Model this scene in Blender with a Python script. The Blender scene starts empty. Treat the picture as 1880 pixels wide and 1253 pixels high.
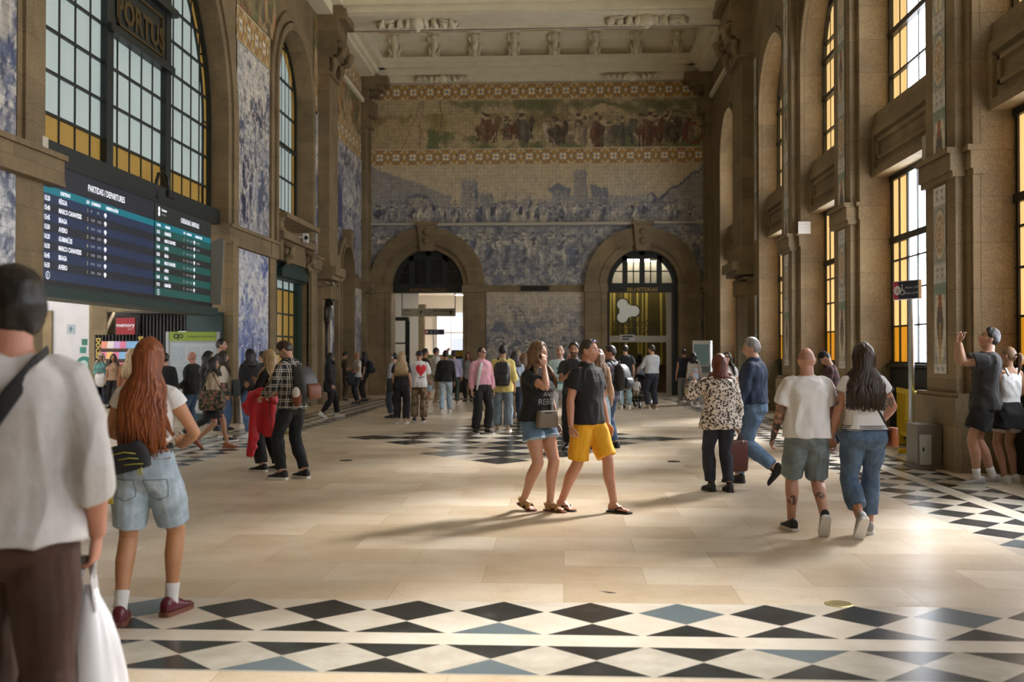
import bpy, math, random
import numpy as np
from mathutils import Vector, Matrix, Euler, noise
from mathutils.bvhtree import BVHTree
random.seed(4)
SC = bpy.context.scene
COL = SC.collection
PI = math.pi
R = math.radians
# ------------------------------------------------------------------ mesh helpers
class MB:
    def __init__(s): s.v = []; s.f = []; s.m = []
    def add(s, vs, fs, m=0):
        b = len(s.v); s.v += [tuple(p) for p in vs]
        s.f += [tuple(i + b for i in f) for f in fs]; s.m += [m] * len(fs)
        return s
    def box(s, x0, x1, y0, y1, z0, z1, m=0, M=None, fn=None):
        vs = [(x, y, z) for x in (x0, x1) for y in (y0, y1) for z in (z0, z1)]
        if M: vs = [M @ Vector(p) for p in vs]
        if fn: vs = [fn(*p) for p in vs]
        return s.add(vs, [(0,1,3,2),(4,6,7,5),(0,4,5,1),(2,3,7,6),(0,2,6,4),(1,5,7,3)], m)
    def quad(s, a, b, c, d, m=0): return s.add([a, b, c, d], [(0,1,2,3)], m)
    def prism(s, poly, a, b, fn, m=0):
        """extrude a 2d polygon (p,q) from depth a to b; fn(p,depth,q) -> xyz"""
        n = len(poly)
        vs = [fn(p, a, q) for p, q in poly] + [fn(p, b, q) for p, q in poly]
        fs = [tuple(range(n)), tuple(range(2*n-1, n-1, -1))] + [(i, (i+1) % n, n+(i+1) % n, n+i) for i in range(n)]
        return s.add(vs, fs, m)
    def loft(s, rings, m=0, cap=True, closed=True):
        n = len(rings[0]); vs = [p for r in rings for p in r]; fs = []
        k = n if closed else n - 1
        for i in range(len(rings)-1):
            for j in range(k):
                fs.append((i*n+j, i*n+(j+1) % n, (i+1)*n+(j+1) % n, (i+1)*n+j))
        if cap and closed:
            fs.append(tuple(range(n-1, -1, -1))); fs.append(tuple(range((len(rings)-1)*n, len(rings)*n)))
        return s.add(vs, fs, m)
    def tube(s, pts, rad, n=10, ref=(0,1,0), m=0, cap=True):
        """sweep ellipse (a along ref, b across) along pts; rad = list of r or (a,b)"""
        pts = [Vector(p) for p in pts]; rings = []
        if not isinstance(rad, (list, tuple)): rad = [rad]*len(pts)
        for i, p in enumerate(pts):
            t = (pts[min(i+1, len(pts)-1)] - pts[max(i-1, 0)])
            t = t.normalized() if t.length > 1e-9 else Vector((0,0,1))
            r = Vector(ref); r = r - t * r.dot(t)
            if r.length < 1e-4: r = t.orthogonal()
            r.normalize(); q = t.cross(r)
            a, b = rad[i] if isinstance(rad[i], (list, tuple)) else (rad[i], rad[i])
            rings.append([p + r*(a*math.cos(2*PI*k/n)) + q*(b*math.sin(2*PI*k/n)) for k in range(n)])
        return s.loft(rings, m, cap)
    def lathe(s, prof, c=(0,0,0), n=24, m=0, M=None):
        rings = [[Vector((r*math.cos(2*PI*k/n), r*math.sin(2*PI*k/n), z)) for k in range(n)] for r, z in prof]
        rings = [[(M @ p if M else p) + Vector(c) for p in r] for r in rings]
        return s.loft(rings, m)
    def ell(s, c, r, nu=14, nv=9, m=0, M=None):
        rings = []
        for i in range(nv+1):
            th = -PI/2 + PI*i/nv; th = max(-PI/2+.02, min(PI/2-.02, th))
            ring = [Vector((r[0]*math.cos(th)*math.cos(2*PI*k/nu), r[1]*math.cos(th)*math.sin(2*PI*k/nu), r[2]*math.sin(th))) for k in range(nu)]
            rings.append([(M @ p if M else p) + Vector(c) for p in ring])
        return s.loft(rings, m)
    def disc(s, c, r, u, w, n=28, m=0, r0=0):
        c = Vector(c); u = Vector(u); w = Vector(w)
        P = lambda r, k: c + u*(r*math.cos(2*PI*k/n)) + w*(r*math.sin(2*PI*k/n))
        if r0 == 0: return s.add([P(r, k) for k in range(n)], [tuple(range(n))], m)
        return s.add([P(r, k) for k in range(n)] + [P(r0, k) for k in range(n)], [(k, (k+1) % n, n+(k+1) % n, n+k) for k in range(n)], m)
    def build(s, name, mats, parent=None, smooth=False, loc=None, rz=0):
        me = bpy.data.meshes.new(name); me.from_pydata(s.v, [], s.f)
        if not isinstance(mats, (list, tuple)): mats = [mats]
        for x in mats: me.materials.append(x)
        if len(mats) > 1: me.polygons.foreach_set('material_index', s.m)
        if smooth: me.polygons.foreach_set('use_smooth', [True]*len(s.f))
        me.validate(); me.update()
        return link(name, me, parent, loc, rz)
def link(name, me, parent=None, loc=None, rz=0):
    o = bpy.data.objects.new(name, me); COL.objects.link(o)
    if parent: o.parent = parent
    if loc is not None: o.location = loc
    if rz: o.rotation_euler = (0, 0, rz)
    return o
def fixn(o):
    import bmesh
    bm = bmesh.new(); bm.from_mesh(o.data); bmesh.ops.recalc_face_normals(bm, faces=bm.faces); bm.to_mesh(o.data); bm.free(); return o
def tag(o, label=None, cat=None, group=None, kind=None):
    if label: o['label'] = label
    if cat: o['category'] = cat
    if group: o['group'] = group
    if kind: o['kind'] = kind
    return o
def struct(o): o['kind'] = 'structure'; return o
def empty(name, loc=(0,0,0), rz=0):
    o = bpy.data.objects.new(name, None); COL.objects.link(o); o.location = loc; o.rotation_euler = (0,0,rz); o.empty_display_size = .1; return o
def children(o): return [c for c in COL.objects if c.parent == o]
def copy_tree(o, parent=None):
    c = o.copy(); COL.objects.link(c); c.parent = parent
    for ch in children(o): copy_tree(ch, c)
    return c
# ------------------------------------------------------------------ material helpers
class NT:
    def __init__(s, m): s.t = m.node_tree; s.n = s.t.nodes; s.b = s.n['Principled BSDF']
    def node(s, ty, **kw):
        n = s.n.new(ty)
        for k, v in kw.items():
            if k.startswith('i_'): n.inputs[int(k[2:]) if k[2:].isdigit() else k[2:].replace('_', ' ')].default_value = v
            else: setattr(n, k, v)
        return n
    def l(s, a, b): s.t.links.new(a, b)
    def coord(s, out='Object'): return s.node('ShaderNodeTexCoord').outputs[out]
    def noise(s, vec, scale, detail=4, rough=.55, out='Fac'):
        n = s.node('ShaderNodeTexNoise'); n.inputs['Scale'].default_value = scale; n.inputs['Detail'].default_value = detail; n.inputs['Roughness'].default_value = rough
        if vec: s.l(vec, n.inputs['Vector'])
        return n.outputs[out]
    def math(s, op, a, b=None, c=None):
        n = s.node('ShaderNodeMath', operation=op)
        for i, x in enumerate((a, b, c)):
            if x is None: continue
            if isinstance(x, (int, float)): n.inputs[i].default_value = x
            else: s.l(x, n.inputs[i])
        return n.outputs[0]
    def ramp(s, fac, stops, interp='LINEAR'):
        n = s.node('ShaderNodeValToRGB'); cr = n.color_ramp; cr.interpolation = interp
        while len(cr.elements) < len(stops): cr.elements.new(.5)
        for e, (p, c) in zip(cr.elements, stops):
            e.position = p; e.color = (*c, 1) if len(c) == 3 else c
        s.l(fac, n.inputs[0]); return n.outputs[0]
    def mix(s, fac, a, b, mode='MIX'):
        n = s.node('ShaderNodeMix', data_type='RGBA', blend_type=mode)
        for sock, x in ((n.inputs[0], fac), (n.inputs[6], a), (n.inputs[7], b)):
            if isinstance(x, (int, float)): sock.default_value = x
            elif isinstance(x, tuple): sock.default_value = (*x, 1) if len(x) == 3 else x
            else: s.l(x, sock)
        return n.outputs[2]
    def map(s, vec, scale=(1,1,1), rot=(0,0,0), loc=(0,0,0)):
        n = s.node('ShaderNodeMapping'); n.inputs['Scale'].default_value = scale; n.inputs['Rotation'].default_value = rot; n.inputs['Location'].default_value = loc
        s.l(vec, n.inputs['Vector']); return n.outputs[0]
    def bump(s, h, strength=.3, dist=.01):
        n = s.node('ShaderNodeBump'); n.inputs['Strength'].default_value = strength; n.inputs['Distance'].default_value = dist
        s.l(h, n.inputs['Height']); s.l(n.outputs[0], s.b.inputs['Normal'])
    def col(s, c): s.l(c, s.b.inputs['Base Color'])
_mats = {}
def mat(name, color=(.5,.5,.5), rough=.6, metal=0, emit=None, es=1, spec=None, fn=None):
    if name in _mats: return _mats[name]
    m = bpy.data.materials.new(name); m.use_nodes = True; b = m.node_tree.nodes['Principled BSDF']
    b.inputs['Base Color'].default_value = (*color, 1); b.inputs['Roughness'].default_value = rough; b.inputs['Metallic'].default_value = metal
    if spec is not None: b.inputs['Specular IOR Level'].default_value = spec
    if emit: b.inputs['Emission Color'].default_value = (*emit, 1); b.inputs['Emission Strength'].default_value = es
    if fn: fn(NT(m))
    _mats[name] = m; return m
def srgb(r, g, b):
    f = lambda c: (c/255/12.92) if c/255 <= .04045 else ((c/255+.055)/1.055)**2.4
    return (f(r), f(g), f(b))
def stone_fn(base, dark, bw=1.15, bh=.62, seed=0):
    def fn(t):
        co = t.coord()
        sp = t.node('ShaderNodeSeparateXYZ'); t.l(co, sp.inputs[0])
        cb = t.node('ShaderNodeCombineXYZ'); t.l(t.math('ADD', sp.outputs[0], t.math('ADD', sp.outputs[1], seed)), cb.inputs[0]); t.l(sp.outputs[2], cb.inputs[1])
        br = t.node('ShaderNodeTexBrick'); t.l(cb.outputs[0], br.inputs['Vector'])
        for k, v in (('Scale', 1), ('Mortar Size', .004), ('Mortar Smooth', .3), ('Brick Width', bw), ('Row Height', bh)): br.inputs[k].default_value = v
        br.inputs['Color1'].default_value = (.85,.85,.85,1); br.inputs['Color2'].default_value = (1.1,1.08,1.05,1); br.inputs['Mortar'].default_value = (.5,.48,.45,1)
        n1 = t.noise(co, 60, 3, .6); n2 = t.noise(co, 1.3, 5, .6)
        c = t.ramp(n1, [(.3, dark), (.55, base), (.8, tuple(min(1, x*1.35) for x in base))])
        c = t.mix(1, c, br.outputs['Color'], 'MULTIPLY')
        c = t.mix(1, c, t.ramp(n2, [(.3, (.72,.68,.62)), (.65, (1.08,1.06,1.02))]), 'MULTIPLY')
        t.col(c)
        t.bump(t.math('ADD', n1, t.math('MULTIPLY', br.outputs['Fac'], -1.5)), .35, .006)
    return fn
STONE = mat('granite', rough=.75, fn=stone_fn((.25,.19,.106), (.14,.102,.055)))
STONE_L = mat('granite light', rough=.75, fn=stone_fn((.36,.29,.18), (.22,.17,.10), 1.6, .8, 3))
PLASTER = mat('ceiling plaster', rough=.8, fn=lambda t: t.col(t.ramp(t.noise(t.coord(), 2.2, 4), [(.3, (.72,.65,.47)), (.7, (.80,.74,.56))])))
WHITE = mat('white paint', rough=.7, fn=lambda t: t.col(t.ramp(t.noise(t.coord(), 3, 4), [(.3, (.74,.75,.80)), (.7, (.82,.82,.86))])))
GREENBLK = mat('dark green iron', (.012,.016,.014), .45)
BLACK = mat('black metal', (.012,.012,.012), .4)
BRONZE = mat('dark bronze', (.03,.024,.018), .4, .6)
STEEL = mat('brushed steel', (.55,.55,.55), .35, .9)
OLD = mat('green shop front', (.012,.035,.028), .5)
def vc_mat(name, rough=.3, tile=None, axis=0):
    def fn(t):
        a = t.node('ShaderNodeVertexColor', layer_name='Col'); c = a.outputs[0]
        if tile:
            co = t.coord(); sp = t.node('ShaderNodeSeparateXYZ'); t.l(co, sp.inputs[0])
            cb = t.node('ShaderNodeCombineXYZ'); t.l(sp.outputs[axis], cb.inputs[0]); t.l(sp.outputs[2], cb.inputs[1])
            br = t.node('ShaderNodeTexBrick', offset=0); t.l(cb.outputs[0], br.inputs['Vector'])
            for k, v in (('Scale', 1), ('Mortar Size', .0045), ('Mortar Smooth', .2), ('Brick Width', tile), ('Row Height', tile)): br.inputs[k].default_value = v
            br.inputs['Color1'].default_value = (.93,.93,.94,1); br.inputs['Color2'].default_value = (1.06,1.05,1.02,1); br.inputs['Mortar'].default_value = (.55,.55,.55,1)
            c = t.mix(1, c, br.outputs['Color'], 'MULTIPLY'); t.bump(br.outputs['Fac'], -.15, .004)
        t.col(c)
    return mat(name, rough=rough, fn=fn)
def text_mesh(s, size, align='LEFT', bold=0.0):
    cu = bpy.data.curves.new('t', 'FONT'); cu.body = s; cu.size = size; cu.align_x = align; cu.offset = bold; cu.resolution_u = 2
    o = bpy.data.objects.new('t', cu); COL.objects.link(o)
    dg = bpy.context.evaluated_depsgraph_get(); me = bpy.data.meshes.new_from_object(o.evaluated_get(dg))
    vs = [tuple(v.co) for v in me.vertices]; fs = [tuple(p.vertices) for p in me.polygons]
    bpy.data.objects.remove(o); bpy.data.curves.remove(cu); bpy.data.meshes.remove(me)
    return vs, fs
def text(mb, s, size, pos, u=(1,0,0), w=(0,0,1), align='LEFT', bold=0.0, m=0, sx=1.0):
    """lettering laid flat in the plane spanned by u (reading direction) and w (up)"""
    vs, fs = text_mesh(s, size, align, bold); pos = Vector(pos); u = Vector(u)*sx; w = Vector(w)
    mb.add([pos + u*x + w*y for x, y, _ in vs], fs, m)
# wall frames: (u along the wall, v depth behind the wall face, z)
XL, XR, YB = -7.75, 5.6, 38.5
WL = lambda u, v, z: (XL - v, u, z)
WR = lambda u, v, z: (XR + v, u, z)
WB = lambda u, v, z: (u, YB + v, z)
def arch_pts(c, r, z, n=24, a0=0, a1=PI): return [(c + r*math.cos(a0+(a1-a0)*i/n), z + r*math.sin(a0+(a1-a0)*i/n)) for i in range(n+1)]
def spandrel(mb, u0, u1, c, r, zs, zt, W, v0, v1, m=0, n=24):
    """wall above an arched opening: between the arch (centre c, radius r, springing zs) and zt"""
    A = arch_pts(c, r, zs, n)
    for i in range(n):
        (ua, za), (ub, zb) = A[i], A[i+1]
        if ua > u1: ua = u1
        mb.quad(W(ua, v0, za), W(ub, v0, zb), W(ub, v0, zt), W(ua, v0, zt), m)
        mb.quad(W(ua, v0, za), W(ub, v0, zb), W(ub, v1, zb), W(ua, v1, za), m)
    if u1 > c+r+1e-3: mb.quad(W(c+r, v0, zs), W(u1, v0, zs), W(u1, v0, zt), W(c+r, v0, zt), m)
    if u0 < c-r-1e-3: mb.quad(W(u0, v0, zs), W(c-r, v0, zs), W(c-r, v0, zt), W(u0, v0, zt), m)
def arch_band(mb, c, r0, r1, zs, W, v0, v1, m=0, n=28, zleg=None):
    """a raised moulding that follows the arch, with straight legs down to zleg"""
    A = arch_pts(c, r0, zs, n); B = arch_pts(c, r1, zs, n)
    if zleg is not None:
        A = [(c+r0, zleg)] + A + [(c-r0, zleg)]; B = [(c+r1, zleg)] + B + [(c-r1, zleg)]
    rings = [[W(a[0], v1, a[1]), W(a[0], v0, a[1]), W(b[0], v0, b[1]), W(b[0], v1, b[1])] for a, b in zip(A, B)]
    mb.loft(rings, m)
def arch_fill(mb, c, r, zs, zb, W, v, m=0, n=24):
    A = [(c+r, zb)] + arch_pts(c, r, zs, n) + [(c-r, zb)]
    mb.add([W(u, v, z) for u, z in A], [tuple(range(len(A)))], m)
# ------------------------------------------------------------------ camera
cam = bpy.data.cameras.new('camera'); camo = bpy.data.objects.new('camera', cam); COL.objects.link(camo); SC.camera = camo
cam.sensor_width = 36; cam.lens = 36*1828/1880; camo.location = (0, 0, 1.6)
camo.rotation_euler = (R(90.737), 0, R(2.97)); cam.clip_end = 300
cam.dof.use_dof = True; cam.dof.focus_distance = 10.6; cam.dof.aperture_fstop = 2.2
_Mc = Euler(camo.rotation_euler).to_matrix()
def ground(px, py, z=0.0):
    """where on the floor the photograph's (px,py) lies"""
    d = _Mc @ Vector(((px-940)/1828, -(py-626.5)/1828, -1)); k = (z-1.6)/d.z
    return Vector((d.x*k, d.y*k, z))
def at_y(px, py, Y):
    d = _Mc @ Vector(((px-940)/1828, -(py-626.5)/1828, -1)); k = Y/d.y
    return Vector((d.x*k, Y, 1.6+d.z*k))
# ------------------------------------------------------------------ floor
def floor_fn(t):
    co = t.coord(); 
    br = t.node('ShaderNodeTexBrick', offset=.5, offset_frequency=2); t.l(t.map(co, rot=(0,0,0)), br.inputs['Vector'])
    for k, v in (('Scale', 1), ('Mortar Size', .0035), ('Mortar Smooth', .1), ('Brick Width', 1.15), ('Row Height', .58), ('Bias', 0)): br.inputs[k].default_value = v
    br.inputs['Color1'].default_value = (.80,.74,.66,1); br.inputs['Color2'].default_value = (1.10,1.10,1.12,1); br.inputs['Mortar'].default_value = (.62,.56,.48,1)
    n1 = t.noise(co, 1.6, 6, .6); n2 = t.noise(t.map(co, (1,2.2,1), (0,0,.1)), 1.1, 5, .6); n3 = t.noise(co, 40, 2)
    c = t.ramp(n1, [(.25, (.50,.39,.26)), (.45, (.62,.52,.385)), (.7, (.70,.62,.50))])
    c = t.mix(1, c, br.outputs['Color'], 'MULTIPLY')
    c = t.mix(t.math('MULTIPLY', t.ramp(n2, [(.5, (0,0,0)), (.75, (1,1,1))]), .3), c, (.58,.44,.28))
    c = t.mix(1, c, t.ramp(n3, [(.35, (.9,.9,.88)), (.6, (1,1,1))]), 'MULTIPLY')
    t.col(c)
    t.l(t.ramp(n1, [(.3, (.36,)*3), (.7, (.28,)*3)]), t.b.inputs['Roughness'])
FLOOR = mat('beige marble floor', rough=.25, fn=floor_fn)
def dark_fn(t):
    co = t.coord(); n = t.noise(co, 5, 6, .65); g = t.node('ShaderNodeNewGeometry')
    c = t.ramp(n, [(.3, (.014,.015,.014)), (.6, (.03,.032,.030)), (.85, (.09,.095,.09))])
    c = t.mix(t.math('GREATER_THAN', g.outputs['Random Per Island'], .88), c, (.12,.15,.16)); t.col(c)
DARKTILE = mat('dark slate inlay', rough=.22, fn=dark_fn)
LIGHTTILE = mat('cream marble inlay', rough=.22, fn=lambda t: t.col(t.ramp(t.noise(t.coord(), 3, 6, .6), [(.3, (.56,.49,.39)), (.7, (.68,.62,.52))])))
GREYTILE = mat('grey marble inlay', rough=.22, fn=lambda t: t.col(t.ramp(t.noise(t.coord(), 6, 6, .6), [(.3, (.40,.36,.29)), (.7, (.52,.48,.40))])))
fm = MB(); fm.quad((-8.2,-9,0), (6.4,-9,0), (6.4,39.2,0), (-8.2,39.2,0))
floor = struct(fm.build('floor', FLOOR))
inl = MB(); ZI = .0012
def inlay(M, n, P=.554, W=.494):
    """border: M(a,b) with a along, b inward from the inner diamond tips; full diamond row, half row, band, half row, half row"""
    h = W/2
    q = lambda pts, m: inl.add([(*M(a, b), ZI if m == 0 else ZI*.6) for a, b in pts], [tuple(range(len(pts)))], m)
    L = n*P
    q([(0,0),(L,0),(L,W+h),(0,W+h)], 1)
    q([(0,W+h),(L,W+h),(L,W+h+.22),(0,W+h+.22)], 1)
    b0 = W+h+.22; q([(0,b0),(L,b0),(L,b0+W+.02),(0,b0+W+.02)], 2)
    for k in range(n):
        c = (k+.5)*P; s = P/2-.012
        q([(c-s,h),(c,.0),(c+s,h),(c,W-.006)], 0)
        q([(c-s,W+h),(c,W+.006),(c+s,W+h)], 0)
        q([(c-s,b0),(c,b0+h-.006),(c+s,b0)], 0)
        q([(c-s,b0+W),(c,b0+h+.006),(c+s,b0+W)], 0)
inlay(lambda a, b: (-7.4+a+.09, 6.43-b), 23)
inlay(lambda a, b: (3.63+b, 6.6+a), 50)
inlay(lambda a, b: (-5.34-b, 6.6+a), 50)
inlay(lambda a, b: (-7.2+a, 34.3+b), 22)
for b in range(-9, 10):
    for a in range(-6, 7):
        if (a+b) % 2 or abs(a)/6+abs(b)/9.5 > 1.01: continue
        cx, cy = -.95+a*.46, 18.9+b*.5
        inl.add([(cx-.46,cy,ZI),(cx,cy-.5,ZI),(cx+.46,cy,ZI),(cx,cy+.5,ZI)], [(0,1,2,3)], 0 if b % 2 == 0 else 1)
for x in (-3.45-.03, 1.55): inl.add([(x-.46,18.85,ZI*1.5),(x,18.45,ZI*1.5),(x+.46,18.85,ZI*1.5),(x,19.25,ZI*1.5)], [(0,1,2,3)], 0)
o = inl.build('floor_inlay', [DARKTILE, LIGHTTILE, GREYTILE], floor)
tag(o, 'dark slate and cream diamond border inlay')
# ------------------------------------------------------------------ walls
TOP = 13.2
# left wall: bay 1 (board and great window), bay 2 (arched window over a door), end bay with small niche door
wl = MB()
def wbox(mb, W, u0, u1, v0, v1, z0, z1, m=0): mb.box(u0, u1, v0, v1, z0, z1, m, fn=lambda a, b, c: W(a, b, c))
c1, r1, zs1 = 18.45, 4.05, 6.9
wbox(wl, WL, -9, c1-r1, 0, .9, 0, TOP); wbox(wl, WL, c1+r1, 26.3, 0, .9, 0, TOP)
spandrel(wl, c1-r1, c1+r1, c1, r1, zs1, TOP, WL, 0, .9)
c2, r2, zs2 = 28.1, 1.8, 9.0
wbox(wl, WL, 26.3, 26.31, 0, .9, 0, TOP); wbox(wl, WL, 29.9, 33.5, 0, .9, 0, TOP)
spandrel(wl, 26.3, 29.9, c2, r2, zs2, TOP, WL, 0, .9)
c3, r3, zs3 = 34.6, .95, 4.4
wbox(wl, WL, 33.5, c3-r3, 0, .9, 0, TOP); wbox(wl, WL, c3+r3, 39.2, 0, .9, 0, TOP)
spandrel(wl, c3-r3, c3+r3, c3, r3, zs3, TOP, WL, 0, .7)
wbox(wl, WL, c3-r3, c3+r3, .7, .9, 0, 5.6)
struct(wl.build('wall_left', STONE))
# right wall: repeated tall bays
wr = MB()
RB = [(-5.85,-2.4), (-.95,2.5), (3.95,7.45), (10.1,13.66), (15.2,18.74), (20.1,23.41), (24.95,28.34), (32.3,35.3)]
prev = -9
for (a, b) in RB:
    c, r = (a+b)/2, (b-a)/2
    wbox(wr, WR, prev, a, 0, 1.0, 0, TOP); spandrel(wr, a, b, c, r, 8.35, TOP, WR, 0, 1.0, 0, 20); prev = b
wbox(wr, WR, prev, 39.2, 0, 1.0, 0, TOP)
struct(wr.build('wall_right', STONE))
# back wall with two arched doorways
wb = MB()
DL, DR = (-5.29, 1.39), (3.035, 1.36); ZI0 = 4.26
for i, (u0, u1) in enumerate([(-8.6, DL[0]-DL[1]), (DL[0]+DL[1], DR[0]-DR[1]), (DR[0]+DR[1], 6.6)]): wbox(wb, WB, u0, u1, 0, .8, 0, TOP)
for c, r in (DL, DR): spandrel(wb, c-r, c+r, c, r, ZI0, TOP, WB, 0, .8, 0, 28)
struct(wb.build('wall_back', STONE))
wf = MB(); wf.box(-8.6, 6.6, -9.4, -9, 0, TOP); struct(wf.build('wall_front', STONE))
# stone trim: mouldings, impost ledges, pilasters
def trim(n, mb, m=STONE, smooth=False): return struct(mb.build('trim_%d' % n, m, None, smooth))
t = MB()
arch_band(t, c1, r1+.006, r1+.22, zs1, WL, -.05, .05, zleg=4.6); arch_band(t, c1, r1+.28, r1+.62, zs1, WL, -.09, .05, zleg=4.6)
for (z0, z1, p) in ((4.13, 4.20, .12), (4.20, 4.52, .10), (4.52, 4.60, .16)):
    wbox(t, WL, 12.5, c1-r1+.32, -p-.08, .05, z0, z1); wbox(t, WL, c1+r1-.05, 26.35, -p, .05, z0, z1)
wbox(t, WL, c1-r1-.75, c1-r1-.009, -.03, .1, 0, 4.2); wbox(t, WL, c1-r1-.75, c1-r1-.3, -.04, .1, 4.6, 11)
wbox(t, WL, c1+r1+.006, c1+r1+.25, -.16, .1, .9, 4.2); wbox(t, WL, c1+r1+.3, c1+r1+.62, -.09, .1, 0, 4.2)
wbox(t, WL, c1+r1+.012, 26.28, -.18, .1, 0, .9)
trim(1, t)
t = MB()
arch_band(t, c2, r2+.006, r2+.2, zs2, WL, -.14, .05, zleg=4.6); arch_band(t, c2, r2+.25, r2+.5, zs2, WL, -.08, .05, zleg=4.6)
wbox(t, WL, 25.75, 26.3, -.06, .05, 0, 4.13)
for z0, z1, p in ((4.13,4.2,.12), (4.2,4.52,.2), (4.52,4.6,.26)): wbox(t, WL, 29.8, 31.1, -p, .05, z0, z1); wbox(t, WL, 25.7, 26.4, -p*.6, .05, z0, z1)
wbox(t, WL, 29.9, 30.6, -.1, .05, 0, 4.15)
# balcony of the arched window: slab, scroll consoles, little pediment
wbox(t, WL, 26.4, 29.9, -.25, .5, 4.72, 4.92); wbox(t, WL, 26.5, 29.8, -.12, .5, 4.15, 4.72); wbox(t, WL, 26.35, 29.95, -.34, .5, 5.28, 5.42)
for u in (26.9, 29.2):
    t.tube([WL(u, -.14, 4.62), WL(u, -.34, 4.5), WL(u, -.3, 4.32), WL(u, -.16, 4.2), WL(u, -.24, 4.05)], [(.12,.09),(.13,.1),(.12,.08),(.1,.07),(.12,.06)], 10)
    t.ell(WL(u+.5, -.16, 4.35), (.12,.2,.12))
for u in (26.45, 29.75): t.lathe([(.14,0),(.16,.05),(.1,.1),(.09,.25),(.13,.3),(.15,.36)], WL(u, -.12, 4.92), 10)
trim(2, t)
# great pilasters that carry the ceiling beam, both walls
t = MB()
for W, s in ((WL, 1), (WR, 1)):
    u0, u1 = (30.95, 32.15) if W is WL else (29.75, 31.5)
    d = .38 if W is WL else .3
    wbox(t, W, u0, u1, -d, .1, 4.6, 10.4); wbox(t, W, u0+.05, u1-.05, -.16, .1, 0, 4.1)
    for z0, z1, p in ((3.72,3.8,.2), (3.8,3.88,.3), (3.95,4.08,.5), (4.08,4.35,.62), (4.35,4.5,.46), (4.5,4.8,.44)): wbox(t, W, u0-.12, u1+.12, -p, .1, z0, z1)
    for k in range(4): wbox(t, W, u0+.1+k*.28, u0+.24+k*.28, -.42, .1, 3.35, 3.75)
    # capital: volutes, abacus, entablature block
    for z0, z1, p in ((10.4,10.5,.45), (10.5,10.95,.36), (10.95,11.05,.5), (11.05,11.5,.62), (11.5,11.62,.74), (11.62,12.15,.66), (12.15,12.5,.9), (12.5,13.1,.78)): wbox(t, W, u0-.06, u1+.06, -p, .1, z0, z1)
    for u in (u0+.12, u1-.12):
        t.tube([W(u, -.62, 11.4), W(u, -.82, 11.25), W(u, -.75, 11.02), W(u, -.6, 10.95)], [.12,.14,.12,.08], 10)
        t.tube([W(u, -.5, 10.95), W(u, -.52, 10.7), W(u, -.44, 10.45)], [.12,.1,.06], 8)
    # corner pilaster at the back wall
    a, b = 37.75, 38.45
    wbox(t, W, a, b, -.18, .1, 0, 10.3)
    for z0, z1, p in ((3.95,4.08,.34), (4.08,4.3,.42), (4.3,4.4,.36), (10.3,10.42,.3), (10.42,10.75,.24), (10.75,10.9,.42), (10.9,11.3,.5), (11.3,11.75,.28), (11.75,11.95,.55), (11.95,12.3,.7)): wbox(t, W, a-.05, b, -p, .1, z0, z1)
for x in (XL, XR):
    s = 1 if x < 0 else -1
    t.box(min(x, x+s*.26), max(x, x+s*.26), 38.26, 38.55, 0, 11.3)
    for z0, z1, p in ((10.3,10.42,.36), (10.75,10.9,.5), (10.9,11.3,.42), (11.55,11.75,.6), (11.75,11.95,.8), (11.95,12.3,1.0)): t.box(min(x, x+s*p), max(x, x+s*p), 38.1-p*.3, 38.55, z0+.006, z1-.006)
trim(3, t)
# right wall pilasters between the bays, each with its plinth, ledge and mouldings
t = MB()
for i in range(len(RB)-1):
    a, b = RB[i][1], RB[i+1][0]
    if b-a > 3: continue
    c = (a+b)/2; hw = .55
    wbox(t, WR, c-hw, c+hw, -.25, .05, 1.05, TOP)
    wbox(t, WR, c-hw-.157, c-hw, -.12, .05, 1.05, TOP); wbox(t, WR, c+hw, c+hw+.157, -.12, .05, 1.05, TOP)
    for z0, z1, p in ((0,1.0,.36), (1.0,1.06,.32)): wbox(t, WR, a-.02, b+.02, -p, .05, z0, z1)
    for z0, z1, p in ((4.02,4.1,.31), (4.1,4.34,.34), (4.34,4.42,.38)): wbox(t, WR, c-hw-.06, c+hw+.06, -p, .05, z0, z1); wbox(t, WR, a-.03, b+.03, -p+.2, .05, z0, z1)
for a, b in RB:
    c, r = (a+b)/2, (b-a)/2
    arch_band(t, c, r+.006, r+.14, 8.35, WR, -.1, .05, zleg=1.05); arch_band(t, c, r+.17, r+.36, 8.35, WR, -.05, .05, zleg=8.2)
wbox(t, WR, 28.34, 29.7, -.12, .05, 0, 1.0); wbox(t, WR, 31.5, 32.3, -.12, .05, 0, 1.0)
trim(4, t)
# stone parapet panels between lower and upper windows of the right bays
t = MB()
for a, b in RB:
    wbox(t, WR, a, b, .16, .95, 4.88, 6.05); wbox(t, WR, a, b, .10, .3, 5.62, 5.78); wbox(t, WR, a, b, .10, .3, 4.86, 5.0)
    for (u0, u1, z0, z1) in ((a, a+.14, 5.0, 5.62), (b-.14, b, 5.0, 5.62), (a+.3, b-.3, 5.14, 5.2), (a+.3, b-.3, 5.46, 5.52), (a+.3, a+.36, 5.14, 5.52), (b-.36, b-.3, 5.14, 5.52)): wbox(t, WR, u0, u1, .10, .2, z0, z1)
trim(5, t)
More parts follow.
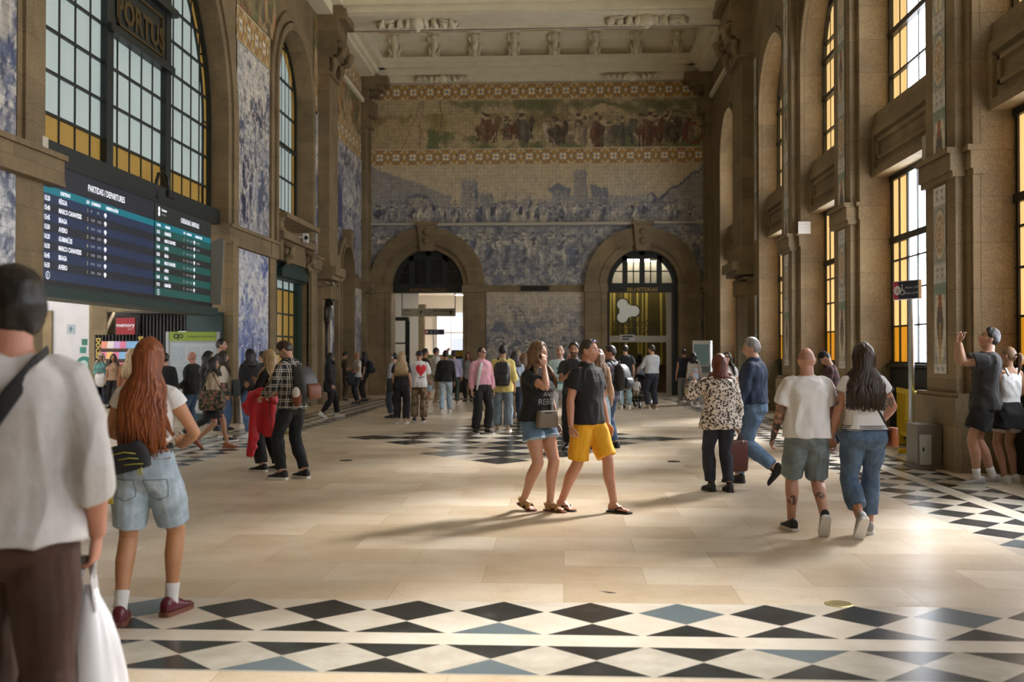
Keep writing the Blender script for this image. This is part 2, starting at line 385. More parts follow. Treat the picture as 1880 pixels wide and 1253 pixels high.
# back wall: door surrounds, impost band, keystones
t = MB()
for c, r in (DL, DR):
    arch_band(t, c, r+.006, r+.18, ZI0, WB, -.12, .1); arch_band(t, c, r+.18, r+.86, ZI0, WB, -.2, .1); arch_band(t, c, r+.24, r+.30, ZI0, WB, -.24, .1)
    for s in (-1, 1):
        u0, u1 = sorted((c+s*(r+.006), c+s*(r+.86)))
        wbox(t, WB, u0, u1, -.2, .1, 0, 3.98); wbox(t, WB, u0-.03, u1+.03, -.26, .1, 3.98, 4.26); wbox(t, WB, u0, u1, -.26, .1, 0, 1.15)
        ui = c+s*(r+.16); wbox(t, WB, min(ui,ui+s*.06), max(ui,ui+s*.06), -.23, .1, .3, 3.9)
    t.prism([(c-.26, ZI0+r-.06), (c+.26, ZI0+r-.06), (c+.36, ZI0+r+.98), (c-.36, ZI0+r+.98)], -.32, .1, lambda p, d, q: WB(p, d, q))
    t.prism([(c-.4, ZI0+r+.92), (c+.4, ZI0+r+.92), (c+.44, ZI0+r+1.05), (c-.44, ZI0+r+1.05)], -.38, .1, lambda p, d, q: WB(p, d, q))
    for z in (ZI0+r+.3, ZI0+r+.66): t.ell(WB(c, -.32, z), (.14,.1,.14))
for u0, u1 in ((-7.7, DL[0]-DL[1]-.86), (DL[0]+DL[1]+.86, DR[0]-DR[1]-.86), (DR[0]+DR[1]+.86, 5.6)):
    wbox(t, WB, u0, u1, -.08, .1, 4.0, 4.26)
    wbox(t, WB, u0, u1, -.05, .1, 0, .85)
trim(6, t)
# niche door surround on the left end bay
t = MB()
arch_band(t, c3, r3+.006, r3+.35, zs3, WL, -.16, .05, zleg=0); arch_band(t, c3, r3+.02, r3+.1, zs3, WL, -.22, .05, zleg=0)
for s in (-1, 1):
    u0, u1 = sorted((c3+s*(r3-.02), c3+s*(r3+.42)))
    for z0, z1, p in ((4.1,4.2,.26), (4.2,4.4,.22), (4.4,4.48,.3)): wbox(t, WL, u0, u1, -p, .05, z0, z1)
    wbox(t, WL, u0, u1, -.24, .05, 0, 1.1)
t.prism([(c3-.16, zs3+r3-.05), (c3+.16, zs3+r3-.05), (c3+.24, zs3+r3+.6), (c3-.24, zs3+r3+.6)], -.34, .05, lambda p, d, q: WL(p, d, q))
t.ell(WL(c3, -.3, zs3+r3+.35), (.12,.14,.16)); t.ell(WL(c3, -.26, zs3+r3+.12), (.1,.16,.1))
trim(7, t)
# ------------------------------------------------------------------ ceiling
t = MB(); t.box(-8.6, 6.6, -9.4, 39.3, 14.0, 14.2); struct(t.build('ceiling', PLASTER))
def beam(n, y0, y1):
    t = MB(); X0, X1 = XL-.1, XR+.1
    for a, b, z0, z1 in ((y0+.15, y1-.1, 12.42, 14), (y0, y0+.5, 12.62, 14), (y0-.18, y0+.4, 12.95, 14), (y0-.34, y0+.2, 13.25, 14), (y1-.3, y1, 12.42, 12.62), (y1-.1, y1+.12, 12.5, 14), (y0+.3, y0+.42, 12.36, 12.5), (y1-.45, y1-.36, 12.36, 12.5)):
        t.box(X0, X1, a, b, z0, z1)
    return struct(t.build('trim_%d' % n, PLASTER))
beam(8, 30.95, 33.1); beam(9, 17.5, 19.6)
# cornice over the back mural, cove and side cornices
t = MB()
for y0, z0, z1 in ((38.3, 12.15, 12.4), (38.15, 12.4, 12.62), (37.9, 12.62, 12.78), (37.75, 12.78, 12.98)): t.box(XL, XR, y0, 38.55, z0, z1)
t.box(XL, XR, 37.75, 38.6, 13.85, 14.0)
t.prism([(38.2, 12.98), (38.0, 13.3), (37.9, 13.6), (37.6, 13.86), (38.6, 13.9), (38.6, 12.98)], XL, XR, lambda p, d, q: (d, p, q))
for s, x in ((1, XL), (-1, XR)):
    for p, z0, z1 in ((.12,11.25,11.4), (.5,12.25,12.4), (.62,12.4,12.62), (.85,12.62,12.95), (.6,12.95,14)):
        t.box(min(x, x+s*p), max(x, x+s*p), 33.0, 38.5, z0, z1)
for y0, y1 in ((-9, 17.6), (19.5, 31.0)):
    for s, x in ((1, XL), (-1, XR)):
        for p, z0, z1 in ((.5,12.3,12.6), (.8,12.6,13.0), (1.0,13.0,13.3)): t.box(min(x, x+s*p), max(x, x+s*p), y0, y1, z0, z1)
struct(t.build('trim_10', PLASTER))
# brackets in the cove (counted: eight), each a carved console
bk = MB(); W = lambda x, y, z: (x, y, z)
bk.tube([(0,-.12,.42), (0,-.3,.3), (0,-.2,.05), (0,-.14,-.22), (0,-.24,-.44)], [(.1,.17),(.12,.19),(.08,.14),(.08,.13),(.1,.1)], 12, ref=(0,1,0))
for s in (-1, 1):
    bk.tube([(s*.17,-.05,.45), (s*.2,-.3,.38), (s*.19,-.3,.18), (s*.15,-.2,.1)], [.05,.06,.05,.03], 8)
    bk.tube([(s*.14,-.05,.1), (s*.2,-.14,-.12), (s*.14,-.24,-.3), (s*.2,-.2,-.42)], [.05,.06,.05,.03], 8)
bk.box(-.26,.26,-.38,.1,.44,.54); bk.ell((0,-.3,-.05), (.09,.08,.13)); bk.ell((0,-.34,.32), (.1,.08,.1))
b0 = None
for i, px in enumerate((726, 798, 872, 944, 1018, 1092, 1168, 1242)):
    p = at_y(px, 92, 37.95)
    if b0 is None: b0 = bk.build('ceiling_bracket', PLASTER, None, True); o = b0
    else: o = b0.copy(); COL.objects.link(o)
    o.location = (p.x, 37.98, 13.4)
    tag(o, 'carved plaster scroll bracket in the ceiling cove above the back wall', 'bracket', 'plaster brackets along the cove')
# stucco cartouches on the beam and above the cornice
ct = MB()
for k in range(-4, 5):
    a = k*.17; h = .2-.02*abs(k)
    ct.tube([(a*2.0, .1, 0), (a*2.2+.06*math.copysign(1, k), .02, .07), (a*2.3+.12*math.copysign(1, k), -.06, .02), (a*2.25, -.12, .04)], [.05,.07,.06,.03], 8)
    ct.ell((a*2.1, .0, .02), (.13, h*.8, .07))
ct.ell((0,0,.03), (.34,.2,.1)); ct.ell((0,-.02,.08), (.16,.12,.08))
for s in (-1, 1): ct.prism([(s*.95,-.16),(s*1.55,-.02),(s*1.55,.05),(s*.95,.16)], 0, .05, lambda p, d, q: (p, q, d))
M180 = Matrix.Rotation(PI, 3, 'X')
ct.v = [tuple(M180 @ Vector((v[0]*.78, v[1]*1.5, v[2]*2.2))) for v in ct.v]
c0 = ct.build('ceiling_cartouche', PLASTER, None, True); p = at_y(765, 40, 31.9); c0.location = (p.x, 32.0, 12.4)
tag(c0, 'scrolled plaster cartouche under the ceiling beam, above the left doorway', 'ornament', 'ceiling cartouches')
c1o = c0.copy(); COL.objects.link(c1o); p = at_y(1188, 40, 31.9); c1o.location = (p.x, 32.0, 12.4)
tag(c1o, 'scrolled plaster cartouche under the ceiling beam, above the right doorway', 'ornament', 'ceiling cartouches')
for px, lab in ((812, 'left'), (1160, 'right')):
    o = c0.copy(); COL.objects.link(o); p = at_y(px, 148, 38.0); o.location = (p.x, 38.2, 12.22); o.rotation_euler = (-PI/2, 0, 0); o.scale = (.8, .6, .6)
    tag(o, 'small plaster leaf ornament above the border tiles, on the %s half of the back wall' % lab, 'ornament', 'cornice ornaments')
lamp = MB(); lamp.box(-.55, .55, -.06, .06, 0, .06)
LMP = mat('amber strip panel', (.42,.24,.06), .5)
for px, lab in ((722, 'leftmost'), (984, 'middle'), (1243, 'rightmost')):
    p = at_y(px, 56, 33.2); o = lamp.build('ceiling_panel', LMP); o.location = (p.x, 33.26, 12.46)
    tag(o, 'amber strip panel behind the plaster beam, %s of the three' % lab, 'panel', 'amber strips on the beam')
# ------------------------------------------------------------------ painted tile murals (generic scenes painted tile by tile)
def vnoise(X, Z, sc, rs):
    x = X*sc; z = Z*sc; xi = np.floor(x).astype(int); zi = np.floor(z).astype(int); fx = x-xi; fz = z-zi
    fx = fx*fx*(3-2*fx); fz = fz*fz*(3-2*fz); T = rs.random((97, 97))
    g = lambda a, b: T[a % 97, b % 97]
    return (g(xi, zi)*(1-fx)+g(xi+1, zi)*fx)*(1-fz)+(g(xi, zi+1)*(1-fx)+g(xi+1, zi+1)*fx)*fz
def fbm(X, Z, sc, rs, o=5, g=.55):
    a = 1; s = 0; t = 0
    for k in range(o): s = s+a*vnoise(X+k*7.3, Z+k*3.1, sc*2**k, rs); t += a; a *= g
    return s/t
ss = lambda a, b, x: np.clip((x-a)/(b-a), 0, 1)**2*(3-2*np.clip((x-a)/(b-a), 0, 1))
class Paint:
    def __init__(s, w, h, res, seed):
        s.w, s.h = w, h; s.nx = max(2, int(w/res)); s.nz = max(2, int(h/res)); s.rs = np.random.RandomState(seed)
        s.X, s.Z = np.meshgrid(np.linspace(0, w, s.nx), np.linspace(0, h, s.nz))
        s.c = np.ones((s.nz, s.nx, 3))
    def fill(s, c): s.c[:] = c
    def blend(s, m, c): m = np.clip(m, 0, 1)[..., None]; s.c = s.c*(1-m)+np.array(c)*m
    def rect(s, x0, x1, z0, z1, c, a=1): s.blend(((s.X > x0)*(s.X < x1)*(s.Z > z0)*(s.Z < z1))*a, c)
    def poly(s, f, c, a=1): s.blend(f(s.X, s.Z)*a, c)
    def ell(s, x, z, a, b, c, k=1, soft=.25):
        d = ((s.X-x)/a)**2+((s.Z-z)/b)**2; s.blend((1-ss(1-soft, 1+soft, d))*k, c)
    def noise(s, sc, o=5, g=.55): return fbm(s.X, s.Z, sc, s.rs, o, g)
    def crowd(s, n, x0, x1, z0, z1, hh, cols, horse=.12):
        P = sorted([(s.rs.uniform(z0, z1), s.rs.uniform(x0, x1)) for _ in range(n)], reverse=True)
        for z, x in P:
            h = hh*s.rs.uniform(.8, 1.2)*(1.15-.4*(z-z0)/max(.01, z1-z0)); c = np.array(cols[s.rs.randint(len(cols))]); d = c*.45
            if s.rs.rand() < horse:
                s.ell(x, z+h*.45, h*.42, h*.2, c); s.ell(x+h*.38, z+h*.68, h*.12, h*.2, c)
                for q in (-.3, -.2, .25, .33): s.rect(x+q*h-.02*h, x+q*h+.03*h, z, z+h*.4, d)
            s.ell(x, z+h*.38, h*.16, h*.4, c, .95); s.ell(x+h*.06, z+h*.34, h*.06, h*.34, d, .6)
            s.ell(x-h*.08, z+h*.5, h*.05, h*.2, np.minimum(1, c*1.7), .5)
            s.ell(x, z+h*.86, h*.075, h*.095, np.array(cols[0])*1.0+.0, 1); s.ell(x, z+h*.93, h*.08, h*.05, d, .9)
    def warp(s, a=.07, sc=3.5):
        dx = (fbm(s.X, s.Z, sc, s.rs, 3)-.5)*2*a; dz = (fbm(s.X+9, s.Z, sc, s.rs, 3)-.5)*2*a
        i = np.clip(np.round((s.X+dx)/s.w*(s.nx-1)).astype(int), 0, s.nx-1); j = np.clip(np.round((s.Z+dz)/s.h*(s.nz-1)).astype(int), 0, s.nz-1); s.c = s.c[j, i]
    def grain(s, a=.25, w=.1):
        s.warp(w, 3.0); s.warp(w*.5, 9)
        n = s.noise(9, 3, .7); s.c *= (1+a*(n-.5)*2)[..., None]
    def mesh(s, name, M, material):
        X = s.X.ravel(); Z = s.Z.ravel()
        v = [M(float(x), float(z)) for x, z in zip(X, Z)]; nx = s.nx
        f = [(j*nx+i, j*nx+i+1, (j+1)*nx+i+1, (j+1)*nx+i) for j in range(s.nz-1) for i in range(nx-1)]
        me = bpy.data.meshes.new(name); me.from_pydata(v, [], f); me.materials.append(material)
        a = me.color_attributes.new('Col', 'FLOAT_COLOR', 'POINT')
        c = np.ones((len(v), 4), dtype=np.float32); c[:, :3] = np.clip(s.c.reshape(-1, 3), 0, 1); a.data.foreach_set('color', c.ravel()); me.update()
        return link(name, me)
TILE_B = vc_mat('glazed tile back', .28, .14, 0); TILE_S = vc_mat('glazed tile side', .28, .14, 1)
CREAM = (.72,.68,.60); BLUES = [(.60,.57,.52), (.045,.068,.150), (.10,.135,.235), (.23,.27,.36), (.028,.04,.10), (.40,.42,.45)]
MUTED = [(.58,.53,.43), (.13,.14,.18), (.19,.195,.23), (.30,.295,.30), (.085,.09,.125), (.44,.41,.36)]
def border(w, h, seed=1, cell=None):
    p = Paint(w, h, .022, seed); cell = cell or h
    u = (p.X/cell) % 1-.5; v = (p.Z/h) % 1-.5; r = np.hypot(u, v); a = np.arctan2(v, u)
    p.fill((.50,.30,.09))
    p.blend(1-ss(.0, .05, np.abs(np.abs(u)-np.abs(v))-.02*np.cos(r*12)), (.74,.68,.55))
    p.blend((1-ss(.16, .22, r*(1+.35*np.cos(4*a)))), (.78,.72,.58)); p.blend(1-ss(.05, .08, r), (.12,.14,.20))
    p.blend(1-ss(.02, .05, np.abs(r-.34-.05*np.cos(4*a))), (.20,.17,.16))
    p.blend((np.abs(v) > .46)*1.0, (.55,.50,.38)); p.blend((1-ss(.08, .12, np.hypot(np.abs(u)-.5, v))), (.70,.62,.46))
    p.blend((1-ss(.05, .09, np.hypot(u, np.abs(v)-.34))), (.55,.22,.05)); p.grain(.2, .012); return p
def blue_scene(w, h, seed, res=.03, dense=.5, cols=BLUES, sky=CREAM, figs=True):
    p = Paint(w, h, res, seed); p.fill(sky); n = p.noise(.9, 6, .65); n2 = p.noise(3.6, 5, .7); zz = p.Z/h
    p.blend(ss(.45, .7, n)*.45, cols[3])
    hill = .38+.25*fbm(p.X, p.X*0+seed, .5, p.rs, 4); p.blend((zz < hill)*.6*ss(.2, .6, n2), cols[2])
    for k in range(int(7*dense*w)):
        x = p.rs.uniform(-.1*w, 1.1*w); z = h*p.rs.uniform(.12, .95)
        cc = cols[p.rs.choice([1, 2, 4])]
        for j in range(34):
            q = p.rs.normal(0, .15*min(w, 2)); p.ell(x+q, z+p.rs.normal(0, .30), p.rs.uniform(.03, .12), p.rs.uniform(.03, .13), cc if p.rs.rand() < .8 else cols[3], .7, .7)
        p.poly(lambda X, Z: (np.abs(X-x-.06*np.sin(Z*5)) < .03)*(Z < z)*(Z > z-1.1), cols[1], .6)
    p.blend(ss(.56, .72, n2)*.75, cols[1]); p.blend(ss(.57, .68, p.noise(8, 4, .75))*.6, cols[4]); p.blend(ss(.54, .66, p.noise(7, 4, .75))*.7, sky)
    if figs: p.crowd(int(5*w*dense)+2, 0, w, .02*h, .3*h, min(1.3, .2*h), cols, 0)
    p.grain(.25); return p
def colour_scene(w, h, seed, res=.03):
    p = Paint(w, h, res, seed); p.fill((.42,.30,.15)); n = p.noise(.9, 5); n2 = p.noise(3, 4, .6)
    p.blend(ss(.45, .65, n), (.16,.17,.07)); p.blend(ss(.55, .7, n2), (.30,.12,.04)); p.blend(ss(.6, .7, p.noise(2, 5))*.8, (.06,.05,.03)); p.blend(ss(.6, .75, p.noise(1.3, 5))*.7, (.55,.42,.24))
    p.crowd(int(4*w), 0, w, 0, .5*h, .4*h, [(.6,.45,.3), (.35,.1,.04), (.12,.10,.06), (.5,.35,.15), (.1,.12,.09)], 0); p.grain(.3); return p
def backm(name, p, u0, z0, label, v=-.03):
    return tag(p.mesh(name, lambda x, z: (u0+x, YB+v, z0+z), TILE_B), label, 'mural' if 'mural' in name else 'tile border')
U0, U1 = -7.5, 5.36
for i, (z0, z1) in enumerate(((11.47, 12.13), (8.93, 9.58))):
    backm('tile_border', border(U1-U0, z1-z0), U0, z0, 'ornamental orange and white tile border %s the coloured mural on the end wall' % ('just above' if i == 0 else 'just below'))
# coloured mural: country road on the left, a market crowd with carts on the right
w, h = U1-U0, 11.47-9.58
p = Paint(w, h, .022, 5); p.fill((.46,.36,.20)); n = p.noise(.8, 5); X, Z = p.X, p.Z
p.blend(ss(.55, 1.0, Z/h)*.5, (.52,.43,.27)); p.blend(ss(.5, .68, n)*(Z < h*.7), (.30,.22,.10)); p.blend((Z < h*(.28+.16*np.sin(X*.7+.6)))*(X > 2.2)*ss(.35, .6, p.noise(2)), (.16,.17,.07))
p.poly(lambda X, Z: (np.abs(X-2.0-(Z-h)*.25) < .12+.5*(1-Z/h))*(Z < h*.75), (.50,.38,.22), .7)
for q in (-.25, .3): p.poly(lambda X, Z: (np.abs(X-2.0-(Z-h)*.25-q*(1.1-Z/h)) < .03), (.26,.17,.09), .6)
p.poly(lambda X, Z: np.abs(X-2.75) < .025, (.14,.10,.06), (Z > h*.42)*.9)
for k in range(60):
    x = p.rs.choice([p.rs.normal(5.0, .8), p.rs.normal(8.5, 1.2), p.rs.normal(11, .9), p.rs.normal(6.6, .6)])
    p.ell(x, h*p.rs.uniform(.72, .98), p.rs.uniform(.15, .4), p.rs.uniform(.1, .22), [(.12,.13,.06), (.17,.17,.08), (.22,.2,.1)][p.rs.randint(3)], .6, .7)
mk = [(.52,.40,.25), (.17,.075,.05), (.10,.075,.05), (.30,.24,.17), (.13,.12,.09), (.20,.10,.055), (.48,.38,.27)]
p.crowd(60, 4.4, 12.4, .05*h, .32*h, .95, mk, .25)
p.rect(8.6, 9.5, h*.42, h*.80, (.55,.42,.24)); p.ell(9.05, h*.80, .46, .16, (.55,.42,.24)); p.rect(8.5, 9.6, h*.36, h*.43, (.14,.08,.05))
p.crowd(14, 4.6, 12.2, .0*h, .12*h, 1.0, mk, .2)
for x in (12.45,):
    d = np.hypot(X-x, Z-h*.27); p.blend(1-ss(.03, .05, np.abs(d-.36)), (.26,.06,.04)); a = np.arctan2(Z-h*.27, X-x); p.blend((d < .36)*(np.abs(np.sin(a*5)) < .18)*.9, (.26,.06,.04))
p.blend(ss(.52,.64,p.noise(3.4,5,.7))*.5*(X>4),(.20,.17,.09)); p.grain(.3, .09); backm('tile_mural', p, U0, 9.58, 'brown and green painted tile mural of a country crowd between two borders')
# long blue mural, upper half: a walled town under a pale sky, generic
w, h = U1-U0, 8.93-6.69
p = Paint(w, h, .022, 9); X, Z = p.X, p.Z; p.fill((.56,.46,.30)); n = p.noise(.55, 5)
p.blend(ss(.45, .7, p.noise(.5, 4)*1.0)*.35, (.44,.40,.33)); p.blend((1-Z/h)*.35, (.5,.47,.40))
st = lambda X, Z, s: ((np.abs((X*s) % 1-.5) > .47)+(np.abs((Z*s*1.9) % 1-.5) > .45))*1.0
G1, G2, G3 = (.31,.30,.29), (.20,.21,.25), (.13,.14,.19)
p.poly(lambda X, Z: (X < 3.1-.0*Z)*(Z < h*.98-.36*X), G1, .85); p.poly(lambda X, Z: (X < 3.1)*(Z < h*.98-.36*X)*st(X, Z, 2.6), G2, .5)
p.poly(lambda X, Z: (np.hypot((X-1.9)/1.1, Z-.65) < .52)+((np.abs(X-1.9) < .57)*(Z < .65)), G3, .8); p.poly(lambda X, Z: (np.hypot((X-1.85)/1.1, Z-.62) < .40)+((np.abs(X-1.85) < .44)*(Z < .62)), (.46,.40,.31), .9)
for x0, x1, z, c in ((3.55,4.15,1.62,G1),(4.25,4.8,1.1,G1),(4.8,5.3,.7,G2),(7.0,7.75,1.36,G1),(7.9,8.4,1.98,G1),(8.5,9.2,1.35,G2),(7.2,9.2,.95,G1),(9.2,11.3,.95,G1)):
    p.rect(x0, x1, 0, z, c, .9); p.rect(x1-.16*(x1-x0), x1, 0, z, G3, .5)
    p.poly(lambda X, Z: (X > x0)*(X < x1)*(Z < z+.07)*(Z > z-.02)*(((X*6) % 1) < .55), c)
    for k in range(3): p.rect(x0+(x1-x0)*(.2+.22*k), x0+(x1-x0)*(.27+.22*k), z-.34, z-.2, G3, .8)
p.poly(lambda X, Z: (X > 6.9)*(X < 7.8)*(Z < 1.5-.3*np.abs(X-7.3))*(Z > 1.2), G2)
p.poly(lambda X, Z: (np.hypot(X-10.1, Z-.5) < .3), (.48,.42,.32)); p.poly(lambda X, Z: (X > 11.3)*(Z < (X-11.2)*.75+.9), G1, .9); p.poly(lambda X, Z: (X > 11.2)*(np.abs(Z-(X-11.2)*.75-.88) < .06), G3); p.poly(lambda X, Z: (X > 11.55)*(X < 11.9)*(Z < .95), G3, .7)
p.blend((Z < .75+.2*np.sin(X*1.3))*ss(.42, .6, p.noise(3))*.8, G2)
p.crowd(150, 0.2, w-.2, 0, .42, .5, MUTED, .1)
for k in range(26): x = p.rs.uniform(1, 10); p.poly(lambda X, Z: (np.abs(X-x-(Z-.5)*p.rs.uniform(-.3,.3)) < .012)*(Z < 1.1), G3, .8)
for x, z, s in ((4.05,1.0,.26), (6.2,.75,.18), (10.9,.85,.3)): p.ell(x, z, s*.7, s, G3, .9); p.ell(x-.06, z+.06, s*.3, s*.5, (.5,.46,.38), .8)
p.blend(ss(.5,.62,p.noise(4,4,.7))*(Z<.95)*.5,(.42,.40,.36)); p.grain(.28, .09); backm('tile_mural', p, U0, 6.69, 'long blue tile mural of towers, town walls and a crowd under pale sky')
# lower half of the long mural: figures at full height, stony ground
w, h = U1-U0, 6.6-4.26
def lower(w, h, seed, u0, figs):
    p = Paint(w, h, .022, seed); X, Z = p.X, p.Z; p.fill((.30,.29,.285)); p.blend(ss(.4, .62, p.noise(2.2, 5)), (.16,.17,.20)); p.blend(ss(.55, .68, p.noise(3.4, 4))*.8, (.46,.43,.36))
    p.blend((Z < .3*h)*ss(.42, .55, p.noise(6, 3))*.9, (.50,.47,.40)); p.blend((Z < .3*h)*ss(.5, .6, p.noise(7, 3))*.9, (.16,.17,.21))
    if figs: p.crowd(85, 0, w, .42*h, .6*h, .85, MUTED, .1); p.crowd(40, 0, w, .22*h, .42*h, 1.15, MUTED+[(.52,.48,.40)], .18)
    p.blend(ss(.5,.62,p.noise(3,5,.7))*.45,(.13,.15,.20)); p.blend(ss(.52,.64,p.noise(6,5,.7))*.5,(.48,.45,.38)); p.blend(ss(.5,.6,p.noise(8,4,.75))*.45,(.12,.14,.19)); p.grain(.35, .10); return p
p = lower(w, h, 14, U0, True)
X, Z = p.X+U0, p.Z+4.26
keep = np.ones_like(X, bool)
def holes(p, u0, z0, name, label):
    """leave out the tiles behind the stone door surrounds"""
    X, Z = (p.X+u0).ravel(), (p.Z+z0).ravel(); nx = p.nx
    ok = np.ones(len(X), bool)
    for c, r in (DL, DR): ok &= ~((np.hypot(X-c, Z-ZI0) < r+.8)*(Z >= ZI0-.01))
    v = [(float(x), YB-.03, float(z)) for x, z in zip(X, Z)]
    f = [(j*nx+i, j*nx+i+1, (j+1)*nx+i+1, (j+1)*nx+i) for j in range(p.nz-1) for i in range(nx-1) if ok[j*nx+i] and ok[(j+1)*nx+i+1]]
    me = bpy.data.meshes.new(name); me.from_pydata(v, [], f); me.materials.append(TILE_B); a = me.color_attributes.new('Col', 'FLOAT_COLOR', 'POINT')
    c = np.ones((len(v), 4), dtype=np.float32); c[:, :3] = np.clip(p.c.reshape(-1, 3), 0, 1); a.data.foreach_set('color', c.ravel())
    return tag(link(name, me), label, 'mural')
holes(p, U0, 4.26, 'tile_mural', 'blue tile mural of a standing crowd around and between the two end doorways')
def dado(u0, u1, z0, z1, seed, label):
    w, h = u1-u0, z1-z0; p = Paint(w, h, .016, seed); X, Z = p.X, p.Z; p.fill((.50,.43,.33)); p.blend(ss(.45, .68, p.noise(1.2, 5))*ss(1.0, .55, Z/h), (.30,.30,.32))
    p.blend(ss(.47, .62, p.noise(2.2, 5))*ss(1.02, .5, Z/h)*.95, (.16,.18,.24)); p.blend(ss(.55, .68, p.noise(3.6, 4))*.7, (.52,.47,.38)); p.blend(ss(.56, .68, p.noise(5, 4))*ss(1.0, .4, Z/h)*.8, (.10,.12,.17))
    if w > 2:
        for k in (0, .35): p.poly(lambda X, Z: (np.abs(X-.9-k-(2.6-Z)*.5) < .025)*(Z > 1.4)*(Z < 2.6), (.15,.15,.18))
        p.poly(lambda X, Z: (X > .9+(2.6-Z)*.5)*(X < 1.25+(2.6-Z)*.5)*(Z > 1.4)*(Z < 2.6)*((Z*9) % 1 < .3), (.15,.15,.18))
        p.crowd(26, .2, w, .1, .9, .8, MUTED, .2)
    p.blend(ss(.5,.62,p.noise(5,5,.7))*.5*ss(1.05,.6,Z/h),(.46,.42,.35)); p.blend(ss(.5,.6,p.noise(8,4,.75))*.55*ss(1.0,.5,Z/h),(.14,.16,.21)); p.grain(.35, .10); return backm('tile_mural', p, u0, z0, label)
dado(-3.0, .8, .85, 4.0, 21, 'grey blue battle scene tile mural between the two doorways of the end wall')
dado(-7.48, -7.52+.05+.02+.2, .85, 4.0, 22, 'narrow strip of grey blue tiles beside the left end doorway')
dado(5.27, 5.42, .85, 4.0, 23, 'narrow strip of grey blue tiles beside the right end doorway')
# left wall murals
def leftm(p, u0, z0, label, v=-.025, name='tile_mural'):
    return tag(p.mesh(name, lambda x, z: WL(u0+x, v, z0+z), TILE_S), label, 'mural' if 'mural' in name else 'tile border')
leftm(blue_scene(1.9, 8.6, 31, .035, .9, BLUES), 11.75, 4.6, 'deep blue tile panel above the stone ledge at the far left edge')
leftm(blue_scene(1.9, 3.2, 32, .03, .25, BLUES, (.74,.75,.76)), 11.75, .95, 'pale blue and white tile panel below the ledge at the far left edge')
leftm(blue_scene(2.6, 4.45, 33, .022, .5), 23.15, 4.6, 'tall blue tile panel with trees and rocks above the impost ledge, right of the board')
leftm(blue_scene(2.5, 3.2, 34, .02, .45, [(.74,.75,.76), (.06,.12,.38), (.14,.22,.48), (.34,.43,.62), (.03,.05,.22), (.5,.56,.66)], (.74,.75,.76)), 23.2, .92, 'blue and white tile panel below the ledge, right of the departure board')
leftm(border(2.7, .85, 3, .62), 23.1, 9.07, 'orange tile border between great window and small arched window', name='tile_border')
leftm(colour_scene(3.2, 2.2, 35), 23.1, 9.95, 'coloured rural tile panel above the border, left wall beside the great window')
leftm(blue_scene(.45, 4.6, 36, .03, .8), 30.5, 4.6, 'narrow blue tile strip beside the great pilaster, upper'); leftm(blue_scene(.42, 3.0, 37, .03, .6), 30.5, .9, 'narrow blue tile strip beside the great pilaster, under the ledge')
leftm(border(.4, .85, 4, .62), 30.45, 9.1, 'short piece of orange border beside the great pilaster', name='tile_border'); leftm(colour_scene(.6, 2.2, 38), 30.4, 9.95, 'sliver of coloured tiles beside the great pilaster')
p = blue_scene(5.5, 4.5, 39, .03, .75)
P0 = p
X, Z = (p.X+32.2), (p.Z+4.5)
p.blend(((X-32.2) < 2.2)*ss(.3, .55, p.noise(1.5, 4))*(Z > 6), (.05,.06,.16))
def leftholes(p, u0, z0, label):
    X, Z = (p.X+u0).ravel(), (p.Z+z0).ravel(); nx = p.nx; ok = ~((np.hypot(X-c3, Z-zs3) < r3+.3) | ((np.abs(X-c3) < r3+.3)*(Z < zs3)))
    v = [WL(float(x), -.025, float(z)) for x, z in zip(X, Z)]
    f = [(j*nx+i, j*nx+i+1, (j+1)*nx+i+1, (j+1)*nx+i) for j in range(p.nz-1) for i in range(nx-1) if ok[j*nx+i] and ok[(j+1)*nx+i+1]]
    me = bpy.data.meshes.new('tile_mural'); me.from_pydata(v, [], f); me.materials.append(TILE_S); a = me.color_attributes.new('Col', 'FLOAT_COLOR', 'POINT')
    c = np.ones((len(v), 4), dtype=np.float32); c[:, :3] = np.clip(p.c.reshape(-1, 3), 0, 1); a.data.foreach_set('color', c.ravel())
    return tag(link('tile_mural', me), label, 'mural')
leftholes(p, 32.2, 4.5, 'dark blue tile mural of the left end bay, above the niche door')
leftm(blue_scene(.95, 3.2, 40, .025, .5), 32.25, .85, 'blue tile strip between bronze statue and niche door')
leftm(blue_scene(1.75, 3.2, 41, .025, .5), 35.95, .85, 'blue tile strip between niche door and the end wall corner')
leftm(border(5.4, .85, 5, .62), 32.2, 9.02, 'orange tile border of the left end bay, under coloured tiles', name='tile_border')
leftm(colour_scene(5.4, 1.5, 42), 32.2, 9.88, 'coloured tile panel of the left end bay, between its two borders')
leftm(border(5.4, .85, 6, .62), 32.2, 11.38, 'topmost orange tile border of the left end bay, under the cornice', name='tile_border')
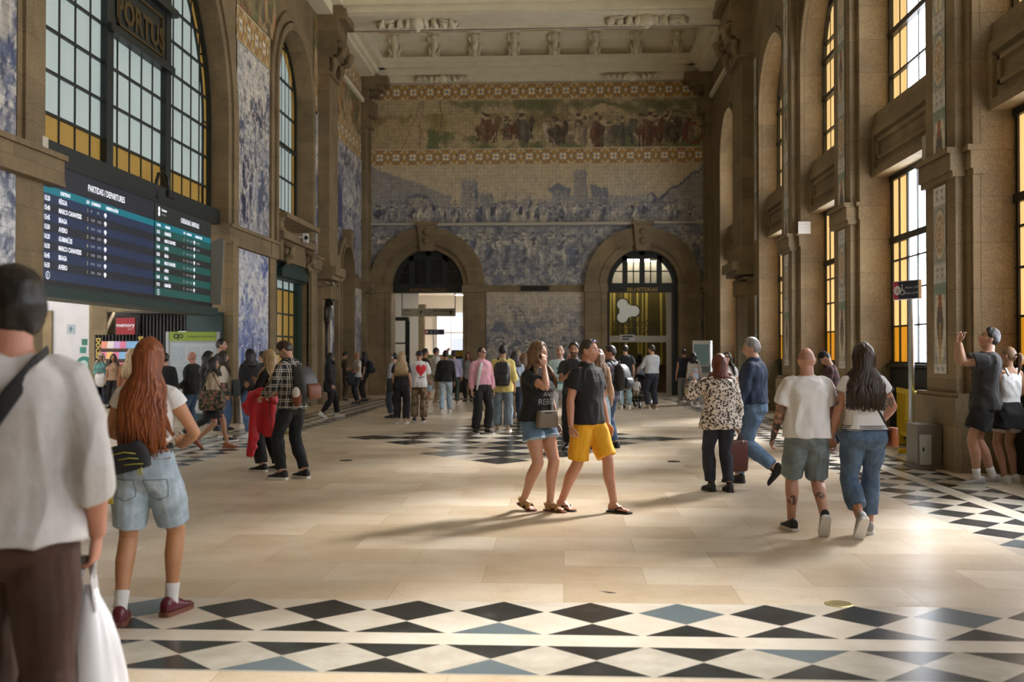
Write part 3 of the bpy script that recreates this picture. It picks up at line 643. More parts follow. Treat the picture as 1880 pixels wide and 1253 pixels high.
# right wall tile strips: oval rosettes, little white blocks, tall vases
def strip(z0, z1, seed):
    w, h = .46, z1-z0; p = Paint(w, h, .018, seed); p.fill((.60,.56,.47)); X, Z = p.X, p.Z; k = 0; z = h
    u = X-w/2
    while z > .1:
        p.blend((Z < z)*(Z > z-.26), (.66,.65,.62)); 
        for q in (-.09, .09): p.ell(w/2+q, z-.08, .022, .03, (.12,.12,.16)); p.ell(w/2+q, z-.17, .022, .03, (.12,.12,.16))
        z -= .26; H = .85 if k % 2 == 0 else 1.15; c = z-H/2
        inside = (Z < z)*(Z > z-H); p.blend(inside*1.0, (.40,.40,.36))
        if k % 2 == 0:
            e = np.hypot(u/.22, (Z-c)/(H/2-.03)); p.blend((e < 1)*1.0, (.66,.60,.48)); a = np.arctan2((Z-c)/(H/2), u/.22)
            p.blend(inside*(1-ss(.04, .10, np.abs(e-.62-.08*np.cos(12*a)))), (.42,.19,.06)); p.blend(inside*(e < .42)*(np.cos(8*a) > -.2), (.44,.26,.10)); p.blend(inside*(1-ss(.03, .06, np.abs(e-.95))), (.2,.25,.28))
        else:
            e = np.hypot(u/.21, (Z-c)/(H/2)); p.blend(inside*(e < 1), (.68,.64,.54)); p.blend(inside*(np.abs(u) < .07+.05*np.cos((Z-c)*6))*(np.abs(Z-c) < H*.3), (.14,.12,.11))
            p.blend(inside*(np.abs(u) < .1*(np.abs((Z-c)/H)*2))*((Z-c) > .15), (.40,.15,.07)); p.blend(inside*(np.abs(u) < .03)*(Z < c), (.55,.36,.12)); p.blend(inside*((Z-c) > H*.36), (.25,.33,.28))
        z -= H; k += 1
    p.grain(.2, .006); return p
pc = {}
for i in range(len(RB)-1):
    a, b = RB[i][1], RB[i+1][0]
    if b-a > 3 or b < 9: continue
    c = (a+b)/2
    for j, (z0, z1) in enumerate(((1.32, 3.98), (4.46, 11.5))):
        p = pc.setdefault(j, strip(z0, z1, 60+j))
        o = p.mesh('tile_strip', lambda x, z: WR(c-.23+x, -.262, z0+z), TILE_S)
        nm = {3: 'nearest', 4: 'second', 5: 'third'}.get(i, 'far')
        tag(o, '%s rosette tile strip on the %s right pilaster, %s its ledge' % ('tall' if j else 'short', {3:'nearest', 4:'second nearest', 5:'third nearest'}.get(i, 'fourth nearest'), 'above' if j else 'below'), 'tile strip', 'rosette strips on the right pilasters')
for j, (z0, z1) in enumerate(((1.32, 3.3), (4.9, 10.2))):
    for k, u in enumerate((29.2, 31.62)):
        p = strip(z0, z1, 70+j); o = p.mesh('tile_strip', lambda x, z: WR(u-.2+x*.9, -.02 if k else -.03, z0+z), TILE_S)
        tag(o, 'rosette tile strip on the %s side of the great right pilaster, %s' % ('far' if k else 'near', 'upper' if j else 'lower'), 'tile strip', 'rosette strips on the right pilasters')
# ------------------------------------------------------------------ windows (lit glass: amber border, white centre)
def glass_fn(c, st, streak=.25, tr=0):
    def fn(t):
        co = t.coord(); n = t.noise(t.map(co, (1, 3, .25)), 1.6, 4)
        e = t.mix(1, (*c,), t.ramp(n, [(.3, (1-streak,)*3), (.7, (1+0*streak,)*3)]), 'MULTIPLY')
        t.l(e, t.b.inputs['Emission Color']); t.b.inputs['Emission Strength'].default_value = st
        t.b.inputs['Base Color'].default_value = (*[x*.5 for x in c], 1)
        if tr:
            tb = t.node('ShaderNodeBsdfTransparent'); tb.inputs[0].default_value = (*c, 1); mx = t.node('ShaderNodeMixShader'); mx.inputs[0].default_value = tr
            out = t.n['Material Output']; t.l(t.b.outputs[0], mx.inputs[1]); t.l(tb.outputs[0], mx.inputs[2]); t.l(mx.outputs[0], out.inputs[0])
    return fn
GW = mat('white lit glass', rough=.3, fn=glass_fn((.92,.95,1.0), 12.0, .1, .5))
GA = mat('amber lit glass', rough=.3, fn=glass_fn((1.0,.66,.27), 1.15, .3, .15))
GAD = mat('deep amber lit glass', rough=.3, fn=glass_fn((1.0,.47,.03), .6, .3, .12))
GB = mat('pale blue lit glass', rough=.35, fn=glass_fn((.70,.84,.81), .27, .2))
GBA = mat('dull amber lit glass', rough=.35, fn=glass_fn((.62,.38,.08), .22, .25))
def bars(mb, W, v, us, zs, u0, u1, z0, z1, t=.025, top=None):
    for u in us: mb.box(u-t/2, u+t/2, v-.015, v+.015, z0, top(u) if top else z1, fn=lambda a, b, c: W(a, b, c))
    for z in zs: mb.box(u0, u1, v-.03, v+.03, z-t/2, z+t/2, fn=lambda a, b, c: W(a, b, c))
def arched_window(n, W, c, r, zs, zb, v, gw, ga, bw, frame, vbars, hbars, heavy=(), name='window_%d', bb=1):
    """amber border of width bw all round, white centre"""
    root = struct(empty(name % n, W(c, v, zb)))
    base = Vector(W(c, v, zb)); Wl = lambda a, b, z: tuple(Vector(W(a, b, z))-base)
    g = MB(); ri = r-bw; A = arch_pts(c, ri, zs, 20); A = [(c+ri, zb+bw*bb)]+A+[(c-ri, zb+bw*bb)]
    g.add([Wl(u, v, z) for u, z in A], [tuple(range(len(A)))]); g.build('glass', gw, root)
    B = [(c+r, zb)]+arch_pts(c, r, zs, 20)+[(c-r, zb)]; g = MB(); m = len(A)
    g.add([Wl(u, v, z) for u, z in A]+[Wl(u, v, z) for u, z in B], [(i, i+1, m+i+1, m+i) for i in range(m-1)]+[(m-1, 0, m, 2*m-1)]); tag(g.build('border_glass', ga, root), 'amber border glass')
    f = MB(); top = lambda u: zs+math.sqrt(max(.01, r*r-(u-c)**2))
    for u in vbars: f.box(u-.013, u+.013, v-.015, v+.015, zb, top(u), fn=Wl)
    for z in hbars:
        hw = r if z <= zs else math.sqrt(max(.01, r*r-(z-zs)**2)); k = .02 if z not in heavy else .05; f.box(c-hw, c+hw, v-.05-k, v+.02, z-k, z+k, fn=Wl)
    arch_band(f, c, r-.05, r+.06, zs, Wl, v-.08, v+.02, zleg=zb); f.box(c-r, c+r, v-.08, v+.03, zb-.05, zb+.06, fn=Wl)
    f.build('frame', frame, root); return root
wn = 1
for i, (a, b) in enumerate(RB):
    c, r = (a+b)/2, (b-a)/2; far = i < 3
    k = r/1.77; vb = [c-r+.42*k, c-r+.80*k, c-.4*k, c, c+.4*k, c+r-.80*k, c+r-.42*k]
    arched_window(wn, WR, c, r, 8.35, 6.08, .5, GW, GA, .80*k, BLACK, vb, [6.7, 7.5, 8.35, 8.75, 9.5], heavy=(8.35, 7.5), bb=.02); wn += 1
    # lower window with a transom, dark boarded bottom
    root = struct(empty('window_%d' % wn, WR(c, .5, 1.4))); base = Vector(WR(c, .5, 1.4)); Wl = lambda u, v, z: tuple(Vector(WR(u, v, z))-base); wn += 1
    g = MB(); wbox(g, Wl, c-r+.86*k, c+r-.86*k, .5, .53, 1.4, 4.86); g.build('glass', GW, root)
    for s in (-1, 1):
        u0, u1 = sorted((c+s*r, c+s*(r-.86*k))); g = MB(); wbox(g, Wl, u0, u1, .5, .53, 2.1, 4.86); g.build('border_glass', GA, root)
        g = MB(); wbox(g, Wl, u0, u1, .5, .53, 1.4, 2.1); tag(g.build('lower_border_glass', GAD, root), 'deep amber glass')
    f = MB(); bars(f, Wl, .47, [c-r+.42*k, c-.42*k, c, c+.42*k, c+r-.42*k], [3.3, 2.75, 2.1], a, b, 1.4, 4.86, .03)
    bars(f, Wl, .47, [a+.03, b-.03, c-r+.86*k, c+r-.86*k], [], a, b, 1.4, 4.86, .07); bars(f, Wl, .45, [], [3.68, 4.84, 1.4], a, b, 0, 0, .12)
    f.build('frame', GREENBLK, root)
    f = MB(); wbox(f, Wl, a, b, .42, .55, 0, 1.4); wbox(f, Wl, a, b, .34, .46, 1.36, 1.42); f.build('lower_panel', GREENBLK, root)
# great window of the left wall: three lights, wide dark mullions, emblem panel
v1 = .45; zb = 4.85
root = struct(empty('window_%d' % wn, WL(c1, v1, zb))); wn += 1
base = Vector(WL(c1, v1, zb)); Wl = lambda u, v, z: tuple(Vector(WL(u, v, z))-base)
bwid = .36; ri = r1-bwid; zw = 5.42
g = MB(); A = [(c1+ri, zw)]+arch_pts(c1, ri, zs1, 28)+[(c1-ri, zw)]; g.add([Wl(u, v1, z) for u, z in A], [tuple(range(len(A)))]); g.build('glass', GB, root)
B = [(c1+r1, zb)]+arch_pts(c1, r1, zs1, 28)+[(c1-r1, zb)]; m = len(A); g = MB()
g.add([Wl(u, v1, z) for u, z in A]+[Wl(u, v1, z) for u, z in B], [(i, i+1, m+i+1, m+i) for i in range(m-1)]+[(m-1, 0, m, 2*m-1)]); tag(g.build('border_glass', GBA, root), 'amber border glass')
f = MB(); top = lambda u: zs1+math.sqrt(max(.01, r1*r1-(u-c1)**2))
M1, M2 = 17.32, 19.95
us = [15.2+.53*k for k in range(4)] + [M1+.52*k for k in range(1, 5)] + [M2+.5*k for k in range(1, 6)]
for u in us: f.box(u-.02, u+.02, v1-.018, v1+.02, zb, top(u), fn=Wl)
for k in range(8):
    z = 5.42+.68*k
    if z < top(M1-2): pass
    hw = r1 if z <= zs1 else math.sqrt(max(.01, r1*r1-(z-zs1)**2)); f.box(c1-hw, c1+hw, v1-.05, v1+.02, z-.022, z+.022, fn=Wl)
for u in (M1, M2): f.box(u-.13, u+.13, v1-.12, v1+.05, zb, top(u), fn=Wl)
for k in range(9):
    a = k*PI/8; f.tube([Wl(c1+ri*math.cos(a), v1-.02, zs1+ri*math.sin(a)), Wl(c1+r1*math.cos(a), v1-.02, zs1+r1*math.sin(a))], .02, 6)
arch_band(f, c1, r1-.08, r1+.05, zs1, Wl, v1-.1, v1+.03, zleg=zb); arch_band(f, c1, ri-.015, ri+.015, zs1, Wl, v1-.05, v1+.02, zleg=zb)
wbox(f, Wl, c1-r1, c1+r1, v1-.3, v1+.06, 4.58, 4.9); f.build('frame', GREENBLK, root)
e = MB(); wbox(e, Wl, M1, M2, v1-.1, v1+.02, 7.42, 11.2); wbox(e, Wl, M1-.1, M2+.14, v1-.2, v1+.02, 7.36, 7.5); wbox(e, Wl, M1-.14, M2+.22, v1-.24, v1+.02, 8.55, 8.7)
for k in range(7): e.tube([Wl(17.7+.33*k, v1-.12, 8.8), Wl(17.62+.35*k, v1-.2, 9.1+.1*(k % 3)), Wl(17.8+.3*k, v1-.14, 9.5)], [.08,.1,.05], 8)
ep = e.build('emblem_panel', GREENBLK, root)
GOLD = mat('aged gilding', (.10,.065,.02), .4, .4)
e = MB(); text(e, 'PORTUS', .62, Wl(18.62, v1-.13, 7.72), u=(0,1,0), align='CENTER', bold=.02, sx=.95)
for (u0, u1, z0, z1) in ((17.62, 19.62, 7.58, 7.62), (17.62, 19.62, 8.36, 8.40), (17.62, 17.66, 7.58, 8.4), (19.58, 19.62, 7.58, 8.4)): wbox(e, Wl, u0, u1, v1-.14, v1-.1, z0, z1)
tag(e.build('lettering', GOLD, ep), 'worn gilt lettering')
# arched window of left bay 2 with door below
root = arched_window(wn, WL, c2, r2, zs2, 5.42, .45, GB, GBA, .34, GREENBLK, [c2+k*.38 for k in range(-4, 5)], [5.76+.95*k for k in range(6)], heavy=(7.66, 9.56)); wn += 1
root = struct(empty('door_1', WL(c2, .35, 0))); base = Vector(WL(c2, .35, 0)); Wl = lambda u, v, z: tuple(Vector(WL(u, v, z))-base)
g = MB(); wbox(g, Wl, 26.4, 29.6, .36, .38, .2, 3.45); g.build('glass', GBA, root); g = MB(); wbox(g, Wl, 26.4, 29.6, .36, .38, 3.45, 3.7); g.build('fanlight', GB, root)
f = MB(); bars(f, Wl, .34, [26.4+.64*k for k in range(6)], [.9, 1.6, 2.1, 2.75, 3.45], 26.4, 29.6, 0, 3.7, .05); wbox(f, Wl, 29.5, 29.9, .2, .45, 0, 4.15); wbox(f, Wl, 26.35, 29.9, .1, .5, 3.7, 4.15)
f.prism([(26.9, 3.75), (29.7, 3.75), (29.7, 3.95), (28.3, 4.55), (26.9, 3.95)], -.05, .3, lambda p, d, q: Wl(p, d, q)); wbox(f, Wl, 26.35, 29.9, .3, .45, 0, .2); f.build('frame', OLD, root)
# niche door with a glazed slit
root = struct(empty('door_2', WL(c3, .6, 0))); base = Vector(WL(c3, .6, 0)); Wl = lambda u, v, z: tuple(Vector(WL(u, v, z))-base)
f = MB(); wbox(f, Wl, c3-r3, c3+r3, .55, .65, 0, 4.4); arch_fill(f, c3, r3, zs3, 4.4, Wl, .55); f.build('leaf', STONE, root)
g = MB(); wbox(g, Wl, c3-r3+.1, c3-r3+.35, .5, .54, 2.2, 4.2); g.build('glass', GB, root); f = MB(); bars(f, Wl, .49, [c3-r3+.1, c3-r3+.35], [2.2, 2.7, 3.2, 3.7, 4.2], c3-r3+.1, c3-r3+.35, 2.2, 4.2, .04); f.build('frame', GREENBLK, root)
# ------------------------------------------------------------------ departure board
bx = -7.86
bd = empty('departure_board', (bx, 18.1, 2.6)); tag(bd, 'huge dark electronic train departures and arrivals board under the great left window', 'board')
b0v = Vector((bx, 18.1, 2.6)); P = lambda x, u, z: tuple(Vector((bx+x, u, z))-b0v)
c = MB(); c.box(-.22, -.012, 14.42-18.1, 21.85-18.1, 0, 1.98); c.box(-.05, .02, 14.42-18.1, 21.85-18.1, 1.93, 2.0); c.box(-.05, .02, 14.42-18.1, 21.85-18.1, -.02, .12); c.build('casing', BLACK, bd)
c = MB(); c.prism([(-.5, -.14), (.1, -.14), (.1, .03), (-.5, .03)], 14.42-18.1, 22.0-18.1, lambda p, d, q: (p, d, q)); c.build('gutter', OLD, bd)
for u in (14.5, 21.92):
    k_ = .12 if u < 18 else 1; c = MB(); c.prism([(-.03, .1), (.2*k_, .1), (.26*k_, 1.55), (.2*k_, 1.6), (-.03, 1.5)], u-.02-18.1, u+.02-18.1, lambda p, d, q: (p, d, q)); c.build('side_panel', mat('grey side plate', (.25,.24,.21), .5), bd)
def emi(name, c, s=1): return mat(name, (.01,.01,.01), .3, emit=c, es=s)
SB = emi('screen blue', srgb(30,48,82), .75); SBD = emi('screen navy black', srgb(32,34,46), .75); ST = emi('screen teal', srgb(4,124,140), .75); SG = emi('screen green', srgb(24,86,80), .75); SGD = emi('screen green black', srgb(34,40,38), .75)
LET = emi('screen white', (.85,.87,.95), 1.1); LETD = emi('screen dim white', (.45,.47,.55), .9); LETY = emi('screen yellow', (.65,.55,.3), .9)
def screen(name, u0, u1, mA, mB, lab):
    s = MB(); q = lambda z0, z1, m, x=0: s.quad(P(x, u0, z0), P(x, u1, z0), P(x, u1, z1), P(x, u0, z1), m)
    q(4.17, 4.55, 1); q(4.055, 4.17, 2); z = 4.055
    for k in range(9): q(z-.146, z, 0 if k % 2 == 0 else 1); z -= .146
    q(2.62, z, 1); return tag(s.build(name, [mA, mB, ST], bd), lab)
sd = screen('screen', 14.45, 18.72, SB, SBD, 'blue departures screen'); sa = screen('screen', 18.76, 21.8, SG, SGD, 'green arrivals screen')
def tx(mb, s, u, z, h, m=0, sx=1.0): text(mb, s, h, P(.006, u, z), (0,1,0), (0,0,1), 'LEFT', .0035 if m == 0 else 0, m, sx)
L = MB(); tx(L, 'PARTIDAS / DEPARTURES', 16.05, 4.3, .15, sx=.82); tx(L, 'DESTINO', 15.15, 4.085, .075); tx(L, 'LN', 16.0, 4.085, .075); tx(L, 'COMBOIO', 16.17, 4.085, .07); tx(L, 'OBSERVAÇÕES', 16.7, 4.085, .07)
dep = [('15:20','RÉGUA','1','IR','871'), ('15:40','MARCO CANAVESES','3','15281','15523'), ('15:45','BRAGA','4','15191','15223'), ('15:50','AVEIRO','5','15431','15729'), ('16:20','GUIMARÃES','6','15191','15137'), ('16:30','MARCO CANAVESES','1','15283','15237'), ('16:45','BRAGA','3','15193','15121'), ('16:50','AVEIRO','1','15435','15743')]
def bubble(mb, u, z, r=.036):
    mb.disc(P(.006, u, z), r, (0,1.3,0), (0,0,1)); mb.add([P(.006, u-.03, z-.02), P(.006, u+.02, z-.03), P(.006, u-.005, z-.06)], [(0,1,2)])
for k, (a, b, n, x, y) in enumerate(dep):
    z = 4.055-.146*k-.112
    tx(L, a, 14.66, z, .105, sx=.75); tx(L, b, 15.1, z, .105, sx=.76); tx(L, n, 16.02, z, .09, 2); tx(L, x, 16.15, z+.01, .06, 1); tx(L, y, 16.38, z+.01, .06, 1); bubble(L, 16.68, z+.035)
L.disc(P(.006, 14.78, 2.8), .062, (0,1,0), (0,0,1), r0=.05); tx(L, 'i', 14.765, 2.765, .1)
L.build('lettering', [LET, LETD, LETY], sd)
L = MB(); tx(L, 'CHEGADAS / ARRIVALS', 20.05, 4.3, .14, sx=.7); L.disc(P(.006, 18.95, 4.42), .05, (0,.9,0), (0,0,1)); L.disc(P(.006, 18.95, 4.33), .05, (0,.9,0), (0,0,1)); tx(L, 'Comboios', 19.07, 4.4, .06); tx(L, 'de Portugal', 19.07, 4.32, .045, 1)
tx(L, 'HORA', 18.85, 4.085, .065); tx(L, 'ORIGEM', 19.25, 4.085, .065); tx(L, 'LN', 20.2, 4.085, .065); tx(L, 'COMBOIO', 20.36, 4.085, .06); tx(L, 'OBSERVAÇÕES', 20.85, 4.085, .06)
arr = [('15:15','GUIMARÃES','2','15163','15716','SUPRIMIDO'), ('15:30','MARCO CANAVESES','1','15226','15232','SUPRIMIDO'), ('15:40','AVEIRO','5','15630','15721',''), ('15:50','BRAGA','4','15185','15242','SUPRIMIDO'), ('16:20','MARCO CANAVESES','2','15228','15234',''), ('16:40','AVEIRO','1','15634','15636',''), ('16:45','BRAGA','3','15187','15124',''), ('17:10','GUIMARÃES','5','15165','15138','')]
for k, (a, b, n, x, y, o_) in enumerate(arr):
    z = 4.055-.146*k-.112
    tx(L, a, 18.83, z, .09, sx=.8); tx(L, b, 19.22, z, .09, sx=.66); tx(L, n, 20.2, z, .085, 2); tx(L, x, 20.35, z+.01, .055, 1); tx(L, y, 20.55, z+.01, .055, 1); bubble(L, 20.8, z+.035, .032)
    if o_: tx(L, o_, 20.92, z+.01, .05, 1, .8)
L.disc(P(.006, 18.93, 2.8), .06, (0,1,0), (0,0,1), r0=.05); tx(L, 'i', 18.915, 2.765, .1)
L.build('lettering', [LET, LETD, LETY], sa)
g = MB(); pts = [(0,0,0), (0,0,.35), (0,.1,.52), (0,.3,.6), (0,.5,.52), (0,.58,.38), (0,.58,.25)]; g.tube(pts, .035, 10); gl = g.build('camera', BLACK, None, True, loc=(bx-.05, 18.95, 4.605))
tag(gl, 'black camera on a curved gooseneck bracket above the departures board', 'camera'); g = MB(); g.box(-.06, .06, .46, .76, .13, .26); g.ell((0,.8,.19), (.07,.07,.07)); g.build('camera_head', BLACK, gl)
g = MB(); g.box(-.06,.06,-.08,.08,0,.22); g.tube([(0,0,.2),(0,.05,.3)], .012); tag(g.build('wall_sensor', mat('cream plastic', (.6,.56,.46), .5), loc=(XL+.02, 14.35, 4.6)), 'small cream sensor box on the stone ledge at upper left end of the board', 'sensor')
# ------------------------------------------------------------------ concourse beyond the left opening
fl = MB(); fl.quad((-30,6,-.004), (-8.2,6,-.004), (-8.2,34,-.004), (-30,34,-.004)); struct(fl.build('floor', FLOOR)).name = 'floor_concourse'
YC = 31.5
w = MB(); w.box(-30, -14.75, YC, YC+.3, 0, 7); w.box(-14.75, -8.7, YC, YC+.3, 3.0, 7); w.box(-12, -8.7, YC, YC+.3, 0, 3.0); struct(w.build('wall_concourse', WHITE))
w = MB(); w.box(-30, -29.7, 6, 34, 0, 7); struct(w.build('wall_far', WHITE))
w = MB(); w.box(-30, -17.6, 6, 34, 7, 7.2); w.box(-14.4, -8.65, 6, 34, 7, 7.2); struct(w.build('ceiling_concourse_added', WHITE))  # unseen roof added, its open strip sized to limit daylight into the hall
w = MB()
for x0, x1, z0, z1 in ((-15.3,-14.72,0,3.05), (-15.3,-13.2,3.05,3.45), (-14.75,-13.2,2.95,3.05), (-17.4,-16.55,0,3.0)): w.box(x0, x1, YC-.12, YC+.1, z0, z1)
w.box(-14.76,-14.70,YC-.1,YC+.45,0,3.0); struct(w.build('trim_11', STONE_L))
w = MB(); w.box(-14.75, -12, YC+.5, YC+.6, 0, 3); struct(w.build('wall_shop', mat('dark shop interior', (.02,.018,.016), .6)))
# slatted kiosk
SLAT = mat('dark slats', rough=.5, fn=lambda t: t.col(t.ramp(t.math('FRACT', t.math('MULTIPLY', t.node('ShaderNodeSeparateXYZ', ).outputs[0], 1)), [(0, (.02,.017,.015)), (1, (.03,.025,.02))])))
k = empty('newsstand_kiosk', (-13.0, YC-.9, 0)); tag(k, 'black slatted newsstand kiosk in the concourse beneath the board', 'kiosk')
s = MB(); s.box(-1.75, -.4, .15, .5, 0, 2.2); s.box(-.4, 1.7, .15, .5, 0, 2.85)
for i in range(31): x = -1.75+.11*i; s.box(x, x+.055, .02, .16, 1.9 if -1.6 < x < .25 else 0, 2.2 if x < -.4 else 2.85)
s.build('body', mat('kiosk black', (.018,.015,.013), .5), k)
s = MB(); s.box(-.75, 1.9, -.25, .6, 2.86, 2.93); s.box(.6, 1.85, -.15, .6, 2.93, 3.02); s.build('roof', mat('kiosk roof', (.06,.05,.04), .6), k)
s = MB(); s.box(.95, 1.95, .0, .02, 2.28, 2.31); s.build('light_strip', emi('strip glow', (.7,.75,.8), .8), k)
rr = random.Random(7); mgc = [(.75,.2,.35), (.25,.5,.8), (.8,.75,.7), (.85,.55,.2), (.3,.65,.55), (.8,.3,.2), (.6,.4,.7), (.15,.2,.4)]
mgm = [mat('magazine %d' % i, c_, .5, emit=c_, es=.1) for i, c_ in enumerate(mgc)]  # covers given a faint glow of their own colour to brighten them
for r_ in range(3):
    for q in range(7):
        m_ = MB(); m_.box(-.1, .1, -.012, .012, 0, .27); o = m_.build('magazine', rr.choice(mgm), loc=(-14.35+.2*q, YC-.9-.18-.06*r_, 1.725-.33*r_)); tag(o, 'bright magazine standing in the rack of the dark newsstand', 'magazine', 'magazines in the newsstand rack'); o.rotation_euler = (-.2, 0, 0)
s = MB(); 
for r_ in range(3): s.box(-1.5, .25, -.2-.06*r_, .0, 1.695-.33*r_, 1.715-.33*r_); s.box(-1.5, .25, -.22-.06*r_, -.2-.06*r_, 1.695-.33*r_, 1.77-.33*r_)
s.build('rack', mat('rack brown', (.10,.06,.04), .6), k)
s = MB(); text(s, 'DOCES NECO', .2, (-1.68, -.01, 2.1), (0,0,-1), (1,0,0), 'LEFT', .01); text(s, 'SOUVENIRS', .2, (-.32, -.01, 2.15), (0,0,-1), (1,0,0), 'LEFT', .01); s.build('lettering', emi('yellow shop letters', (.55,.36,.04), .8), k)
s = MB(); s.box(-.3, .3, -.03, .03, 0, .52); rs = tag(s.build('shop_sign', mat('sign red', (.36,.010,.026), .5), loc=(-13.6, YC-1.2, 2.2)), 'square red sign hanging on the dark newsstand', 'sign')
s = MB(); text(s, 'memory', .17, (0, -.034, .24), (1,0,0), (0,0,1), 'CENTER', .004); text(s, 'store', .06, (.08, -.034, .15), (1,0,0), (0,0,1)); s.build('lettering', emi('sign white', (.8,.75,.75), .8), rs)
# pigeon on the kiosk roof
pg = MB(); pg.tube([(-.17,0,.09), (-.1,0,.1), (0,0,.13), (.09,0,.17), (.13,0,.23), (.15,0,.27), (.19,0,.27)], [(.012,.02),(.035,.045),(.06,.065),(.055,.055),(.03,.03),(.03,.03),(.012,.012)], 12, ref=(0,0,1))
pg.tube([(-.02,.02,.08), (-.01,.025,0)], .007, 6); pg.tube([(.01,-.02,.08), (.02,-.025,0)], .007, 6); pg.tube([(-.24,0,.07), (-.15,0,.09)], [(.008,.03),(.012,.03)], 8, ref=(0,0,1))
pgo = pg.build('pigeon', mat('pigeon grey', (.035,.04,.05), .5), None, True, loc=(-12.85, YC-1.0, 2.935), rz=PI-.3); pgo.scale = (1.5,)*3; tag(pgo, 'dark grey pigeon perched on the kiosk roof below the board', 'pigeon')
# notices on the white wall
for (x, z, w_, h_, c_, lab, cat) in ((-15.95,2.4,.26,.3,(.45,.55,.62),'pale blue pictogram notice on the white concourse wall','sign'), (-15.5,1.98,.18,.2,(.02,.22,.12),'small dark green exit pictogram high on the white wall','sign'), (-15.55,1.72,.2,.2,(.03,.30,.24),'square green pictogram below the exit pictogram','sign')):
    s = MB(); s.box(-w_/2, w_/2, -.012, 0, -h_/2, h_/2); o = tag(s.build('wall_sign', mat(lab, c_, .4), loc=(x, YC-.005, z)), lab, cat)
    s = MB(); s.ell((0,-.016,.04), (w_*.12,.006,h_*.12)); s.box(-w_*.06, w_*.08, -.02, -.012, -h_*.3, h_*.1); s.box(-w_*.25, w_*.3, -.02, -.012, -h_*.02, h_*.05); s.build('pictogram', mat('pictogram', (.75,.8,.8) if c_[0] < .2 else (.12,.2,.26), .4), o)
s = MB(); s.disc((0,0,0), .25, (1,0,0), (0,0,1)); s.disc((0,.03,0), .27, (1,0,0), (0,0,1)); o = tag(s.build('round_sign', mat('teal sign', (.02,.25,.2), .4), loc=(-15.5, YC-.05, 1.25)), 'round teal sign on the white wall below the green pictograms', 'sign'); s = MB(); s.disc((0,-.004,0), .14, (1,0,0), (0,0,1)); s.build('pictogram', mat('pictogram pale', (.5,.75,.68), .4), o)
# timetable stand
st = empty('timetable_stand', (*at_y(354, 700, 21.3)[:2], 0), R(12)); tag(st, 'grey timetable stand with green header standing behind the group under the board', 'information stand')
s = MB(); s.box(-.56,-.5,-.05,.05,0,2.08); s.box(.5,.56,-.05,.05,0,2.08); s.box(-.5,.5,-.03,.03,.3,.36); s.box(-.5,.5,-.03,.03,1.84,1.88); s.build('frame', mat('grey aluminium', (.42,.43,.42), .4, .5), st)
s = MB(); s.box(-.5,.5,-.04,.04,1.88,2.08); hd = s.build('header', mat('lime green header', (.28,.38,.05), .5), st)
s = MB(); text(s, 'COMBOIOS DE PORTUGAL', .062, (-.12,-.043,1.95)); s.disc((-.35,-.043,1.985), .055, (1,0,0), (0,0,1), r0=.03); s.disc((-.25,-.043,1.985), .05, (1,0,0), (0,0,1), r0=.027); s.box(-.32,-.3,-.045,-.042,1.9,2.02); s.build('lettering', mat('black lettering', (.02,.02,.02), .5), hd)
pp = MB(); pp.box(-.5,.5,-.02,.02,.36,1.84); pn = pp.build('panel', mat('pale panel', (.52,.55,.56), .4), st)
s = MB()
for x0, x1, z0, z1 in ((-.44,-.16,1.45,1.76), (-.1,.15,1.45,1.76), (.2,.44,1.45,1.76), (-.44,.44,1.38,1.42), (-.44,.0,.85,1.32), (.06,.44,.95,1.32)): s.box(x0, x1, -.026, -.02, z0, z1)
s.build('poster', mat('timetable print', rough=.5, fn=lambda t: t.col(t.ramp(t.noise(t.map(t.coord(), (30,1,60)), 1, 3), [(.4, (.30,.38,.43)), (.55, (.52,.57,.58))]))), pn)
s = MB(); wbox(s, WL, 22.38, 22.49, .05, .88, 0, 2.55); struct(s.build('door_5', OLD))
# litter bin
lb = MB(); lb.lathe([(.0,0), (.17,0), (.175,.02), (.185,.9), (.19,.93), (.175,.94), (.165,.9), (.0,.88)], n=28); lbo = lb.build('litter_bin', STEEL, None, True, loc=(-7.3, 22.6, 0)); tag(lbo, 'tapered brushed steel litter bin on the floor by the left tile panel', 'bin')
s = MB(); s.lathe([(.19,.92), (.195,.96), (.15,.965), (.145,.92)], n=28); s.build('rim', BLACK, lbo, True)
# bronze memorial on the left wall
bz = empty('bronze_memorial', (XL+.14, 31.55, 1.55)); tag(bz, 'dark bronze memorial figure fixed to the left great pilaster', 'memorial')
s = MB(); s.tube([(0,0,-.1),(0,0,1.05)], [(.06,.2),(.07,.25)], 8, ref=(1,0,0)); s.tube([(.02,0,1.05),(.06,0,1.2),(.07,0,1.5),(.06,0,1.6)], [(.08,.3),(.1,.38),(.1,.36),(.06,.3)], 10, ref=(1,0,0)); s.build('plaque', BRONZE, bz, True)
s = MB(); s.tube([(.08,0,1.6),(.12,0,1.85),(.12,0,2.05),(.1,0,2.15)], [(.1,.22),(.12,.24),(.1,.2),(.05,.09)], 12, ref=(1,0,0)); s.ell((.13,.02,2.25),(.09,.09,.12)); s.tube([(.12,.2,2.0),(.2,.16,1.8),(.2,0,1.75)], .05, 8); s.tube([(.12,-.2,2.0),(.2,-.2,1.75),(.22,-.05,1.65)], .05, 8); s.build('figure', BRONZE, bz, True)
s = MB(); s.tube([(0,0,0),(.12,0,-.02),(.3,.0,-.06)], [.04,.045,.05], 10); o = tag(s.build('security_camera', mat('white plastic', (.6,.6,.6), .4), loc=(XL+.1, 28.2, 4.95)), 'small white security camera beside the arched window balcony', 'camera')
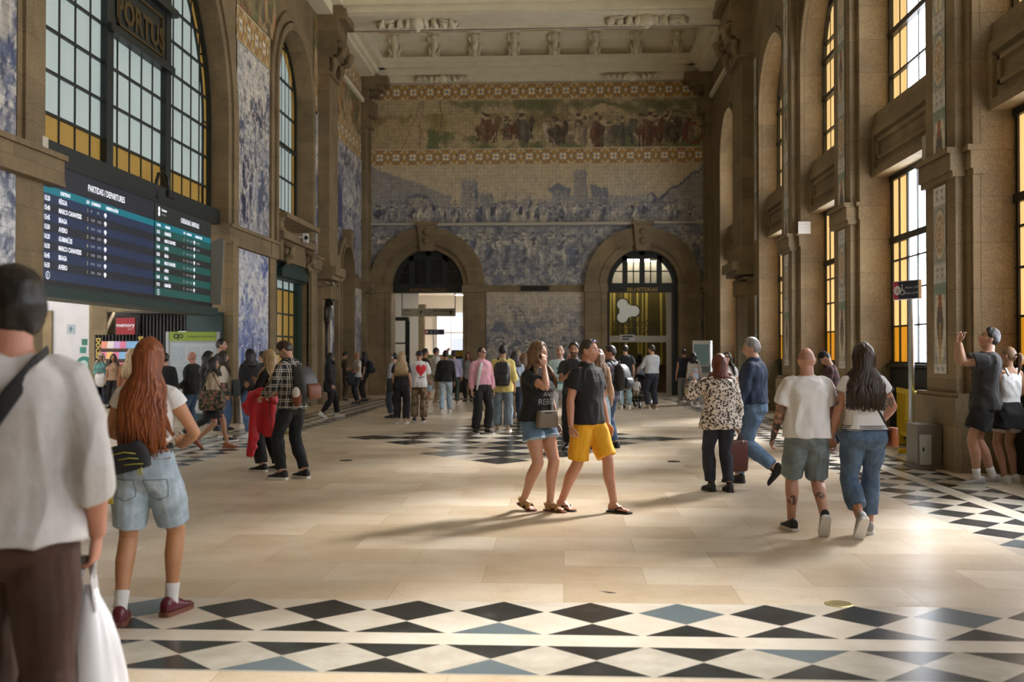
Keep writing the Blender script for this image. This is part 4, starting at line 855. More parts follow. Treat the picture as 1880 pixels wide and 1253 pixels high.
s = MB(); s.box(.2,.32,-.12,.12,-.16,.1); s.build('camera_body', mat('white plastic'), o); s = MB(); s.disc((.3,-.121,-.03), .06, (1,0,0), (0,0,1)); s.build('lens', BLACK, o)
# ------------------------------------------------------------------ end wall: cable duct, letters, grilles
s = MB(); s.box(-7.6, 5.4, YB-.2, YB-.035, 6.6, 6.68); s.box(-5.4, -5.2, YB-.26, YB-.035, 6.58, 6.74); s.box(2.75, 3.15, YB-.26, YB-.035, 6.6, 6.76); s.box(5.1, 5.35, YB-.22, YB-.035, 6.58, 6.73); s.box(-5.3, 3.0, YB-.26, YB-.035, 6.56, 6.64)
tag(s.build('cable_duct', mat('pale duct', (.46,.42,.34), .5)), 'long pale horizontal cable duct crossing the blue end wall mural', 'duct')
s = MB(); wbox(s, WB, -1.65, -.55, -.13, -.07, 4.03, 4.22); 
for i in range(22): wbox(s, WB, -1.63+.05*i, -1.6+.05*i, -.15, -.13, 4.05, 4.2)
tag(s.build('vent_grille', BLACK), 'dark rectangular vent grille on the impost band between the doorways', 'vent')
def door_head(n, c, r, glass, word, lit):
    root = struct(empty('window_%d' % n, WB(c, .3, 4.2))); base = Vector(WB(c, .3, 4.2)); Wl = lambda u, v, z: tuple(Vector(WB(u, v, z))-base)
    f = MB(); arch_band(f, c, r-.2, r+.01, ZI0, Wl, .2, .38); wbox(f, Wl, c-r, c+r, .16, .4, 4.2, 4.34); wbox(f, Wl, c-r, c+r, .18, .4, 3.98, 4.22)
    for u in (-.66, 0, .66): wbox(f, Wl, c+u-.1, c+u+.1, .2, .38, 4.3, ZI0+math.sqrt(r*r-u*u)-.05)
    for u in (-.33, .33): wbox(f, Wl, c+u-.02, c+u+.02, .24, .34, 4.3, ZI0+math.sqrt(r*r-u*u)-.1)
    for u0, u1 in ((-1.1,-.66), (-.66,-.06), (.06,.66), (.66,1.1)): wbox(f, Wl, c+u0, c+u1, .24, .34, 4.78, 4.82)
    for u0, u1 in ((-.6,-.06), (.06,.6)):
        f.prism([(c+u0, ZI0+1.0), (c+(u0+u1)/2, ZI0+1.06), (c+u1, ZI0+1.0), (c+u1, ZI0+1.3), (c+u0, ZI0+1.3)], .22, .36, lambda p, d, q: Wl(p, d, q))
    f.build('frame', GREENBLK, root); g = MB(); arch_fill(g, c, r-.02, ZI0, 4.3, Wl, .3); g.build('glass', glass, root)
    s = MB(); text(s, word, .2, WB(c, .172, 4.02), (1,0,0), (0,0,1), 'CENTER', .006, sx=1.05)
    o = tag(s.build('door_lettering', lit), 'gilt capital letters %s over the %s end doorway' % (word, 'left' if c < 0 else 'right'), 'lettering'); return root
CLEAR = mat('clear pane', (1,1,1), .02, fn=lambda t: None); CLEAR.node_tree.nodes['Principled BSDF'].inputs['Transmission Weight'].default_value = 1; CLEAR.node_tree.nodes['Principled BSDF'].inputs['IOR'].default_value = 1.02
GOLDL = mat('gilt letters', (.36,.24,.07), .4, .3)
DARKGL = mat('dark fanlight glass', (.015,.014,.012), .15)
door_head(30, DL[0], DL[1], DARKGL, 'INFORMAÇÕES', mat('dim gilt letters', (.16,.09,.03), .5)); door_head(31, DR[0], DR[1], CLEAR, 'BILHETEIRAS', GOLDL)
# room behind the left doorway
RW = mat('room white', (.72,.69,.64), .7)
r_ = MB(); r_.quad((-9.5,39.2,0), (-1.5,39.2,0), (-1.5,47,0), (-9.5,47,0)); struct(r_.build('floor_lobby', FLOOR))
r_ = MB(); r_.box(-9.6,-9.5,39.3,47,0,4.4); r_.box(-1.5,-1.4,39.3,47,0,4.4); r_.box(-9.5,-6.05,46.8,47,0,4.4); r_.box(-6.05,-1.5,46.8,47,3.55,4.4); r_.box(-7.6,-6.3,42.9,43.1,0,4.4); struct(r_.build('wall_lobby', RW))
r_ = MB(); r_.box(-9.6,-1.4,39.3,47,4.35,4.5); struct(r_.build('ceiling_lobby', RW))
r_ = MB()
for x in (-6.05, -4.6, -4.15, -2.2): r_.box(x-.1, x+.1, 46.75, 46.95, 0, 3.6)
for x in (-5.3, -3.6): r_.box(x-.02, x+.02, 46.85, 46.9, 0, 3.55)
for z in (1.0, 2.6): r_.box(-6.0, -2.2, 46.85, 46.9, z-.03, z+.03)
struct(r_.build('window_32', mat('window grey', (.5,.48,.46), .5)))
r_ = MB(); r_.box(-6.35,-6.05,43.0,43.3,0,3.4); r_.box(-6.37,-6.0,42.95,43.35,3.4,3.75); r_.box(-7.35,-7.1,41.2,41.5,3.4,3.8); struct(r_.build('trim_12', STONE_L))
r_ = MB(); r_.box(-7.2,-7.0,40.2,40.3,0,3.2); r_.box(-6.5,-6.32,40.6,40.7,0,3.1); r_.box(-7.2,-6.32,40.3,40.4,2.95,3.1)
for z in (1.0,2.0): r_.box(-7.2,-6.4,40.4,40.45,z,z+.06)
struct(r_.build('door_3', GREENBLK))
for (x, y) in ((-4.72, 40.9), (-4.35, 44.5)):
    s = MB(); s.box(-.55,.55,-.08,.08,-.06,0); o = tag(s.build('ceiling_light', mat('light housing', (.7,.7,.7), .5), loc=(x, y, 4.3)), 'white fluorescent ceiling light of the lobby behind the left doorway, %s one' % ('nearer' if y < 42 else 'farther'), 'lamp', 'lobby ceiling lights')
    s = MB(); s.box(-.5,.5,-.06,.06,-.075,-.06); s.build('tube', mat('fluorescent', (1,1,1), .4, emit=(1,.96,.85), es=60), o)
sg = empty('direction_sign', at_y(787, 574, 39.9)); tag(sg, 'beige hanging direction sign with P and arrow inside the left doorway', 'sign')
s = MB(); s.box(-1.05, 1.05, -.05, .05, -.16, .16); s.build('board', mat('beige sign', (.42,.38,.29), .5), sg)
s = MB(); s.box(-1.09,-1.06,-.03,.03,-.16,.95); s.box(1.06,1.09,-.03,.03,-.16,.95); s.build('hanger', BLACK, sg)
s = MB(); text(s, 'P', .24, (-.36,-.053,-.085), bold=.01); s.disc((-.02,-.053,0), .115, (1,0,0), (0,0,1), r0=.1); text(s, 'MD', .08, (-.075,-.053,-.03)); text(s, 'Metro do Porto', .1, (.17,-.053,.03), bold=.003); text(s, 'Metro', .06, (.17,-.053,-.07)); text(s, 'Saída 2', .1, (-1.0,-.053,.04), bold=.003); text(s, 'Exit', .06, (-1.0,-.053,-.04)); text(s, 'Rua da Madeira', .06, (-1.0,-.053,-.11))
s.add([(.8,-.053,0), (.9,-.053,.1), (1.0,-.053,0)], [(0,1,2)]); s.box(.875,.925,-.054,-.052,-.1,.01); s.box(-.44,-.43,-.054,-.052,-.15,.15); s.box(-.17,-.16,-.054,-.052,-.15,.15); s.build('lettering', mat('black lettering'), sg)
def metro_sign(pos, h, w_, label, rz=0, S=1):
    m = empty('metro_sign', (pos[0], pos[1], 0), rz); tag(m, label, 'sign')
    s = MB(); s.tube([(0,.075,0),(0,.075,h-.18*S)], .045 if S > .9 else .03, 14); s.lathe([(.16,0),(.16,.015),(.05,.03),(.05,.06)], n=20); s.build('post', mat('grey post', (.50,.55,.62), .35, .6), m, True)
    s = MB(); s.box(-w_/2, w_/2, -.03, .03, h-.3*S, h); pl = s.build('plate', mat('grey rim', (.62,.62,.64), .4, .3), m)
    s = MB(); s.box(-w_/2+.012, w_/2-.012, -.035, -.03, h-.3*S+.012, h-.012, 0); s.box(-w_/2+.012, -w_/2+w_*.22, -.037, -.03, h-.3*S+.012, h-.012, 1)
    s.build('face', [mat('sign navy', (.012,.014,.035), .35), mat('sign crimson', (.45,.03,.09), .4)], pl)
    s = MB(); x = -w_/2+w_*.19; z = h-.15*S; s.disc((x,-.04,z), .075*S, (1,0,0), (0,0,1), r0=.03*S); s.disc((x,-.041,z), .018*S, (1,0,0), (0,0,1))
    x = -w_/2+w_*.38; s.disc((x,-.04,z+.075*S), .015*S, (1,0,0), (0,0,1)); s.box(x-.014*S, x+.008*S, -.04, -.038, z, z+.05*S); s.disc((x+.005*S,-.04,z-.035*S), .045*S, (1,0,0), (0,0,1), r0=.033*S); s.box(x, x+.05*S, -.04, -.038, z-.01*S, z+.003*S); s.box(x+.04*S, x+.052*S, -.04, -.038, z-.07*S, z)
    text(s, 'Acesso | Lift', .055*S, (-w_/2+w_*.5, -.04, z+.02*S)); text(s, 'Metro do Porto', .055*S, (-w_/2+w_*.5, -.04, z-.07*S)); s.build('lettering', mat('sign white ink', (.7,.7,.74), .5), pl)
p = at_y(796, 610, 43.2); metro_sign((p.x, p.y), p.z+.12, .95, 'dark blue metro lift sign on a thin post, seen through the left doorway', 0, .8)
# cash machine, green information desk glimpsed through the left door
s = MB(); s.box(-.35,.35,-.3,.3,0,1.75); s.box(-.3,.3,-.34,-.3,.95,1.0); p = at_y(846, 690, 41.0); a = tag(s.build('cash_machine', BLACK, loc=(p.x, 41.0, 0)), 'black cash machine with yellow panels just inside the left doorway', 'cash machine')
s = MB(); s.box(-.28,.28,-.32,-.3,1.5,1.7); s.box(-.25,.25,-.33,-.3,.65,.92); s.build('panel', mat('yellow panel', (.55,.45,.03), .5), a); s = MB(); s.box(-.24,.24,-.315,-.3,1.05,1.4); s.build('screen', emi('atm screen', (.06,.09,.12), 1), a); s = MB(); text(s, 'ATM', .15, (0,-.325,1.53), align='CENTER'); s.build('lettering', mat('black lettering'), a)
s = MB(); s.box(-1.05,1.05,-.3,.3,0,1.42); p = at_y(806, 700, 44.6); a = tag(s.build('information_desk', mat('desk grey', (.42,.38,.36), .6), loc=(p.x, 44.6, 0)), 'grey information counter with a green top strip behind the left doorway', 'counter'); s = MB(); s.box(-1.06,1.06,-.31,.31,1.42,1.56); s.build('top_strip', mat('leaf green', (.10,.17,.02), .5), a)
# street outside the lobby window
fc = MB(); fc.box(-16, 6, 58, 58.4, 0, 14)
fb = empty('street_building', (-4, 58, 0)); tag(fb, 'pale street facade glimpsed through the lobby window', 'building')
fc = MB(); fc.box(-12, 12, 0, .4, 0, 14); fc.build('wall', mat('pale facade', (.62,.62,.66), .8), fb)
for i in range(5):
    for j in range(3):
        s = MB(); s.box(-.5,.5,-.06,.05,0,1.7); o = s.build('window', mat('facade window', (.30,.33,.40), .3), fb, loc=(-4.2+2.1*i, -.02, .8+3.0*j))
fl = MB(); fl.quad((-16,47,-.004), (8,47,-.004), (8,58,-.004), (-16,58,-.004)); struct(fl.build('street', mat('street paving', (.4,.4,.4), .8)))
# ticket office behind the right doorway
OFF = mat('office yellow', rough=.7, fn=lambda t: t.col(t.ramp(t.math('SINE', t.math('MULTIPLY', t.noise(t.map(t.coord(), (1.6,0,.02)), 2.0, 2), 22)), [(.2, (.10,.075,.01)), (.55, (.42,.30,.03)), (.85, (.60,.47,.10))])))
r_ = MB(); r_.box(-.5,6.5,43.0,43.2,0,5.7); r_.box(-.6,-.5,39.3,43,0,5.7); r_.box(6.5,6.6,39.3,43,0,5.7); struct(r_.build('wall_office', OFF))
r_ = MB(); r_.box(-.6,6.6,39.3,43.2,5.7,5.8); struct(r_.build('ceiling_office', RW)); r_ = MB(); r_.quad((-.6,39.2,0),(6.6,39.2,0),(6.6,43,0),(-.6,43,0)); struct(r_.build('floor_office', FLOOR))
for i in range(4):
    s = MB(); s.box(-1.3,1.3,-.06,.06,-.05,0); o = tag(s.build('ceiling_light', mat('light housing'), loc=(2.2+1.5*(i % 2), 40.3+.75*i, 5.45)), 'long fluorescent ceiling light of the ticket office, seen through the right fanlight', 'lamp', 'ticket office lights')
    s = MB(); s.box(-1.25,1.25,-.045,.045,-.065,-.05); s.build('tube', mat('office tube', (1,1,1), .4, emit=(1,.96,.85), es=22), o)
r_ = MB(); r_.box(-.5,6.5,41.2,41.3,4.15,5.7); struct(r_.build('wall_bulkhead', mat('office cream', (.55,.50,.38), .7)))
root = struct(empty('door_4', (DR[0], YB+.35, 0))); b_ = DR[1]
f = MB(); f.box(-b_, -b_+.1, -.1, .1, 0, 4.0); f.box(b_-.22, b_, -.1, .1, 0, 4.0); f.build('frame', GREENBLK, root)
f = MB(); f.box(b_-.42, b_-.22, -.06, .06, 0, 4.0); f.box(-b_+.1, b_-.42, -.08, .08, 2.05, 2.3); f.box(-.3, .02, -.085, -.08, 2.12, 2.2); f.build('glazing_bar', mat('office frame', (.34,.31,.24), .5), root)
f = MB(); f.box(-b_+.1, b_-.42, -.005, .005, 0, 4.0); f.build('glass', CLEAR, root)
cx_ = -.58; f = MB()
for x, z in ((-.17,3.52), (-.17,3.02), (.27,3.26)): f.disc((cx_+x, -.014, z), .21, (1,0,0), (0,0,1))
f.add([(cx_-.3,-.0135,3.5),(cx_-.1,-.0135,3.6),(cx_+.36,-.0135,3.38),(cx_+.3,-.0135,3.1),(cx_-.1,-.0135,2.95),(cx_-.28,-.0135,3.05)], [(0,1,2,3,4,5)]); f.build('logo', mat('logo white', (.80,.80,.72), .5), root)
f = MB()
for x, z in ((-.17,3.52), (-.17,3.02), (.27,3.26)): f.disc((cx_+x, -.010, z), .26, (1,0,0), (0,0,1))
tag(f.build('logo_rim', mat('logo dark', (.03,.028,.01), .5), root), 'dark rim of the logo')
f = MB(); text(f, 'CENTRO DA', .34, (-1.12, -.012, 2.66), sx=.85); text(f, 'MOBILIDADE', .34, (-.95, -.012, 2.36), sx=.82); f.build('lettering', mat('olive letters', (.02,.018,.006), .5), root)
f = MB(); f.box(-.85, -.28, -.1, -.085, 2.1, 2.34); f.build('notice', mat('paper notice', (.52,.52,.48), .6), root); f = MB(); f.box(-.78,-.35,-.105,-.1,2.24,2.3); f.box(-.78,-.5,-.105,-.1,2.14,2.2); f.build('print', mat('black lettering'), root)
s = MB(); s.box(-1.0,1.0,-.3,.3,0,1.1); s.box(-1.05,1.05,-.36,.3,1.1,1.15); tag(s.build('ticket_counter', mat('counter brown', (.10,.06,.03), .5), loc=(3.4, 41.9, 0)), 'brown ticket counter inside the glazed ticket office', 'counter')
# ticket kiosk by the right corner
p = ground(1290, 742); kk = empty('ticket_machine', (p.x, p.y, 0), R(-14)); tag(kk, 'white framed ticket machine standing near the right end corner', 'ticket machine')
s = MB(); s.box(-.28,.28,-.2,.3,0,1.25); s.box(-.28,-.23,-.3,.3,1.25,2.0); s.box(.23,.28,-.3,.3,1.25,2.0); s.box(-.28,.28,-.32,.3,1.9,2.02); s.build('housing', mat('machine white', (.66,.68,.66), .4), kk)
s = MB(); s.box(-.23,.23,-.1,.28,1.25,1.9); s.build('screen', emi('machine screen', (.05,.07,.06), 1), kk); s = MB(); s.box(-.25,.25,-.28,-.2,1.0,1.2); s.build('tray', mat('machine grey', (.2,.22,.22), .4), kk)
# ------------------------------------------------------------------ right side: metro sign, barriers, cabinet, drains
p = ground(1668, 800); metro_sign((5.43, 16.05), 2.76, .56, 'dark blue and crimson lift sign on a grey post before the nearest right window', R(-66), 1)
YEL = mat('yellow plastic', (.72,.50,.015), .45)
def barrier(u, label, rz):
    e = empty('plastic_barrier', (5.76, 16.95, 0), rz); e.scale = (1.35, 1, .98); tag(e, label, 'barrier')
    s = MB(); s.box(-.95,.95,-.035,.035,.93,1.02); s.box(-.95,.95,-.03,.03,.2,.29)
    for x in (-.95,-.74,.68,.89): s.box(x, x+.06, -.025, .025, .29, .93)
    for x in (-.58,-.42,.36,.52): s.box(x, x+.05, -.02, .02, .29, .93)
    s.box(-.3,.3,-.012,.012,.55,.93); s.box(-.3,.3,-.025,.025,.5,.55)
    for k in range(4): s.box(-.28+.17*k, -.23+.17*k, -.02, .02, .29, .5)
    s.box(-.09,.09,-.04,.04,.88,.93); s.build('panel', YEL, e)
    for x in (-.7, .7): s = MB(); s.box(x-.04,x+.04,-.04,.04,.1,.25); s.box(x-.05,x+.05,-.3,.3,.02,.1); s.box(x-.05,x+.05,-.3,-.22,0,.05); s.box(x-.05,x+.05,.22,.3,0,.05); s.build('foot', YEL, e)
barrier(0, 'yellow plastic crowd barrier in front of the dark boarded right window', R(79.5))
p = ground(1712, 838); cb = empty('floor_cabinet', (5.06, 14.3, 0)); tag(cb, 'low grey metal cabinet at the foot of the nearest right pilaster', 'cabinet')
s = MB(); s.box(-.17,.16,-.22,.22,.05,.62); s.box(-.2,.18,-.25,.25,0,.05); s.build('body', mat('cabinet grey', (.16,.14,.11), .5), cb); s = MB(); s.box(-.14,.02,-.23,-.22,.06,.48); s.build('door', mat('cabinet pale', (.40,.40,.34), .4), cb); s = MB(); s.box(-.1,-.08,-.24,-.23,.25,.3); s.build('latch', BLACK, cb)
for (px, py, r0, m_, lab) in ((1540,1110,.088,mat('brass drain', (.42,.33,.12), .4, .5),'round brass floor drain beside the diamond border at lower right'), (635,846,.1,BRONZE,'round dark floor drain on the marble left of centre'), (1237,848,.1,BRONZE,'round dark floor drain on the marble right of the couple')):
    p = ground(px, py); s = MB(); s.lathe([(r0,-.002),(r0,.003),(r0*.9,.006),(r0*.88,.004),(0.001,.004)], n=32); o = tag(s.build('floor_drain', m_, loc=(p.x, p.y, 0)), lab, 'drain', 'floor drains'); s = MB()
    for i in range(-3, 4):
        for j in range(-3, 4):
            if i*i+j*j < 11: s.lathe([(r0*.07,.0045),(r0*.07,.0052),(.0005,.0052)], (i*r0*.24, j*r0*.24, 0), 8)
    s.build('grate_hole', BLACK, o)
s = MB(); p = ground(1117, 1088); s.add([(p.x-.055,p.y+.03,.002),(p.x+.06,p.y-.02,.002),(p.x-.0,p.y-.03,.002)], [(0,1,2)]); tag(s.build('floor_chip', mat('broken tile', (.05,.03,.02), .8)), 'small broken chip in the beige floor just above the diamond border', 'chip')

p = at_y(1475, 423, 23.36); s = MB(); s.box(-.14,.14,-.02,0,-.14,.14); o = tag(s.build('wall_plate', mat('white enamel', (.62,.6,.55), .4), loc=(p.x+.02, 23.36, p.z+.06)), 'small square white plate high on the lit stone reveal of the third right bay', 'plate'); s = MB(); [s.box(-.13, .13, -.022, -.02, -.07+.07*k-.003, -.07+.07*k+.003) for k in range(3)]; s.build('groove', mat('plate shadow line', (.3,.29,.27), .5), o)
s = MB(); s.box(-.09,.09,-.1,.1,0,.42); o = tag(s.build('speaker', mat('pale grey box', (.34,.31,.26), .5), loc=(5.46, 15.1, 4.44)), 'pale grey loudspeaker box above the ledge of the nearest right pilaster', 'speaker'); s = MB(); [s.box(-.08, .08, -.104, -.1, .05+.04*k, .065+.04*k) for k in range(8)]; s.build('grille', BLACK, o)
# ------------------------------------------------------------------ people
V = Vector
def interp(tab, z):
    if z <= tab[0][0]: return tab[0][1:]
    for a, b in zip(tab, tab[1:]):
        if z <= b[0]:
            t = (z-a[0])/(b[0]-a[0]); t = t*t*(3-2*t)*.5+t*.5
            return tuple(x+(y-x)*t for x, y in zip(a[1:], b[1:]))
    return tab[-1][1:]
#            z    half width, front, back
TORSO_M = [(.40,.17,.12,.12), (.78,.165,.105,.115), (.86,.172,.112,.128), (.93,.170,.115,.125), (1.02,.158,.110,.105), (1.10,.150,.108,.098), (1.20,.160,.112,.105), (1.30,.172,.118,.115), (1.38,.170,.108,.112), (1.43,.128,.085,.095), (1.46,.090,.068,.076), (1.49,.064,.058,.062), (1.52,.056,.056,.058)]
TORSO_F = [(.40,.18,.12,.13), (.78,.172,.105,.125), (.86,.182,.108,.138), (.93,.172,.105,.125), (1.02,.142,.098,.098), (1.09,.130,.096,.088), (1.18,.140,.108,.094), (1.27,.150,.132,.102), (1.36,.148,.100,.100), (1.425,.112,.075,.085), (1.46,.074,.056,.064), (1.49,.052,.048,.052), (1.52,.048,.048,.050)]
ARM = [(0,.054), (.2,.055), (.5,.047), (.95,.039), (1.0,.039), (1.25,.042), (1.6,.034), (2.0,.026)]
LEG = [(0,.084), (.2,.088), (.5,.077), (.9,.058), (1.0,.056), (1.35,.059), (1.7,.043), (2.0,.036)]
def remesh(mb, vox, smooth=4, fac=.5):
    me = bpy.data.meshes.new('tmp'); me.from_pydata([tuple(v) for v in mb.v], [], mb.f)
    o = bpy.data.objects.new('tmp', me); COL.objects.link(o)
    r = o.modifiers.new('r', 'REMESH'); r.mode = 'VOXEL'; r.voxel_size = vox; r.use_smooth_shade = True
    if smooth: s = o.modifiers.new('s', 'SMOOTH'); s.iterations = smooth; s.factor = fac
    out = bpy.data.meshes.new_from_object(o.evaluated_get(bpy.context.evaluated_depsgraph_get()))
    bpy.data.objects.remove(o); bpy.data.meshes.remove(me); return out
def coords(me): a = np.empty(len(me.vertices)*3, dtype=np.float32); me.vertices.foreach_get('co', a); return a.reshape(-1, 3)
def normals(me): a = np.empty(len(me.vertices)*3, dtype=np.float32); me.vertices.foreach_get('normal', a); return a.reshape(-1, 3)
_rs3 = np.random.RandomState(3); _T3 = _rs3.random((37, 41, 43)).astype(np.float32)
def n3(P, sc):
    p = P*np.array(sc, dtype=np.float32)+50.0; i = np.floor(p).astype(int); f = p-i; f = f*f*(3-2*f); r = 0
    for a in (0, 1):
        for b in (0, 1):
            for c in (0, 1):
                w = (f[:, 0] if a else 1-f[:, 0])*(f[:, 1] if b else 1-f[:, 1])*(f[:, 2] if c else 1-f[:, 2])
                r = r+w*_T3[(i[:, 0]+a) % 37, (i[:, 1]+b) % 41, (i[:, 2]+c) % 43]
    return r-.5
def folds(me, amp, seed=0, sc=(10,10,5)):
    P = coords(me); N = normals(me)
    tw = P+np.stack([n3(P+seed, (3,3,3))*.25, n3(P+seed+3, (3,3,3))*.25, n3(P+seed+7, (4,4,4))*.18], 1).astype(np.float32)
    h = (1-np.abs(n3(tw+seed, sc))*5)*.6+n3(tw+seed+5, tuple(2.2*x for x in sc))*.7
    P += N*(amp*2.1*np.clip(h-.15, -1.3, 1.1))[:, None]; me.vertices.foreach_set('co', P.ravel()); me.update()
SKIN = mat('skin', rough=.5, fn=lambda t: (t.col(t.mix(1, t.node('ShaderNodeVertexColor', layer_name='Col').outputs[0], t.ramp(t.noise(t.coord(), 14, 4), [(.3, (.90,.86,.85)), (.7, (1.05,1.03,1.02))]), 'MULTIPLY')), t.b.inputs['Subsurface Weight'].__setattr__('default_value', .06), t.b.inputs['Subsurface Radius'].__setattr__('default_value', (.02,.008,.004))))
def cloth_bump(t, s=.35):
    co = t.coord(); a = t.noise(t.map(co, (7,7,4)), 1.6, 4, .6); b = t.noise(co, 260, 2); t.bump(t.math('ADD', a, t.math('MULTIPLY', b, .12)), s, .02)
def cloth(name, c, var=.16, rough=.85):
    def fn(t):
        n = t.noise(t.coord(), 6, 4, .6); lo = tuple(x*(1-var) for x in c); hi = tuple(min(1, x*(1+var)) for x in c)
        t.col(t.ramp(n, [(.3, lo), (.7, hi)])); cloth_bump(t); t.b.inputs['Sheen Weight'].default_value = .04
    return mat(name, rough=rough, fn=fn)
def denim(name, c):
    def fn(t):
        co = t.coord(); n = t.noise(co, 7, 5, .65); m = t.noise(t.map(co, (180,180,420)), 1, 2)
        a = t.ramp(n, [(.28, tuple(x*.62 for x in c)), (.5, c), (.74, tuple(min(1, x*1.45+.015) for x in c))])
        t.col(t.mix(1, a, t.ramp(m, [(.3, (.86,)*3), (.7, (1.08,)*3)]), 'MULTIPLY')); cloth_bump(t, .4)
    return mat(name, rough=.85, fn=fn)
def plaid(name, base, stripe, line, sx=.11, th=.35):
    def fn(t):
        co = t.coord(); sp = t.node('ShaderNodeSeparateXYZ'); t.l(co, sp.inputs[0])
        nn = t.node('ShaderNodeSeparateXYZ'); t.l(t.coord('Normal'), nn.inputs[0]); sel = t.math('GREATER_THAN', t.math('ABSOLUTE', nn.outputs[0]), .75)
        h = t.math('ADD', t.math('MULTIPLY', sp.outputs[1], sel), t.math('MULTIPLY', sp.outputs[0], t.math('SUBTRACT', 1, sel)))
        fx = t.math('FRACT', t.math('ADD', t.math('DIVIDE', h, sx), 50)); fz = t.math('FRACT', t.math('DIVIDE', sp.outputs[2], sx))
        band = lambda f, a, b: t.math('MULTIPLY', t.math('GREATER_THAN', f, a), t.math('LESS_THAN', f, b))
        c = t.mix(t.math('MULTIPLY', t.math('ADD', band(fx, 0, th), band(fz, 0, th)), .5), base, stripe)
        l = t.math('MAXIMUM', t.math('MAXIMUM', band(fx, .5, .58), band(fz, .5, .58)), t.math('MAXIMUM', band(fx, .76, .84), band(fz, .76, .84)))
        t.col(t.mix(l, c, line)); cloth_bump(t)
    return mat(name, rough=.85, fn=fn)
def hair_mat(name, c, c2=None):
    def fn(t):
        n = t.noise(t.map(t.coord(), (38,38,3.5)), 1.3, 4, .65); d = c2 or tuple(min(1, x*2.1) for x in c)
        t.col(t.ramp(n, [(.35, tuple(x*.55 for x in c)), (.55, c), (.78, d)])); t.bump(n, .5, .01); t.b.inputs['Roughness'].default_value = .42
    return mat(name, rough=.42, fn=fn)
HEAD_H = .118
def head_pt(th, ph):
    """surface of the head; th longitude from the face (+y), ph latitude; returns local point"""
    cx, sx = math.cos(th), math.sin(th); cz, sz = math.cos(ph), math.sin(ph)
    x, y, z = sx*cz, cx*cz, sz
    X, Y, Z = .075*x, .095*y, .120*z
    if z < 0:
        X *= 1-.36*(-z)**1.4; Y *= 1-.10*(-z)
        if y < 0: Y *= 1-.55*(-z)**1.2
        else: Y *= 1+.10*(-z)
    else: Y *= 1.03 if y < 0 else .98
    g = lambda a, b, s: math.exp(-((X-a)/s)**2-((Z-b)/s)**2)
    if y > 0:
        Y += .026*math.exp(-(X/.012)**2)*math.exp(-((Z+.024)/.018)**2)+.010*math.exp(-(X/.010)**2)*math.exp(-((Z-.004)/.02)**2)
        Y += .004*math.exp(-(X/.045)**2)*math.exp(-((Z-.034)/.012)**2)
        for s in (-1, 1): Y -= .010*g(s*.030, .012, .017); Y += .004*g(s*.042, -.028, .022)
        Y += .0035*math.exp(-(X/.022)**2)*(math.exp(-((Z+.058)/.006)**2)+math.exp(-((Z+.072)/.006)**2)); Y -= .003*math.exp(-(X/.02)**2)*math.exp(-((Z+.085)/.008)**2)
        Y += .008*math.exp(-(X/.022)**2)*math.exp(-((Z+.102)/.014)**2)
    return V((X, Y, Z))
def hair_shell(style, nu=56, nv=36, seed=0):
    """cap of hair over the skull"""
    rs = random.Random(seed); rings = []
    for i in range(nv+1):
        ph = -PI/2+.03+(PI-.06)*i/nv; ring = []
        for j in range(nu):
            th = 2*PI*j/nu; p = head_pt(th, ph); a = abs((th+PI) % (2*PI)-PI)
            if style == 'short': line = interp([(0,.80), (.5,.70), (.95,.42), (1.2,.10), (1.45,.02), (1.75,-.02), (2.1,-.42), (PI,-.62)], a)[0]; tk = .012+.010*max(0, math.sin(ph))
            elif style == 'nape': line = interp([(0,.80), (.5,.70), (.95,.42), (1.2,.10), (1.45,.02), (1.75,-.10), (2.1,-.8), (PI,-1.15)], a)[0]; tk = .014+.010*max(0, math.sin(ph))
            elif style == 'crop': line = interp([(0,.88), (.5,.78), (.95,.50), (1.2,.15), (1.6,.0), (2.1,-.38), (PI,-.55)], a)[0]; tk = .005+.004*max(0, math.sin(ph))
            else: line = interp([(0,.80), (.4,.70), (.75,.25), (1.0,-.5), (1.3,-.9), (PI,-1.2)], a)[0]; tk = .016+.008*max(0, math.sin(ph))
            m = max(0, min(1, (ph-line)/.22)); m = m*m*(3-2*m)
            n = V((p.x/.075**2, p.y/.095**2, p.z/.12**2)).normalized()
            q = p*38; nz_ = noise.noise(V((q.x+seed, q.y, q.z*.55)))*.5+noise.noise(V((q.x*2.3, q.y*2.3+seed, q.z*1.4)))*.3; ring.append(p+n*((tk+.011*nz_*(1 if style != 'crop' else .4))*m-.006*(1-m)))
        rings.append(ring)
    return rings
